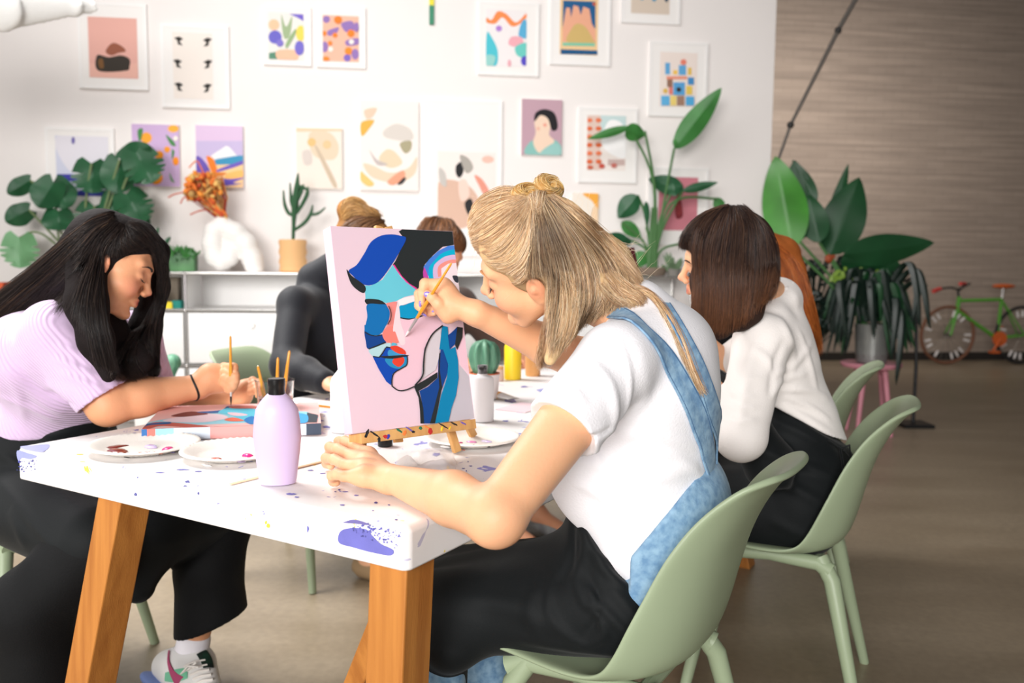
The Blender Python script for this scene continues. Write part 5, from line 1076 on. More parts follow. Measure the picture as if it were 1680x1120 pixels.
hF = build(S, 'hair', m_hairbase, pF, 1, flat_col((166,92,44), .3)); bvh = bvh_of(hF)
gF = [[(1255,402),(1275,440),(1285,480),(1300,530)],[(1260,402),(1288,440),(1300,490),(1318,550),(1330,575)],[(1268,402),(1300,430),(1315,480),(1330,530),(1338,578)],[(1275,404),(1312,440),(1326,485),(1340,540),(1344,580)]]
a = hair_from_guides(bvh, gF, 3000, .004, .006, [lc(c) for c in ((190,104,46),(160,82,36),(214,128,62),(130,66,32))], .0005, 16, fallback=2.9, clump=.5)
join_into(hF, [ribbon_strands('hs', *a, m_hair, pF)])
# ================================================================== easel + canvas in front of the blonde painter
def CV(px, py, off=0.): return on_plane(px, py, CVC+CVN*off, CVN)
cw, ch_ = .30, .42
cv = empty('painted_canvas', CVC, 0, 'upright pink canvas with a blue and black abstract face on table easel', 'canvas')
b = MB(); b.box(CVC-CVN*.0175, (cw/2,.0172,ch_/2), CVR, .0025); b.build('stretched_canvas', mat('pink_canvas', (228,200,216), .85, var=.03, vscale=9, bump=.3, bscale=600), cv)
cx_, cz_ = Vector(CVR.col[0]), Vector(CVR.col[2])
def clampc(p):
    d = p-CVC; u = max(-cw/2+.0008, min(cw/2-.0008, d.dot(cx_))); v = max(-ch_/2+.0008, min(ch_/2-.0008, d.dot(cz_))); return CVC+cx_*u+cz_*v
z1 = lambda L: [(540+x/6.4615, 360+y/6.4615) for x, y in L]
z2 = lambda L: [(540+x/6.4615, 533+y/6.4615) for x, y in L]
BK=(36,42,44); BL=(12,72,176); CY=(104,200,220); PK=(232,196,212); GR=(196,192,198); TE=(0,128,176); NV=(14,66,140); SA=(232,140,136); RD=(220,66,48); ICE=(176,214,222); MG=(224,60,150)
Q = []
def sh(c, L, sm=1): Q.append((c, L, sm))
sh((190,186,196), z2([(1380,420),(1480,540),(1570,1050),(1240,1050),(1290,900),(1360,720),(1370,560)]), 0)
sh(PK, z2([(1340,20),(1460,30),(1500,500),(1400,440),(1345,300)]), 0)
sh(CY, z1([(672,480),(560,640),(440,700),(376,700),(384,850),(440,850),(560,870),(640,900),(700,870),(800,820),(930,790),(935,740),(860,700),(760,610)]), 0)
sh(BK, z1([(770,88),(735,128),(780,185),(812,205),(700,440),(672,480),(760,600),(860,690),(935,740),(1020,640),(1010,480),(1100,380),(1200,290),(1325,270),(1310,105)]), 0)
sh(MG, z1([(672,480),(740,580),(820,670),(920,742),(932,728),(850,680),(770,600),(690,478)]), 0)
sh((70,130,220), z1([(1000,500),(1060,420),(1160,330),(1260,280),(1345,275),(1350,360),(1000,640)]), 0); sh((196,70,170), z1([(1005,500),(1020,530),(1060,640),(1000,640),(992,560)]), 0)
sh((0,178,214), z1([(1055,520),(1110,440),(1200,355),(1335,322),(1345,420),(1100,640),(1060,640)])); sh((216,186,224), z1([(1105,500),(1180,420),(1250,385),(1340,378),(1350,450),(1180,640),(1110,640)])); sh((240,150,140), z1([(1155,500),(1220,450),(1300,425),(1345,432),(1350,480),(1180,600),(1150,590)])); sh((240,226,234), z1([(1185,520),(1260,468),(1345,460),(1375,640),(1390,830),(1300,830),(1190,620)]), 0)
sh((50,54,64), z1([(1305,598),(1355,598),(1368,630),(1362,672),(1325,652)])); sh((240,150,140), z1([(1345,780),(1385,790),(1392,840),(1360,810)]))
sh(BL, z1([(205,540),(290,480),(370,360),(440,240),(540,175),(650,158),(750,172),(812,205),(740,350),(660,480),(540,640),(440,695),(340,680),(240,590)])); sh(BK, z1([(182,540),(200,548),(240,600),(372,700),(374,772),(320,765),(230,680)]), 1)
sh(BK, z1([(384,845),(520,850),(590,890),(612,935),(520,908),(400,900)]), 1)
sh((10,110,180), [(601.8,500),(622,499),(635,501),(639,512),(637,526),(630,538),(625,546),(618,550),(598,546),(602,520)])
sh((10,110,180), z2([(370,0),(600,0),(560,80),(490,110),(400,95),(372,60)]), 0)
sh((240,236,240), z1([(720,880),(760,840),(910,810),(915,860),(800,900),(735,925)])); sh((0,150,200), z1([(738,925),(800,905),(915,868),(925,940),(990,1010),(900,1050),(800,1050),(745,1035)])); sh(BK, z1([(745,1035),(840,1050),(930,1035),(1000,1005),(1000,1020),(930,1050),(840,1062),(750,1048)]))
sh(PK, z2([(735,-60),(830,-52),(960,-80),(1060,-118),(1180,-40),(1190,8),(1080,100),(1005,250),(985,400),(972,540),(890,650),(800,690),(720,695),(655,655),(655,580),(680,510),(760,460),(815,420),(820,330),(740,200)]), 0)
sh(NV, z2([(372,70),(440,105),(490,120),(560,105),(600,185),(520,210),(410,255),(385,180)])); sh(BK, z2([(372,72),(430,100),(490,112),(555,100),(557,110),(490,122),(430,112),(376,84)]))
sh(SA, [(633,499),(640,496),(649,495),(650,500),(646,530),(650,548),(656,560),(640,563),(629,553),(628,545),(636,530),(639,512)]); sh((244,130,120), z2([(560,100),(600,30),(680,20),(730,110),(735,180),(650,198),(590,170)]))
sh((232,214,222), [(651,497),(654,503),(657,530),(662,545),(664,563),(656,565),(648,545),(644,540)]); 
sh(ICE, z2([(415,262),(520,220),(640,190),(640,235),(590,240),(550,300),(520,340),(455,330)])); sh(BK, z2([(412,250),(500,215),(590,178),(596,190),(510,228),(418,262)]), 0)
sh((90,180,210), z2([(662,190),(705,196),(705,222),(660,222)]))
sh(BL, z2([(455,335),(530,345),(590,240),(640,240),(800,315),(820,330),(815,420),(740,460),(665,520),(650,640),(600,600),(520,470)]), 0)
sh((60,150,205), z2([(640,262),(800,318),(815,330),(700,330),(620,325)])); sh((40,140,190), z2([(585,365),(660,345),(820,345),(810,420),(740,465),(640,440)])); sh(RD, z2([(645,250),(660,225),(710,222),(790,265),(805,310),(720,300)])); sh(RD, z2([(665,400),(690,350),(780,345),(785,400),(730,445)]))
sh(BK, z2([(535,335),(640,328),(820,318),(822,330),(700,355),(600,355)])); sh(BK, z2([(455,328),(520,338),(560,290),(600,228),(645,235),(640,243),(600,243),(560,310),(530,350),(460,340)]), 0)
def line(c, L, w):
    pts = catmull([Vector((x,y,0)) for x,y in L], 5); l = []; r = []
    for i, p in enumerate(pts):
        t = (pts[min(i+1,len(pts)-1)]-pts[max(i-1,0)]).normalized(); n = Vector((-t.y,t.x,0))*w/2; l.append((p.x+n.x,p.y+n.y)); r.append((p.x-n.x,p.y-n.y))
    for i in range(len(l)-1): sh(c, [l[i],l[i+1],r[i+1],r[i]], 0)
sh((206,202,210), z2([(1180,20),(1080,110),(1010,260),(985,400),(970,560),(890,640),(1000,560),(1120,480),(1150,380),(1175,200)]), 0)
sh(BK, z2([(890,650),(1010,580),(1140,500),(1140,560),(1030,650),(940,700),(1000,900),(1000,1045),(960,1045),(955,900),(940,770)]), 0)
sh(NV, z2([(950,700),(1040,655),(1145,560),(1150,380),(1180,250),(1260,260),(1250,500),(1180,700),(1090,1045),(1000,1045),(990,880)]), 0)
sh(BK, z2([(1160,300),(1200,290),(1230,540),(1180,700),(1115,1045),(1060,1045),(1110,860),(1160,660),(1150,500)]), 0)
sh(NV, z2([(1175,240),(1250,260),(1255,480),(1230,560),(1190,660),(1165,480)]), 0)
sh(TE, z2([(1190,10),(1250,20),(1255,100),(1270,260),(1330,230),(1360,380),(1365,560),(1340,740),(1290,880),(1260,1045),(1115,1045),(1180,740),(1240,560),(1255,420),(1200,260),(1160,260)]), 0)
sh(NV, z2([(1250,110),(1290,80),(1350,20),(1330,200),(1270,260)]), 0); sh(BK, z2([(1350,20),(1410,30),(1405,130),(1350,265),(1325,215)]), 0)
line(BK, z2([(820,330),(815,420),(760,460),(680,510),(655,580),(655,655)]), 1.8); line(BK, z2([(655,650),(720,695),(800,690),(885,655)]), 2.0); line(BK, z2([(1190,8),(1080,100),(1005,250),(985,400),(972,540),(890,645)]), 2.4)
line(BK, z1([(612,920),(636,990),(632,1060),(600,1118)]), 1.6)
rect = [CVC-cx_*cw*.499-cz_*ch_*.499, CVC+cx_*cw*.499-cz_*ch_*.499, CVC+cx_*cw*.499+cz_*ch_*.499, CVC-cx_*cw*.499+cz_*ch_*.499]
flat_art('painting', (230,204,218), rect, Q, lambda x, y: clampc(CV(x, y)), CVN, cv, .0004, .00006)
es = empty('table_easel', PZ(690,735,TH), 0, 'small wooden table easel with paint smeared ledge', 'easel')
m_easel = mat('easel_beech', (200,150,90), .55, rgb2=(216,168,106), vscale=5, stretch=(12,12,1), bump=.1)
cbot = CVC-cz_*ch_/2; ledge = cbot-cz_*.011-CVN*.008
b = MB(); b.box(ledge+cx_*.003-CVN*.006, (.141,.026,.0105), CVR, .0015); b.build('ledge', m_easel, es)
def dab(c, r, n, m, parent, name='paint_dab', h=.0012, seed=0):
    rg = random.Random(seed); c = Vector(c); n = Vector(n).normalized(); a = n.cross((.3,.5,.8)).normalized(); q_ = n.cross(a); r = r if isinstance(r, tuple) else (r, r); K = 14; V = [c+n*h]
    for rr, hh in ((.55,h*.9),(.88,h*.55),(1,0)):
        for k in range(K): th = 2*PI*k/K; w = 1+.22*math.sin(2*th+seed)+.14*math.sin(5*th+seed*2); V.append(c+a*math.cos(th)*r[0]*rr*w+q_*math.sin(th)*r[1]*rr*w+n*hh)
    F = [(0,1+k,1+(k+1)%K) for k in range(K)]
    for l in range(2): F += [(1+l*K+k, 1+(l+1)*K+k, 1+(l+1)*K+(k+1)%K, 1+l*K+(k+1)%K) for k in range(K)]
    return V, F
def dabs(name, parent, L, mats):
    V = []; F = []; MI = []
    for i, (c, r, n, mi, h) in enumerate(L):
        v, f = dab(c, r, n, None, None, h=h, seed=i*1.7+len(L)); b0 = len(V); V += v; F += [tuple(b0+j for j in t) for t in f]; MI += [mi]*len(f)
    return link(name, mesh(V, F, name, MI), mats, parent)
pc = [mat('wet_'+n, c, .25, coat=.3) for n, c in (('black',(24,26,30)),('red',(190,40,40)),('blue',(50,60,170)),('yellow',(244,206,40)),('orange',(240,130,60)),('green',(30,110,80)),('purple',(110,90,180)),('salmon',(236,150,130)),('magenta',(222,50,130)),('lilac',(210,190,232)),('maroon',(128,44,34)),('white',(240,238,238)),('pink',(226,140,190)),('brick',(206,70,40)),('teal',(70,190,214)))]
L = []
for i, (x, y, r1, r2, mi) in enumerate([(602,711,.004,.008,0),(633,716,.006,.004,1),(637,716,.003,.007,2),(622,721,.004,.005,0),(664,710,.005,.005,4),(678,708,.004,.003,0),(706,707,.005,.008,1),(725,703,.003,.005,3),(738,702,.002,.004,3),(700,700,.008,.002,4),(672,704,.010,.002,6),(655,706,.010,.002,5),(745,695,.010,.002,0),(727,698,.012,.002,0),(615,712,.012,.002,0),(690,702,.005,.003,5),(760,694,.008,.002,6)]): L.append((on_plane(x,y,ledge+CVN*.0202,CVN), (r1,r2), CVN, mi, .0006))
dabs('paint_smears', es, L, pc)
def stick(a, b_, w, d, name, parent, m, up=(0,0,1)):
    a, b_ = Vector(a), Vector(b_); z = (b_-a).normalized(); x = cx_; x = (x-z*x.dot(z)).normalized(); y = z.cross(x); q_ = MB(); q_.box((a+b_)/2, (w/2,d/2,(b_-a).length/2), Matrix((x,y,z)).transposed(), .0012); return q_.build(name, m, parent)
OFE = -.044
kf = lambda u: (lambda p: p-cz_*((p.z-TH-.004)/cz_.z))(CVC+cx_*u-cz_*.2+CVN*OFE)
footR = on_plane(751,750,CVC+CVN*OFE,CVN); print('foot', footR, kf(0))
stick(kf((footR-CVC).dot(cx_)), CVC+cx_*.010+cz_*.225+CVN*OFE, .018, .012, 'front_leg', es, m_easel); stick(kf(-.118), CVC-cx_*.012+cz_*.225+CVN*OFE, .018, .012, 'front_leg', es, m_easel)
stick(CVC-cx_*.012+cz_*.20-CVN*.062, vec(-.09,2.02,TH+.006), .018, .012, 'rear_leg', es, m_easel)
stick(kf(-.02)+vec(0,0,.04)-CVN*.012, CVC-cx_*.0+cz_*.18-CVN*.056, .020, .010, 'mast', es, m_easel)
# ================================================================== bottles, jars, plates
def plate(px, py, r, label, dl, tilt=0.):
    c = PZ(px, py, TH+.001); root = empty('paper_plate', c, 0, label, 'plate', 'paper plates used as palettes'); n = 96; V = []; F = []
    prof = [(0,.004),(.3,.004),(.62,.0045),(.70,.007),(.80,.013),(.90,.017),(.965,.019),(1.0,.0165),(1.0,.0150),(.96,.0165),(.80,.0115),(.68,.0035),(.6,.001),(0,.001)]
    for i, (a, z) in enumerate(prof):
        for k in range(n):
            th = 2*PI*k/n; fl = .0011*math.cos(th*48/1) if .66 < a < .97 else 0; V.append((a*r*math.cos(th), a*r*math.sin(th), z+fl))
    for i in range(len(prof)-1):
        for k in range(n): F.append((i*n+k, i*n+(k+1)%n, (i+1)*n+(k+1)%n, (i+1)*n+k))
    o = link('dish', mesh(V, F), mat('paper_plate', (240,234,226), .75, bump=.1, bscale=200), root, world=False)
    if dl: 
        for i, (x, y, rr, mi, h) in enumerate(dl):
            v, f = dab(PZ(x, y, TH+.0058), rr, (0,0,1), None, None, h=h, seed=i*1.7); link('paint_dab', mesh(v, f), pc[mi], root)
    return root
plate(237,738,.118,'paper plate with maroon smear and salmon paint, at table\'s left end',[(185,733,(.016,.030),10,.002),(192,739,(.022,.020),10,.003),(200,742,(.020,.012),10,.002),(175,729,(.006,.01),10,.002),(197,726,(.008,.006),10,.002),(248,733,(.016,.014),9,.005),(276,737,(.013,.012),8,.006),(240,744,(.022,.011),7,.003),(255,743,(.018,.007),7,.003),(262,742,(.006,.004),13,.002),(208,750,(.012,.003),0,.001),(284,742,(.006,.002),6,.001),(287,721,(.002,.005),0,.001)])
plate(385,748,.112,'paper plate with red and magenta dabs, behind the lilac bottle',[(352,755,(.010,.012),13,.006),(406,748,(.012,.010),8,.006),(340,763,(.016,.006),11,.002),(395,757,(.014,.006),9,.0006)])
plate(775,726,.112,'paper plate with black and pink dabs, right of the easel',[(774,725,(.012,.006),12,.003),(798,724,(.012,.008),9,.003),(783,732,(.014,.005),0,.004),(800,733,(.008,.003),0,.003),(756,726,(.004,.004),8,.002),(730,733,(.012,.008),11,.004),(760,738,(.006,.002),13,.001)])
plate(548,643,.112,'clean paper plate in front of the black sleeved painter',[])
def bottle(name, base, prof, cap, m, mc, label, cat='bottle', sx=1., sy=1., rz=0., grp=None):
    root = empty(name, base, rz, label, cat, grp); b = MB(); b.lathe(prof, n=40, sx=sx, sy=sy); b.build('body', m, root, world=False)
    if cap: b = MB(); b.lathe(cap, n=32); b.build('cap', mc, root, world=False)
    return root
m_cap = mat('black_cap', (20,20,22), .3)
bot = bottle('paint_bottle', PZ(456,793,TH+.001), [(.026,0),(.032,.002),(.0335,.010),(.0395,.06),(.0425,.090),(.0405,.120),(.0385,.135),(.0375,.142),(.030,.156),(.020,.168),(.016,.172)], [(.0155,.171),(.0155,.186),(.0162,.187),(.0162,.199),(.0150,.2005),(.010,.2005)], mat('lilac_plastic', (208,188,224), .4, spec=.4), m_cap, 'lilac squeeze bottle with black flip cap, at near table edge', sx=1.04, sy=.72, rz=.2)
wb = [(.028,0),(.031,.002),(.031,.110),(.028,.118),(.014,.124),(.013,.127)]; m_wb = mat('white_plastic', (240,238,240), .4)
bottle('paint_bottle', PZ(791,690,TH+.001), wb, [(.0125,.126),(.0125,.138),(.0135,.139),(.0135,.149),(.012,.15)], m_wb, mat('smudged_black_cap', (30,30,32), .4, rgb2=(170,170,172), vscale=60), 'white bottle with smudged black cap, right of the upright canvas')
bottle('paint_bottle', PZ(565,708,TH+.001), [(.030,0),(.034,.002),(.034,.120),(.030,.135),(.018,.150),(.014,.156)], [(.0135,.155),(.0135,.18),(.012,.181)], m_wb, m_cap, 'white bottle half hidden behind the upright canvas, left side', sy=.8)
bottle('paint_bottle', PZ(841,622,TH+.001), [(.028,0),(.031,.003),(.031,.118),(.026,.135),(.012,.145),(.011,.15)], [(.012,.149),(.012,.17),(.01,.171)], mat('yellow_plastic', (246,214,40), .4), m_cap, 'bright yellow paint bottle under the forearm')
bottle('wooden_cup', PZ(874,616,TH+.001), [(.026,0),(.028,.003),(.030,.110),(.028,.112),(.026,.108),(.02,.1)], None, mat('cup_wood', (224,166,104), .5, var=.06, vscale=10), None, 'amber wooden cup right of the yellow bottle', 'cup')
bottle('paint_jar', PZ(632,731,TH+.001), [(.0155,0),(.017,.001),(.017,.018),(.0165,.019)], [(.0172,.0185),(.0172,.0245),(.016,.025)], mat('black_jar', (16,17,19), .3), mat('pink_lid', (226,90,120), .4), 'tiny black paint jar with pink lid under the easel', 'jar')
# small terracotta jar
bottle('paint_jar', PZ(817,624,TH+.001), [(.020,0),(.021,.002),(.020,.04),(.018,.042)], [(.019,.041),(.019,.05),(.018,.051)], mat('peach_jar', (226,196,180), .5), mat('peach_lid', (222,170,120), .5), 'small peach jar between cactus pot and yellow bottle', 'jar')
# water glass with brushes
gb = PZ(452,684,TH+.001); g = empty('water_glass', gb, 0, 'clear glass of water holding three amber paintbrushes', 'glass')
m_glass = mat('clear_glass', (250,250,250), .03, trans=1., ior=1.45)
b = MB(); b.lathe([(.038,0),(.042,.003),(.052,.10),(.0535,.102),(.0515,.1025),(.0495,.10),(.0395,.010),(.01,.008)], n=40); b.build('tumbler', m_glass, g, world=False)
b = MB(); b.lathe([(.0385,.0105),(.045,.055),(.01,.0552)], n=36); b.build('water', mat('murky_water', (226,214,214), .05, trans=.85, ior=1.33), g, world=False)
for i, (x, y, d, bx, lab, tc) in enumerate([(423,600,2.20,-.02,'shortest amber brush leaning left in the water glass',(150,110,90)),(456,586,2.26,.0,'amber brush standing upright in the water glass',(110,90,150)),(475,575,2.28,.012,'tallest amber brush leaning right in the water glass',(190,120,110))]): brush('paintbrush', gb+vec(bx,.0+i*.008,.016), P(x,y,d), lab, .0048, .2, tc)
brush('paintbrush', PZ(463,659,TH+.012), PZ(545,668,TH+.005), 'amber paintbrush lying beside the clean paper plate', .0045, .2, (200,160,110))
b = MB(); b.box((PZ(378,794,TH+.002)+PZ(528,757,TH+.002))/2, ((PZ(378,794,TH)-PZ(528,757,TH)).length/2,.0045,.0012), axes(PZ(528,757,TH)-PZ(378,794,TH)), .001); tag(b.build('craft_stick', mat('birch', (232,204,168), .7)), 'pale wooden stick lying behind the lilac bottle', 'stick')
# cactus in a white pot
cp = PZ(793,672,TH+.001); c0 = empty('potted_cactus', vec(-.085,2.62,TH+.001), 0, 'ribbed green cactus in white pot behind the upright canvas', 'cactus'); 
b = MB(); b.lathe([(.035,0),(.042,.003),(.048,.075),(.050,.078),(.047,.08),(.044,.07)], n=36); b.cur = 1; b.lathe([(.0475,.0785),(.0485,.082),(.044,.083),(.040,.075)], n=36); b.build('pot', [mat('white_pot', (236,232,230), .5), mat('terracotta', (206,110,70), .7)], c0, world=False)
n = 60; V = []; F = []
for i in range(15):
    t = i/14; r = .046*math.sin(min(1, .35+t*1.1)*PI*.5)*math.sqrt(max(0, 1-t**6)) if t < 1 else .002
    for k in range(n): th = 2*PI*k/n; V.append((r*(1+.13*math.cos(9*th))*math.cos(th), r*(1+.13*math.cos(9*th))*math.sin(th), .07+.115*t))
for i in range(14):
    for k in range(n): F.append((i*n+k, i*n+(k+1)%n, (i+1)*n+(k+1)%n, (i+1)*n+k))
link('cactus_body', mesh(V, F), mat('cactus_green', (64,120,96), .5, rgb2=(110,160,130), vscale=10, stretch=(6,6,1)), c0, world=False)
# crumpled clear plastic wrap
def sheet(name, pts, m, label, cat, amp=.01, n=26, seed=3):
    a, b_, c, d = [Vector(p) for p in pts]; V = []; F = []
    for i in range(n):
        for j in range(n):
            u, v = i/(n-1), j/(n-1); p = (a*(1-u)+b_*u)*(1-v)+(d*(1-u)+c*u)*v; e = min(1, 4*min(u,1-u,v,1-v)+.1); q_ = p*13+Vector((seed,seed*2,0)); r = abs(noise.noise(q_))*1.6+.25*abs(noise.noise(q_*2.6)); V.append(p+Vector((noise.noise(q_*1.3)*.006, noise.noise(q_*1.1+Vector((5,0,0)))*.006, .002+amp*r*e)))
    for i in range(n-1):
        for j in range(n-1): F.append((i*n+j, (i+1)*n+j, (i+1)*n+j+1, i*n+j+1))
    o = link(name, mesh(V, F), m); return tag(o, label, cat)
m_wrap = mat('clear_wrap', (244,243,245), .3, alpha=.36, spec=.6)
sheet('plastic_wrap', [PZ(650,792,TH), PZ(750,790,TH), PZ(742,735,TH), PZ(650,742,TH)], m_wrap, 'crumpled clear plastic wrap beside the painter\'s wrist', 'wrap', .03)
# paint tube
def tube_paint(px, py, ang, label, c1, c2):
    r = empty('paint_tube', PZ(px,py,TH+.012), ang, label, 'paint tube', 'paint tubes on the cloth'); b = MB(); V = []
    n = 20; prof = [(-.055,.022,.001),(-.05,.022,.0015),(-.01,.019,.008),(.03,.016,.012),(.034,.013,.012),(.038,.008,.008)]
    for x, w, h in prof:
        for k in range(n): th = 2*PI*k/n; V.append((x, w*math.cos(th), h*math.sin(th)))
    F = [(i*n+k, i*n+(k+1)%n, (i+1)*n+(k+1)%n, (i+1)*n+k) for i in range(len(prof)-1) for k in range(n)]
    link('tube_body', mesh(V, F), c1, r, world=False); b = MB(); b.tube([(.037,0,0),(.052,0,0)], [.009,.008], 14); b.build('cap', c2, r, world=False)
    b = MB(); b.M = Matrix.Identity(4); V2 = [(x, w*1.02*math.cos(2*PI*k/n), h*1.03*math.sin(2*PI*k/n)) for x, w, h in ((.012,.0173,.0104),(.024,.0163,.0113)) for k in range(n)]; link('label_band', mesh(V2, [(k,(k+1)%n,n+(k+1)%n,n+k) for k in range(n)]), pm((246,176,60)), r, world=False); return r
tube_paint(826,650,2.2,'grey paint tube with orange band, right of the white bottle', mat('grey_tube', (196,190,186), .4), mat('white_cap', (230,228,226), .4))
tube_paint(486,676,-.3,'pale blue paint tube with dark cap, right of the water glass', mat('pale_blue_tube', (140,190,226), .4, rgb2=(226,226,236), vscale=30), m_cap)
# flat canvas of the left painter
ang = math.radians(14); ex_, ey_ = vec(math.cos(ang), math.sin(ang), 0), vec(-math.sin(ang), math.cos(ang), 0); FL = PZ(232,704,TH+.03); fw, fh, ft = .405, .32, .028
fc = empty('painted_canvas', FL+ex_*fw/2+ey_*fh/2-vec(0,0,ft), 0, 'flat canvas of pink and turquoise shapes under the left painter\'s brush', 'canvas')
Rf = Matrix((ex_,ey_,(0,0,1))).transposed(); b = MB(); b.box(FL+ex_*fw/2+ey_*fh/2-vec(0,0,ft/2), (fw/2,fh/2,ft/2-.0005), Rf, .002); b.build('stretched_canvas', mat('rose_canvas', (232,176,172), .8, var=.03), fc)
def fcp(x, y):
    d = PZ(x,y,TH+.03)-FL; u = max(0.001,min(fw-.001,d.dot(ex_))); v = max(.001,min(fh-.001,d.dot(ey_))); return FL+ex_*u+ey_*v
z5 = lambda L: [(200+x/4.941, 580+y/4.941) for x, y in L]
A5 = [((150,206,220), z5([(150,610),(330,590),(1050,560),(1600,520),(1500,470),(1060,450),(850,430),(780,480),(560,500),(300,540),(150,560)]),0),((196,90,76), z5([(110,610),(250,560),(420,560),(700,590),(560,600),(300,590),(160,640)]),1),((30,84,140), z5([(80,590),(200,570),(380,555),(380,572),(220,582),(90,625)]),1),((234,206,214), z5([(330,545),(560,500),(760,490),(860,520),(700,555),(520,560)]),1),((120,52,44), z5([(400,505),(560,470),(700,490),(600,505),(480,515)]),1),((40,90,150), z5([(610,475),(800,460),(850,430),(900,430),(830,475),(700,485)]),1),((90,190,214), z5([(780,480),(870,440),(1060,450),(1250,470),(1100,520),(980,540),(880,500)]),1),((236,196,206), z5([(860,480),(960,485),(1020,500),(940,508),(880,498)]),1),((230,110,84), z5([(830,540),(900,520),(990,545),(900,552)]),1),((30,120,190), z5([(990,540),(1060,510),(1100,560),(1040,575)]),1),((196,110,100), z5([(880,430),(1060,425),(1090,445),(900,447)]),1),((60,66,74), z5([(1500,480),(1590,500),(1580,560),(1500,560)]),0),((70,160,220), z5([(1400,490),(1500,500),(1500,560),(1410,565)]),1)]
flat_art('painting', (236,184,180), [FL, FL+ex_*fw, FL+ex_*fw+ey_*fh, FL+ey_*fh], A5, fcp, vec(0,0,1), fc, .0004, .0001)
def side(u0, u1, z0, z1, col):
    return ((FL+ex_*u0-vec(0,0,ft*(1-z0))), (FL+ex_*u1-vec(0,0,ft*(1-z1))))
V = []; F = []; MI = []; ms = [pm(c) for c in ((60,110,170),(220,120,110),(150,206,224),(206,216,228),(226,160,156),(70,80,96))]
for i, (u0, u1, mi) in enumerate([(0,.012,0),(.012,.03,1),(.03,.07,2),(.07,.15,3),(.15,.34,4),(.34,.37,3),(.37,.405,5)]):
    b0 = len(V); V += [FL+ex_*u0-ey_*.0006-vec(0,0,ft), FL+ex_*u1-ey_*.0006-vec(0,0,ft), FL+ex_*u1-ey_*.0006, FL+ex_*u0-ey_*.0006]; F.append((b0,b0+1,b0+2,b0+3)); MI.append(mi)
link('painted_edge', mesh(V, F, 'e', MI), ms, fc, smooth=False)
# E's small painting and pink paper
def slab(name, c, hx, hy, hz, rz, m, label, cat, arts=None):
    r = empty(name, c, rz, label, cat); b = MB(); b.box((0,0,hz), (hx,hy,hz), None, .001); b.build('stretched_canvas', m, r, world=False)
    if arts:
        V = []; F = []; MI = []; ms = []
        for i, (col, pts) in enumerate(arts):
            b0 = len(V); pts = [(v.x,v.y) for v in catmull([Vector((a[0],a[1],0)) for a in pts], 4, True)]; V += [(x*hx, y*hy, 2*hz+.0005+.0001*i) for x, y in pts]; F.append(tuple(range(b0,len(V)))); ms.append(pm(col)); MI.append(i)
        link('painting', mesh(V, F, 'a', MI), ms, r, world=False, smooth=False)
    return r
slab('painted_canvas', PZ(1168,612,TH+.001), .13, .10, .009, .5, mat('pale_pink_canvas', (240,206,196), .8), 'small purple and pink canvas before the white shirted painter', 'canvas', [((140,90,170), [(-.9,.9),(.2,.9),(.6,.2),(-.2,.3),(-.9,.1)]),((190,150,210), [(-.8,.6),(-.2,.8),(0,.5),(-.6,.3)]),((232,190,110), [(-.4,-.2),(.9,-.3),(.9,-.9),(-.5,-.9)])])
b = MB(); b.box(PZ(858,668,TH+.0015), (.075,.05,.0008), RT); tag(b.build('paper_sheet', pm((240,214,220)), smooth=False), 'pale pink paper sheet lying near the grey paint tube', 'paper')
# upright pink canvas at the far right end, seen edge-on
cc = P(1021,440,2.75); Rk = axes((.55,.83,0)); kk = empty('painted_canvas', cc, 0, 'upright pink canvas with dark edge behind the blonde hair', 'canvas'); tl = Matrix.Rotation(math.radians(-14),3,'Y'); RR = Matrix.Rotation(math.radians(20),3,'Z') @ tl
b = MB(); b.box(cc+vec(0,0,-.06), (.045,.16,.17), RR, .003) if False else b.box(cc+vec(-.0,.0,-.10), (.010,.15,.17), Matrix.Rotation(math.radians(-32),3,'Z')@Matrix.Rotation(math.radians(-14),3,'Y'), .002); b.build('stretched_canvas', mat('rose_front_canvas', (240,176,184), .8), kk)
Rz_ = Matrix.Rotation(math.radians(-32),3,'Z')@Matrix.Rotation(math.radians(-14),3,'Y')
b = MB(); b.box(cc+vec(0,0,-.10)+Rz_@vec(.011,0,0.0), (.004,.151,.171), Rz_, .001); b.build('canvas_back', [mat('dark_red_edge', (120,40,50), .7)], kk)
b = MB(); b.box(cc+vec(0,0,-.10)+Rz_@vec(.04,0,-.175), (.05,.12,.006), Rz_); b.box(cc+vec(.06,.0,-.19), (.012,.012,.13), Matrix.Rotation(.3,3,'Y')); b.cur = 1; b.box(cc+vec(0,0,-.10)+Rz_@vec(.018,-.09,-.10), (.004,.05,.06), Rz_); tag(b.build('easel_back', [m_easel, pm((240,196,60))], kk), None)
# ================================================================== cabinet along the wall
CF = .42
def front(px, py, d=CF): return on_plane(px, py, W0+WN*(d+.03), WN)
fu = lambda px: wall_uv(front(px, 450))[0]
zt_ = front(420,449).z; zr1 = front(420,509).z; zr2 = front(420,599).z; zr3 = zr2-(zr1-zr2); zb = .06
cab = empty('shelving_unit', wp((fu(90)+fu(1135))/2, 0, .24), WA, 'long low white metal shelving unit with chrome tubes along wall', 'shelving unit')
m_chr = mat('chrome_tube', (214,212,210), .22, metal=.9); m_pan = mat('white_enamel', (246,245,244), .4, spec=.4)
us = [fu(90), fu(303)-(fu(525)-fu(303))*.0, fu(520), fu(742), fu(935), fu(1135)]; rows = [zt_, zr1, zr2, zr3]
b = MB()
for u in us:
    for d in (.03, CF+.03): b.tube([wp(u,0,d), wp(u,zt_,d)], .0095, 10); [b.ball(wp(u,z,d), .014) for z in rows]
    for z in rows: b.tube([wp(u,z,.03), wp(u,z,CF+.03)], .0095, 8)
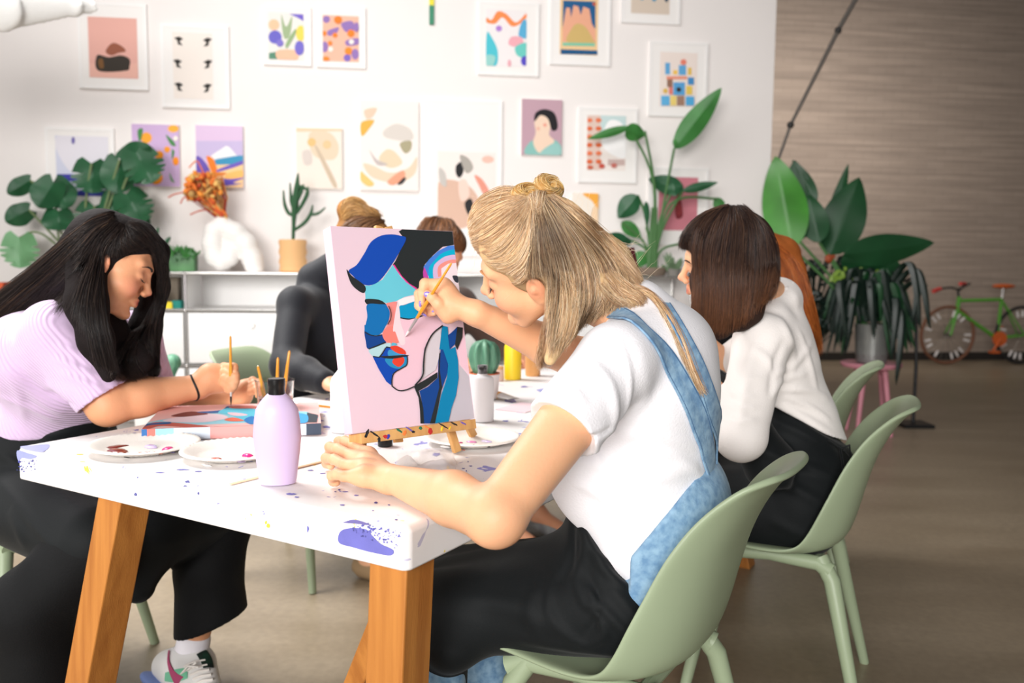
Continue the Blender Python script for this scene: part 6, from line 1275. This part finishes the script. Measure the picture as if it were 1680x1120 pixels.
for z in rows:
    for d in (.03, CF+.03): b.tube([wp(us[0],z,d), wp(us[-1],z,d)], .0095, 8)
b.build('tube_frame', m_chr, cab)
def pan(name, u0, u1, z0, z1, d0, d1, m=m_pan):
    b = MB(); b.box(wp((u0+u1)/2, (z0+z1)/2, (d0+d1)/2), (abs(u1-u0)/2, abs(d1-d0)/2, abs(z1-z0)/2), RW, .002); return b.build(name, m, cab)
pan('top_panel', us[0], us[-1], zt_-.004, zt_+.008, .03, CF+.03); pan('shelf_panel', us[0], us[-1], zr1-.006, zr1+.004, .03, CF+.03); pan('shelf_panel', us[0], us[-1], zr2-.005, zr2+.005, .03, CF+.02); pan('bottom_panel', us[0], us[-1], zr3-.005, zr3+.005, .03, CF+.03)
pan('back_panel', us[0], us[-1], zr3, zt_, .022, .03)
for i in range(5):
    for (za, zb_) in ((zr1, zr2), (zr2, zr3)):
        d = pan('drawer_front', us[i]+.014, us[i+1]-.014, za-.016, zb_+.016, CF+.022, CF+.036)
        b = MB(); b.tube([wp((us[i]+us[i+1])/2,za-.09,CF+.036), wp((us[i]+us[i+1])/2,za-.09,CF+.052)], [.014,.018], 16); b.build('knob', m_chr, d)
for u in us[1:-1]: pan('divider', u-.003, u+.003, zr1, zt_, .04, CF+.02)
def sp(px, py, d=.25): return on_plane(px, py, W0+WN*d, WN)       # point at a depth in front of the wall
def top(px, d=.25):                                                # point on cabinet top
    p = sp(px, 450, d); return vec(p.x, p.y, zt_+.009)
def shelf(px, d=.25): p = sp(px, 500, d); return vec(p.x, p.y, zr1+.005)
# spiral vase
m_vase = mat('ribbed_white_ceramic', (238,234,230), .5, bump=.6, bscale=70)
S = Sculpt(.009); pp = [sp(x,y) for x,y in ((366,366),(350,378),(344,402),(352,424),(368,430),(383,418),(386,398))]
S.path([sp(364,364),sp(352,378),sp(349,400),sp(354,420),sp(364,427),sp(376,422),sp(381,408),sp(378,394)], [.044,.062,.068,.068,.064,.058,.052,.046], .01); S.path([sp(366,372),sp(386,382),sp(404,400),sp(414,424),sp(418,441)], [.055,.062,.064,.062,.058], .03)
S.disp = lambda p: .0022*np.sin(p[:,2]*220+p[:,0]*60)
S.cut(vec(0,0,zt_+.0085), (0,0,-1), .003); o = build(S, 'spiral_vase', m_vase, None, 1); tag(o, 'white ribbed spiral ceramic vase on the white shelving unit', 'vase')
# dried flowers
dr = empty('dried_bouquet', sp(366,358), 0, 'orange and yellow dried flower bouquet in the white spiral vase', 'bouquet')
oc = [mat('dried_%d' % i, c, .9) for i, c in enumerate(((226,120,50),(200,84,50),(232,188,110),(240,150,60),(190,150,90),(150,50,40)))]
rg = random.Random(5); b = MB()
for i in range(90):
    e = (rg.uniform(308,368), rg.uniform(284,330)); b.cur = rg.choice([1,2,4,5,0]); a = sp(366+rg.uniform(-7,6),362); m_ = sp((366+e[0])/2+rg.uniform(-4,8), (358+e[1])/2, .25+rg.uniform(-.04,.04)); b.tube([a, m_, sp(e[0],e[1],.25+rg.uniform(-.08,.08))], [.004,.004,.002], 4)
b.build('stems', oc, dr)
b = MB()
for i in range(150):
    x, y = rg.uniform(304,362), rg.uniform(286,326); 
    if (x-332)**2/900+(y-308)**2/500 > 1.2: continue
    b.cur = rg.choice([0,0,3,3,2,2,1,4]); b.ball(sp(x,y,.25+rg.uniform(-.1,.1)), (rg.uniform(.012,.03),rg.uniform(.012,.03),rg.uniform(.008,.02)), Matrix.Rotation(rg.uniform(0,3),3,'Y'), 7, 5)
for i in range(120):
    t = rg.random(); x = 335+30*t+rg.uniform(-9,9)*(1-t*.5); y = 318+36*t+rg.uniform(-5,5); b.cur = rg.choice([0,1,2,4]); b.ball(sp(x,y,.25+rg.uniform(-.05,.05)), (.008,.008,.03), Matrix.Rotation(-.7,3,'Y'), 6, 5)
b.build('blooms', oc, dr)
b = MB(); 
for L in ([(345,325),(315,315),(288,318),(276,324)],[(345,330),(320,322),(302,324),(296,334)],[(352,345),(330,345),(312,352)],[(340,300),(330,275),(322,264),(310,275)]): b.cur = rg.choice([1,0]); b.tube(catmull([sp(x,y) for x,y in L], 4), .0045, 5)
b.build('grass_plumes', oc, dr)
# euphorbia in tan wavy pot
pot = top(481); eu = empty('potted_euphorbia', pot, 0, 'branching green euphorbia in wavy tan pot on shelving unit', 'plant')
k = (sp(505,420)-sp(458,420)).length/2; h = sp(481,393).z-pot.z; b = MB(); b.lathe([(k*.86,0),(k*.98,h*.05),(k*.92,h*.2),(k*1.0,h*.33),(k*.9,h*.47),(k*1.0,h*.62),(k*.92,h*.78),(k*1.0,h*.92),(k*.95,h),(k*.8,h),(k*.75,h*.9)], n=36); b.build('pot', mat('tan_ceramic', (226,178,124), .7), eu, world=False)
b = MB()
for L, r in (([(481,394),(482,365),(484,335),(487,310),(489,284)],(.016,.02,.035,.03,.006)),([(483,352),(474,350),(467,335),(465,312)],(.016,.018,.016,.006)),([(483,345),(478,330),(476,300)],(.016,.018,.006)),([(486,350),(496,335),(504,318),(505,306)],(.016,.018,.02,.006)),([(487,330),(494,315),(498,302)],(.018,.018,.006)),([(482,378),(500,365),(510,350),(513,336)],(.014,.018,.016,.006)),([(508,352),(522,350),(534,340)],(.014,.014,.006)),([(487,318),(492,306),(506,312)],(.02,.018,.01))): 
    pts = catmull([sp(x,y,.25) for x,y in L], 4); rr = np.interp(np.linspace(0,1,len(pts)), np.linspace(0,1,len(r)), r); b.tube(pts, list(rr), 8, flat=.7)
b.build('branches', mat('euphorbia_green', (52,92,62), .55), eu)
# ------------------------------------------------------------------ leaves
m_leafD = mat('leaf_deep_green', (34,84,52), .38, var=.18, vscale=9, spec=.5); m_leafM = mat('leaf_mid_green', (58,120,56), .4, var=.15, vscale=8, spec=.5); m_leafL = mat('leaf_light_green', (112,164,116), .45, var=.12, vscale=8); m_leafB = mat('leaf_blue_green', (11,32,24), .4, var=.2, vscale=8); m_stem = mat('leaf_stem', (112,130,88), .6); m_leafBr = mat('leaf_bright', (60,130,40), .4, var=.2, vscale=5)
def leaf(b, base, tip, w, view=None, kind='oval', fold=.25, droop=.0, n=22, m=8, seed=0):
    base, tip = Vector(base), Vector(tip); L = (tip-base).length; t = (tip-base)/L; vw = (CAMPOS-base).normalized() if view is None else Vector(view).normalized(); nrm = (vw-t*vw.dot(t)).normalized(); s = t.cross(nrm); V = []; F = []; rg = random.Random(seed)
    cuts = [(.30,.035),(.47,.035),(.64,.035),(.80,.03)] if kind == 'monstera' else []
    for i in range(n+1):
        v = i/n
        if kind in ('heart','monstera'): pw = (math.sin(PI*min(1,(v*.86+.14)))**.62)*(1 if v > .02 else .75)
        elif kind == 'strap': pw = min(1, v*8)*math.sqrt(max(0, 1-v**3))
        else: pw = math.sin(PI*v**.8)**.75
        for j in range(-m, m+1):
            u = j/m; ww = pw*w/2; sd = 1 if u > 0 else -1; back = 0
            if cuts:
                for c, cwid in cuts:
                    cc_ = c+.02*sd
                    if abs(v-cc_) < cwid and abs(u) > .45: ww *= .5+.5*abs(v-cc_)/cwid
            if kind in ('heart','monstera') and v < .25: back = -(1-v/.25)*abs(u)*w*.22
            V.append(base+t*(L*v+back)+s*(u*ww)+nrm*(-fold*abs(u)*ww+ .04*w*math.sin(v*9+seed)*abs(u))-Vector((0,0,droop*L*v*v)))
    k = 2*m+1
    for i in range(n):
        for j in range(2*m): F.append((i*k+j, i*k+j+1, (i+1)*k+j+1, (i+1)*k+j))
    b.add(V, F)
def leafpx(b, bp, tp_, wpx, d, kind='oval', tw=0., **k):
    a, c = sp(bp[0],bp[1],d), sp(tp_[0],tp_[1],d+tw); w = wpx*(a-CAMPOS).length/FPX; leaf(b, a, c, w, kind=kind, **k)
def stems(b, root, L, d, r=.007):
    for e in L:
        a = sp(*root, d); c = sp(e[0],e[1],d); mid = sp(e[2],e[3],d) if len(e) > 2 else a.lerp(c,.5)+vec(0,0,.04); b.tube(catmull([a,mid,c],6), r, 6)
mo = empty('potted_monstera', top(165,.22), 0, 'tall potted monstera on shelving unit behind the lilac painter', 'plant')
b = MB(); b.lathe([(.10,0),(.12,.01),(.14,.20),(.145,.205),(.13,.205),(.12,.18)], n=30); b.build('pot', mat('grey_pot', (150,140,130), .7), mo, world=False)
b = MB(); ML = [((50,296),(12,318),26,'heart'),((88,300),(62,340),44,'heart'),((88,298),(112,340),44,'heart'),((48,344),(9,364),32,'heart'),((96,346),(98,378),46,'heart'),((150,268),(150,318),54,'monstera'),((196,262),(190,318),48,'heart'),((224,250),(250,300),60,'monstera'),((200,262),(246,240),34,'heart'),((186,318),(186,366),38,'heart'),((208,318),(232,366),58,'monstera'),((155,338),(150,376),52,'monstera'),((72,424),(88,440),22,'heart')]
for i, (bp, tp_, w, kd) in enumerate(ML): leafpx(b, bp, tp_, w, .25+.05*math.sin(i*2), kd, .06, fold=.35, seed=i)
b.cur = 1; leafpx(b, (32,390), (33,440), 50, .3, 'monstera', .03, seed=4)
b.build('foliage', [m_leafD, m_leafL], mo)
b = MB(); stems(b, (150,455), [(50,296,110,350),(88,300,100,380),(48,344,100,400),(96,346,100,400),(150,268,140,350),(196,262,170,350),(224,250,190,340),(186,318,165,380),(208,318,180,380),(155,338,150,400),(32,390,70,384),(60,428,100,425)], .25); b.build('stems', m_stem, mo)
sn_ = empty('potted_yucca', top(245,.25), 0, 'spiky strap leaved plant behind the lilac painter\'s head', 'plant'); b = MB(); b.lathe([(.06,0),(.075,.10),(.07,.10),(.06,.08)], n=24); b.build('pot', mat('olive_pot', (80,90,60), .7), sn_, world=False)
b = MB()
for i, (x, y, w) in enumerate(((243,352,10),(260,372,8),(280,388,9),(278,402,9),(268,412,8),(228,372,8),(236,380,8),(222,350,6),(132,345,8),(285,410,7))):
    leafpx(b, (244+(x-244)*.15,425), (x,y), w, .25+.03*math.sin(i*3), 'strap', fold=.4, seed=i)
b.build('foliage', m_leafD, sn_)
# small green planter
gp = empty('planter', top(300,.28), 0, 'small green planter of bushy herbs on the shelving unit', 'planter'); b = MB(); b.box((0,0,.06), (.085,.05,.06), RW, .006); b.build('box', mat('green_tin', (44,84,50), .5, rgb2=(90,140,90), vscale=6), gp, world=False)
b = MB(); rg = random.Random(9)
for i in range(130):
    a = sp(300+rg.uniform(-18,20), 418+rg.uniform(-4,6), .28+rg.uniform(-.05,.05)); c = a+vec(rg.uniform(-.05,.05), rg.uniform(-.05,.05), rg.uniform(-.02,.06)); leaf(b, a, c, .022, view=(rg.uniform(-1,1),-1,rg.uniform(0,1)), n=4, m=1, seed=i)
b.build('foliage', m_leafM, gp)
# right plant on the cabinet
rp = empty('potted_strelitzia', top(1069,.25), 0, 'long stemmed strelitzia on shelving unit before the rose print', 'plant'); b = MB(); b.lathe([(.085,-.0),(.095,.01),(.105,.055),(.095,.055),(.09,.03)], n=30); b.build('pot', mat('brown_dish', (120,104,90), .7), rp, world=False)
b = MB()
for i, (bp, tp_, w, kd, mt) in enumerate((((1106,244),(1184,144),36,'oval',1),((1104,236),(1112,232),12,'oval',1),((1034,208),(964,228),14,'oval',1),((1026,214),(1060,222),28,'oval',1),((1046,320),(1014,358),34,'oval',0),((1020,364),(1052,390),22,'oval',1),((1030,392),(994,386),16,'oval',0),((1028,388),(1024,404),20,'oval',0),((1056,412),(1042,440),26,'oval',1),((1060,330),(1062,372),10,'oval',0),((1122,312),(1064,293),30,'oval',0),((1104,300),(1108,322),26,'oval',0),((1120,313),(1178,299),15,'oval',0),((1174,324),(1186,348),18,'oval',1))):
    b.cur = mt; leafpx(b, bp, tp_, w, .27+.05*math.sin(i*2.3), kd, .05*math.cos(i), fold=.3, seed=i)
b.build('foliage', [m_leafD, m_leafM], rp)
b = MB(); stems(b, (1070,452), [(1106,244,1090,330),(1034,212,1072,300),(1058,215,1075,320),(1046,320,1060,360),(1020,364,1058,400),(1030,392,1060,410),(1058,414,1066,430),(1060,372,1066,400),(1120,313,1085,380),(1104,310,1080,370),(1176,326,1100,335),(1130,398,1085,410)], .25, .009)
for dx in (-7,-3,2,6): b.tube([sp(1070+dx,452,.25), sp(1071+dx*.6,400,.25), sp(1074+dx*.5,340,.25)], [.018,.014,.007], 8)
b.build('stems', mat('stem_green', (70,112,62), .55), rp)
fn = empty('potted_fern', top(1105,.30), 0, 'small grey green fern at right end of shelving unit', 'plant'); b = MB(); b.lathe([(.04,0),(.05,.05),(.04,.05)], n=20); b.build('pot', mat('grey_pot2', (120,116,110), .7), fn, world=False)
b = MB()
for i in range(34): a = sp(1103,448,.3); leaf(b, a, sp(1103+rg.uniform(-22,20), 412+rg.uniform(0,26), .3+rg.uniform(-.1,.1)), .022, kind='strap', n=6, m=1, seed=i)
b.build('foliage', mat('fern_grey_green', (104,128,96), .7), fn)
# things on the open shelf, and books at left
def shelfbox(px, py0, wpx, hpx, col, label, cat, name, d=.3, grp=None, rz=0.):
    p = shelf(px, d); s = (p-CAMPOS).length/FPX; b = MB(); h = hpx*s/2; w = wpx*s/2; b.box((0,0,h), (w,.05 if name != 'book' else .09,h), None, .003); o = b.build(name, pm(col)); o.location = p; o.rotation_euler = (0, 0, WA+rz); return tag(o, label, cat, grp)
shelfbox(284,505,22,46,(120,110,98),'tall taupe box behind glue bottle on the open shelf','box','storage_box',.2)
shelfbox(273,505,22,10,(240,214,60),'yellow card box under the white glue bottle','box','card_box',.36); shelfbox(292,505,14,12,(40,130,120),'teal box on the open shelf','box','card_box',.34); shelfbox(312,505,14,20,(110,112,116),'grey box right of the chrome post','box','card_box',.2)
bp_ = shelf(267,.36)+vec(0,0,.045); bottle('glue_bottle', bp_, [(.02,0),(.022,.002),(.022,.05),(.012,.065)], [(.012,.064),(.006,.09)], m_wb, mat('red_cap', (220,80,70), .4), 'small white glue bottle with red cap on yellow box')
bk = [(150,190,190),(214,96,60),(232,200,90),(216,130,80),(60,60,80),(110,80,110),(190,110,90),(230,220,200),(120,150,130)]
for i in range(9):
    x = 4+i*8; p = sp(x, 500, .5); z0 = sp(20, 508, .5).z; s = (p-CAMPOS).length/FPX; hh = (34+6*math.sin(i*2.4))*s/2; b = MB(); b.box((0,0,hh), (.013,.075,hh), None, .002); o = b.build('book', pm(bk[i])); o.location = (p.x, p.y, z0+.004); o.rotation_euler = (0,0,WA)
    tag(o, ('pale teal','orange red','mustard yellow','burnt orange','navy','plum','rust','cream','sage')[i]+' book standing in the row at far left', 'book', 'books at the far left')
p0, p1 = sp(-60,508,.5), sp(84,508,.5); b = MB(); b.box((p0+p1)/2+vec(0,0,-.012), ((p1-p0).length/2,.13,.012), RW); q = sp(20,508,.5).z
for x in (-50, 74): pz = sp(x,508,.5); b.box(vec(pz.x,pz.y,(q-.02)/2), (.012,.12,(q-.02)/2), RW)
tag(b.build('book_shelf', m_pan, smooth=False), 'low white shelf carrying the row of books at far left', 'shelf')
# ================================================================== plants, stool and bicycle on the right
D2 = 5.97
def fp(px, py, dd=0.): return P(px, py, D2+dd)
st0 = fp(1424,700); stool = empty('stool', (st0.x, D2, 0), 0, 'pink wooden stool under the galvanised plant pot', 'stool'); m_pink = mat('pink_paint', (206,136,150), .5)
zs = fp(1424,594).z; b = MB(); b.lathe([(.17,zs-.035),(.195,zs-.03),(.205,zs-.008),(.20,zs),(.16,zs-.006)], n=36); b.build('seat', m_pink, stool, world=False)
for a in (.5, 2.2, 3.9, 5.4): b = MB(); b.tube([(.10*math.cos(a),.10*math.sin(a),zs-.03), (.17*math.cos(a),.17*math.sin(a),0)], [.02,.014], 12); b.build('leg', m_pink, stool, world=False)
bp2 = empty('potted_banana_plant', (st0.x, D2, zs+.001), 0, 'large broad leaved plant in galvanised bucket on pink stool', 'plant')
zp = fp(1424,531).z-zs; kk_ = (fp(1456,540)-fp(1400,540)).length/2; b = MB(); b.lathe([(kk_*.82,0),(kk_*.84,.01),(kk_*.86,.05),(kk_*.9,.055),(kk_,zp-.01),(kk_*1.03,zp),(kk_*.95,zp),(kk_*.9,zp-.03)], n=40); b.build('bucket', mat('galvanised', (150,152,150), .35, metal=.6, var=.1, vscale=12), bp2, world=False)
def L2(b, bp, tp_, wpx, dd=0., tw=0., **k): a, c = fp(bp[0],bp[1],dd), fp(tp_[0],tp_[1],dd+tw); leaf(b, a, c, wpx*(a-CAMPOS).length/FPX, **k)
b = MB()
for i, (bp, tp_, w, mt, kd) in enumerate((((1300,408),(1272,256),68,1,'oval'),((1312,396),(1304,262),54,0,'oval'),((1344,398),(1326,318),42,0,'oval'),((1362,418),(1410,290),66,0,'oval'),((1352,410),(1392,268),22,0,'oval'),((1384,418),(1532,398),48,0,'oval'),((1380,428),(1480,440),60,0,'oval'),((1340,330),(1300,262),22,0,'oval'))):
    b.cur = mt; L2(b, bp, tp_, w, .06*math.sin(i*2), .08, kind=kd, fold=.22, seed=i)
b.build('foliage', [mat('banana_leaf', (20,66,34), .42, var=.2, vscale=5), m_leafBr], bp2)
b = MB()
for e in ((1300,408),(1312,396),(1344,398),(1362,418),(1384,420),(1352,410)): b.tube(catmull([fp(1424,540), fp((1400+e[0])/2+10,(520+e[1])/2), fp(*e)],6), .010, 6)
b.build('stems', mat('stem_green', (70,112,62), .55), bp2)
b = MB(); rg = random.Random(21)
for i in range(92):
    a0 = fp(1424+rg.uniform(-14,14), 528, rg.uniform(-.06,.06)); e = rg.uniform(0,1); x = 1424+rg.uniform(-76,82); y1 = rg.uniform(500,590) if abs(x-1424) > 34 else rg.uniform(470,545); pk = fp((1424+x)/2+rg.uniform(-8,8), 436+rg.uniform(0,30), rg.uniform(-.15,.15)); tpv = fp(x, y1, rg.uniform(-.2,.1)); pts = catmull([a0, pk, tpv], 7); w = rg.uniform(.016,.034); V = []; F = []
    for j, p in enumerate(pts):
        t = j/(len(pts)-1); ww = w*math.sin(PI*min(1,.12+t*.88))**.6; V += [p+vec(-ww,0,0), p+vec(0,-.01,.006), p+vec(ww,0,0)]
    for j in range(len(pts)-1): F += [(3*j,3*j+1,3*j+4,3*j+3),(3*j+1,3*j+2,3*j+5,3*j+4)]
    b.cur = rg.choice([0,0,0,1]); b.add(V, F)
for (x,y,px_,py_) in ((1470,632,1478,520),(1526,540,1500,450),(1497,530,1502,470),(1510,540,1490,440),(1434,556,1428,470),(1390,560,1380,470),(1462,590,1470,500)):
    pts = catmull([fp(1430,528), fp(px_,py_-10,-.15), fp(x,y,-.2)], 8); V = []; F = []
    for j, p in enumerate(pts): t = j/(len(pts)-1); ww = .03*math.sin(PI*min(1,.1+t*.9))**.6; V += [p+vec(-ww,0,0), p+vec(0,-.012,.006), p+vec(ww,0,0)]
    for j in range(len(pts)-1): F += [(3*j,3*j+1,3*j+4,3*j+3),(3*j+1,3*j+2,3*j+5,3*j+4)]
    b.cur = 0; b.add(V, F)
b.build('fern_fronds', [m_leafB, mat('banana_leaf', (20,66,34))], bp2)
# leafy floor plant with red flowers, behind the orange hair
rf = empty('potted_anthurium', (fp(1322,640).x, D2+.25, 0), 0, 'fine leaved plant with red flowers left of the pink stool', 'plant'); b = MB(); b.lathe([(.11,0),(.13,.02),(.15,.28),(.155,.29),(.14,.29),(.13,.25)], n=30); b.build('pot', mat('dark_pot', (48,46,46), .6), rf, world=False)
b = MB()
for i in range(120):
    a = fp(1322+rg.uniform(-10,10), 590, .25); x = 1345+rg.uniform(-40,50); y = rg.uniform(420,540); c = fp(x,y,.25+rg.uniform(-.2,.2)); b.tube([a, a.lerp(c,.6)+vec(0,0,.05), c], .004, 4)
    for q_ in range(3): e = c+vec(rg.uniform(-.05,.05),rg.uniform(-.03,.03),rg.uniform(-.06,.03)); leaf(b, c, e, .025, n=4, m=1, seed=i)
b.cur = 1
for i in range(26): a = fp(1308+rg.uniform(-12,14), rg.uniform(470,560), .15); leaf(b, a, a+vec(rg.uniform(-.05,.05),0,rg.uniform(.05,.14)), .05, kind='oval', n=8, m=2, seed=i)
for i in range(16): a = fp(1395+rg.uniform(-30,50), 445+rg.uniform(-8,14), -.1); b.cur = 2; leaf(b, a, a+vec(rg.uniform(-.08,.08),0,rg.uniform(-.06,.04)), .03, n=6, m=1, seed=i)
b.build('foliage', [m_leafB, m_leafM, mat('leaf_yellow_green', (110,140,40), .5)], rf)
b = MB()
for (x, y, s_) in ((1307,414,.034),(1310,428,.026),(1313,444,.022),(1306,404,.02),(1360,424,.03),(1366,420,.02)):
    b.cur = 0 if x < 1340 else 1; b.ball(fp(x,y,.0), (s_,s_*.7,s_*1.1), None, 10, 8)
b.build('flowers', [mat('red_bract', (200,50,36), .5), mat('rust_bract', (150,66,30), .6)], rf)
b = MB(); b.tube([fp(1503,460,.3), fp(1503,600,.3)], .013, 8); b.tube([fp(1484,462,.3), fp(1503,452,.3), fp(1520,470,.3)], .012, 8)
b.box(vec(fp(1503,600,.3).x, D2+.3, .012), (.11,.11,.012)); b.tube([fp(1503,600,.3), vec(fp(1503,600,.3).x, D2+.3, .02)], .013, 8); tag(b.build('plant_stand', mat('black_metal', (20,20,22), .5)), 'thin black metal stand right of the pink stool', 'stand')
# pole
b = MB(); b.tube([vec(fp(1283,262,.35).x,D2+.35,.0), fp(1282,330,.35), fp(1277,262,.35), fp(1297,205,.35), fp(1340,120,.35), fp(1376,48,.35), fp(1420,-30,.35), fp(1520,-190,.35)], [.01,.01,.010,.012,.014,.016,.018,.02], 8); b.cur = 1
for x, y in ((1297,205),(1375,50)): b.ball(fp(x,y,.35), .026)
tag(b.build('diagonal_rod', [mat('dark_grey_rod', (96,90,84), .5), mat('rod_joint', (50,48,46), .5)]), 'thin dark rod running diagonally up across the brick wall', 'rod')
# bicycle, leaning before the brick wall
BKp = BR0+WN*.55
def kp(px, py, off=0.): return on_plane(px, py, BKp+WN*off, WN)
wr_ = (kp(1600,540)-kp(1555,540)).length; cz0 = wr_
def kq(px, py, off=0.): p = kp(px, py, off); return p
bike = empty('bicycle', vec(kp(1610,590).x, kp(1610,590).y, 0), WA, 'lime green bicycle with orange saddle against the painted brick wall', 'bicycle'); m_gr = mat('lime_frame', (84,150,50), .4); m_tyre = mat('tan_tyre', (112,72,52), .7); m_rim = mat('bike_black', (26,26,28), .5); m_or = mat('bike_orange', (196,92,40), .5)
def wheel(cx, cy, m, seed):
    c = kq(cx, cy); zc = wr_*1.0; c = vec(c.x, c.y, wr_+.006)
    w = MB(); R = wr_-.018; pts = [c+WD*R*math.cos(a)+vec(0,0,R*math.sin(a)) for a in np.linspace(0,2*PI,49)]; w.tube(pts, .019, 8, cap=False); tyre = w.build('wheel', m, bike)
    w = MB()
    for k in range(24): a = 2*PI*k/24; w.tube([c+WN*.02*(-1)**k, c+WD*R*math.cos(a)+vec(0,0,R*math.sin(a))], .0022, 4)
    w.tube([c-WN*.05, c+WN*.05], .02, 10); w.build('spokes', mat('spoke_steel', (120,116,110), .4, metal=.6), tyre)
    w = MB(); rgg = random.Random(seed)
    for k in range(24):
        if rgg.random() < .55: a = 2*PI*k/24; w = MB(); w.tube([c+WD*R*.66*math.cos(a)+vec(0,0,R*.66*math.sin(a)), c+WD*R*.88*math.cos(a)+vec(0,0,R*.88*math.sin(a))], .014, 6); w.build('spoke_reflector', mat('white_reflector', (220,214,212), .5), tyre)
    return c
f0 = wheel(1555,540,m_tyre,1); r0 = wheel(1676,546,m_rim,5); dz = f0.z-kq(1555,540).z
K = lambda x, y, off=0.: kq(x,y,off)+vec(0,0,dz)
bb_, st_, hd1, hd2 = K(1636,546), K(1644,482), K(1574,484), K(1571,500)
b = MB(); b.tube([hd1,st_],.021,10); b.tube([hd2,bb_],.023,10); b.tube([st_,bb_],.020,10); b.tube([hd1+vec(0,0,.05),hd2],.024,10); b.tube([hd2,f0+WN*.06],[.02,.013],8); b.tube([hd2,f0-WN*.06],[.02,.013],8); b.tube([bb_,r0+WN*.06],.012,8); b.tube([bb_,r0-WN*.06],.012,8); b.tube([st_,r0+WN*.06],.010,8); b.tube([st_,r0-WN*.06],.010,8); b.build('frame', m_gr, bike)
b = MB(); sd_ = K(1646,460); b.tube([st_, sd_], .013, 8); b.cur = 1; b.ball(sd_+WD*.01, (.15,.065,.03), RW, 16, 8); b.build('saddle', [m_chr, m_or], bike)
b = MB(); hb_ = K(1572,466); b.tube([hd1, hb_], .014, 8); b.tube([hb_+WN*.05, K(1560,462,.12), K(1540,464,.22)], .012, 8); b.tube([hb_, K(1585,459,-.08), K(1592,456,-.2)], .012, 8); b.cur = 1; b.tube([K(1543,464,.2), K(1532,468,.26)], .024, 10); b.tube([K(1576,456,-.1), K(1584,456,-.18)], .022, 10); b.build('handlebar', [m_rim, mat('red_grip', (190,60,56), .6)], bike)
b = MB(); b.tube([bb_+WN*.04, bb_+WN*.06], [.09,.09], 20); b.tube([bb_+WN*.07, K(1630,566,.07)], .014, 8); b.box(K(1632,568,.11), (.05,.04,.012), RW); b.tube([bb_-WN*.07, K(1645,526,-.07)], .014, 8); b.build('crank', m_or, bike)
# pendant-like white fan blade at top left corner
fb = [P(x,y,4.2) for x,y in ((-220,-40),(-60,-8),(60,8),(150,12))]; S = Sculpt(.012); a0, a1 = P(-160,40,4.0), P(152,10,4.3)
S.path([P(-260,20,4.0), P(0,12,4.1), P(120,10,4.25), P(150,11,4.3)], [.16,.105,.05,.035], .03, sq=((0,.94,.35),.25))
tag(build(S, 'fan_blade', mat('white_blade', (236,236,234), .5, bump=.3, bscale=60), None, 1), 'white rounded fan blade reaching in at top left corner', 'fan')
# yucca-like green sprig behind the left painter's forearm
cg = empty('potted_cactus', (P(277,600,3.6).x, 3.6, 0), 0, 'small green cactus arm on tall stand behind left painter', 'cactus'); b = MB(); b.tube([P(268,640,3.6), P(270,612,3.6), P(282,596,3.6)], [.045,.045,.035], 12); b.ball(P(283,594,3.6), .036); b.build('cactus_body', mat('cactus_green', (64,120,96), .5), cg)
zz = P(268,640,3.6); b = MB(); b.lathe([(.09,0),(.10,.02),(.12,zz.z+.02),(.11,zz.z+.02),(.1,zz.z-.02)], c=(zz.x,zz.y,0), n=28); b.build('tall_planter', m_pan, cg)
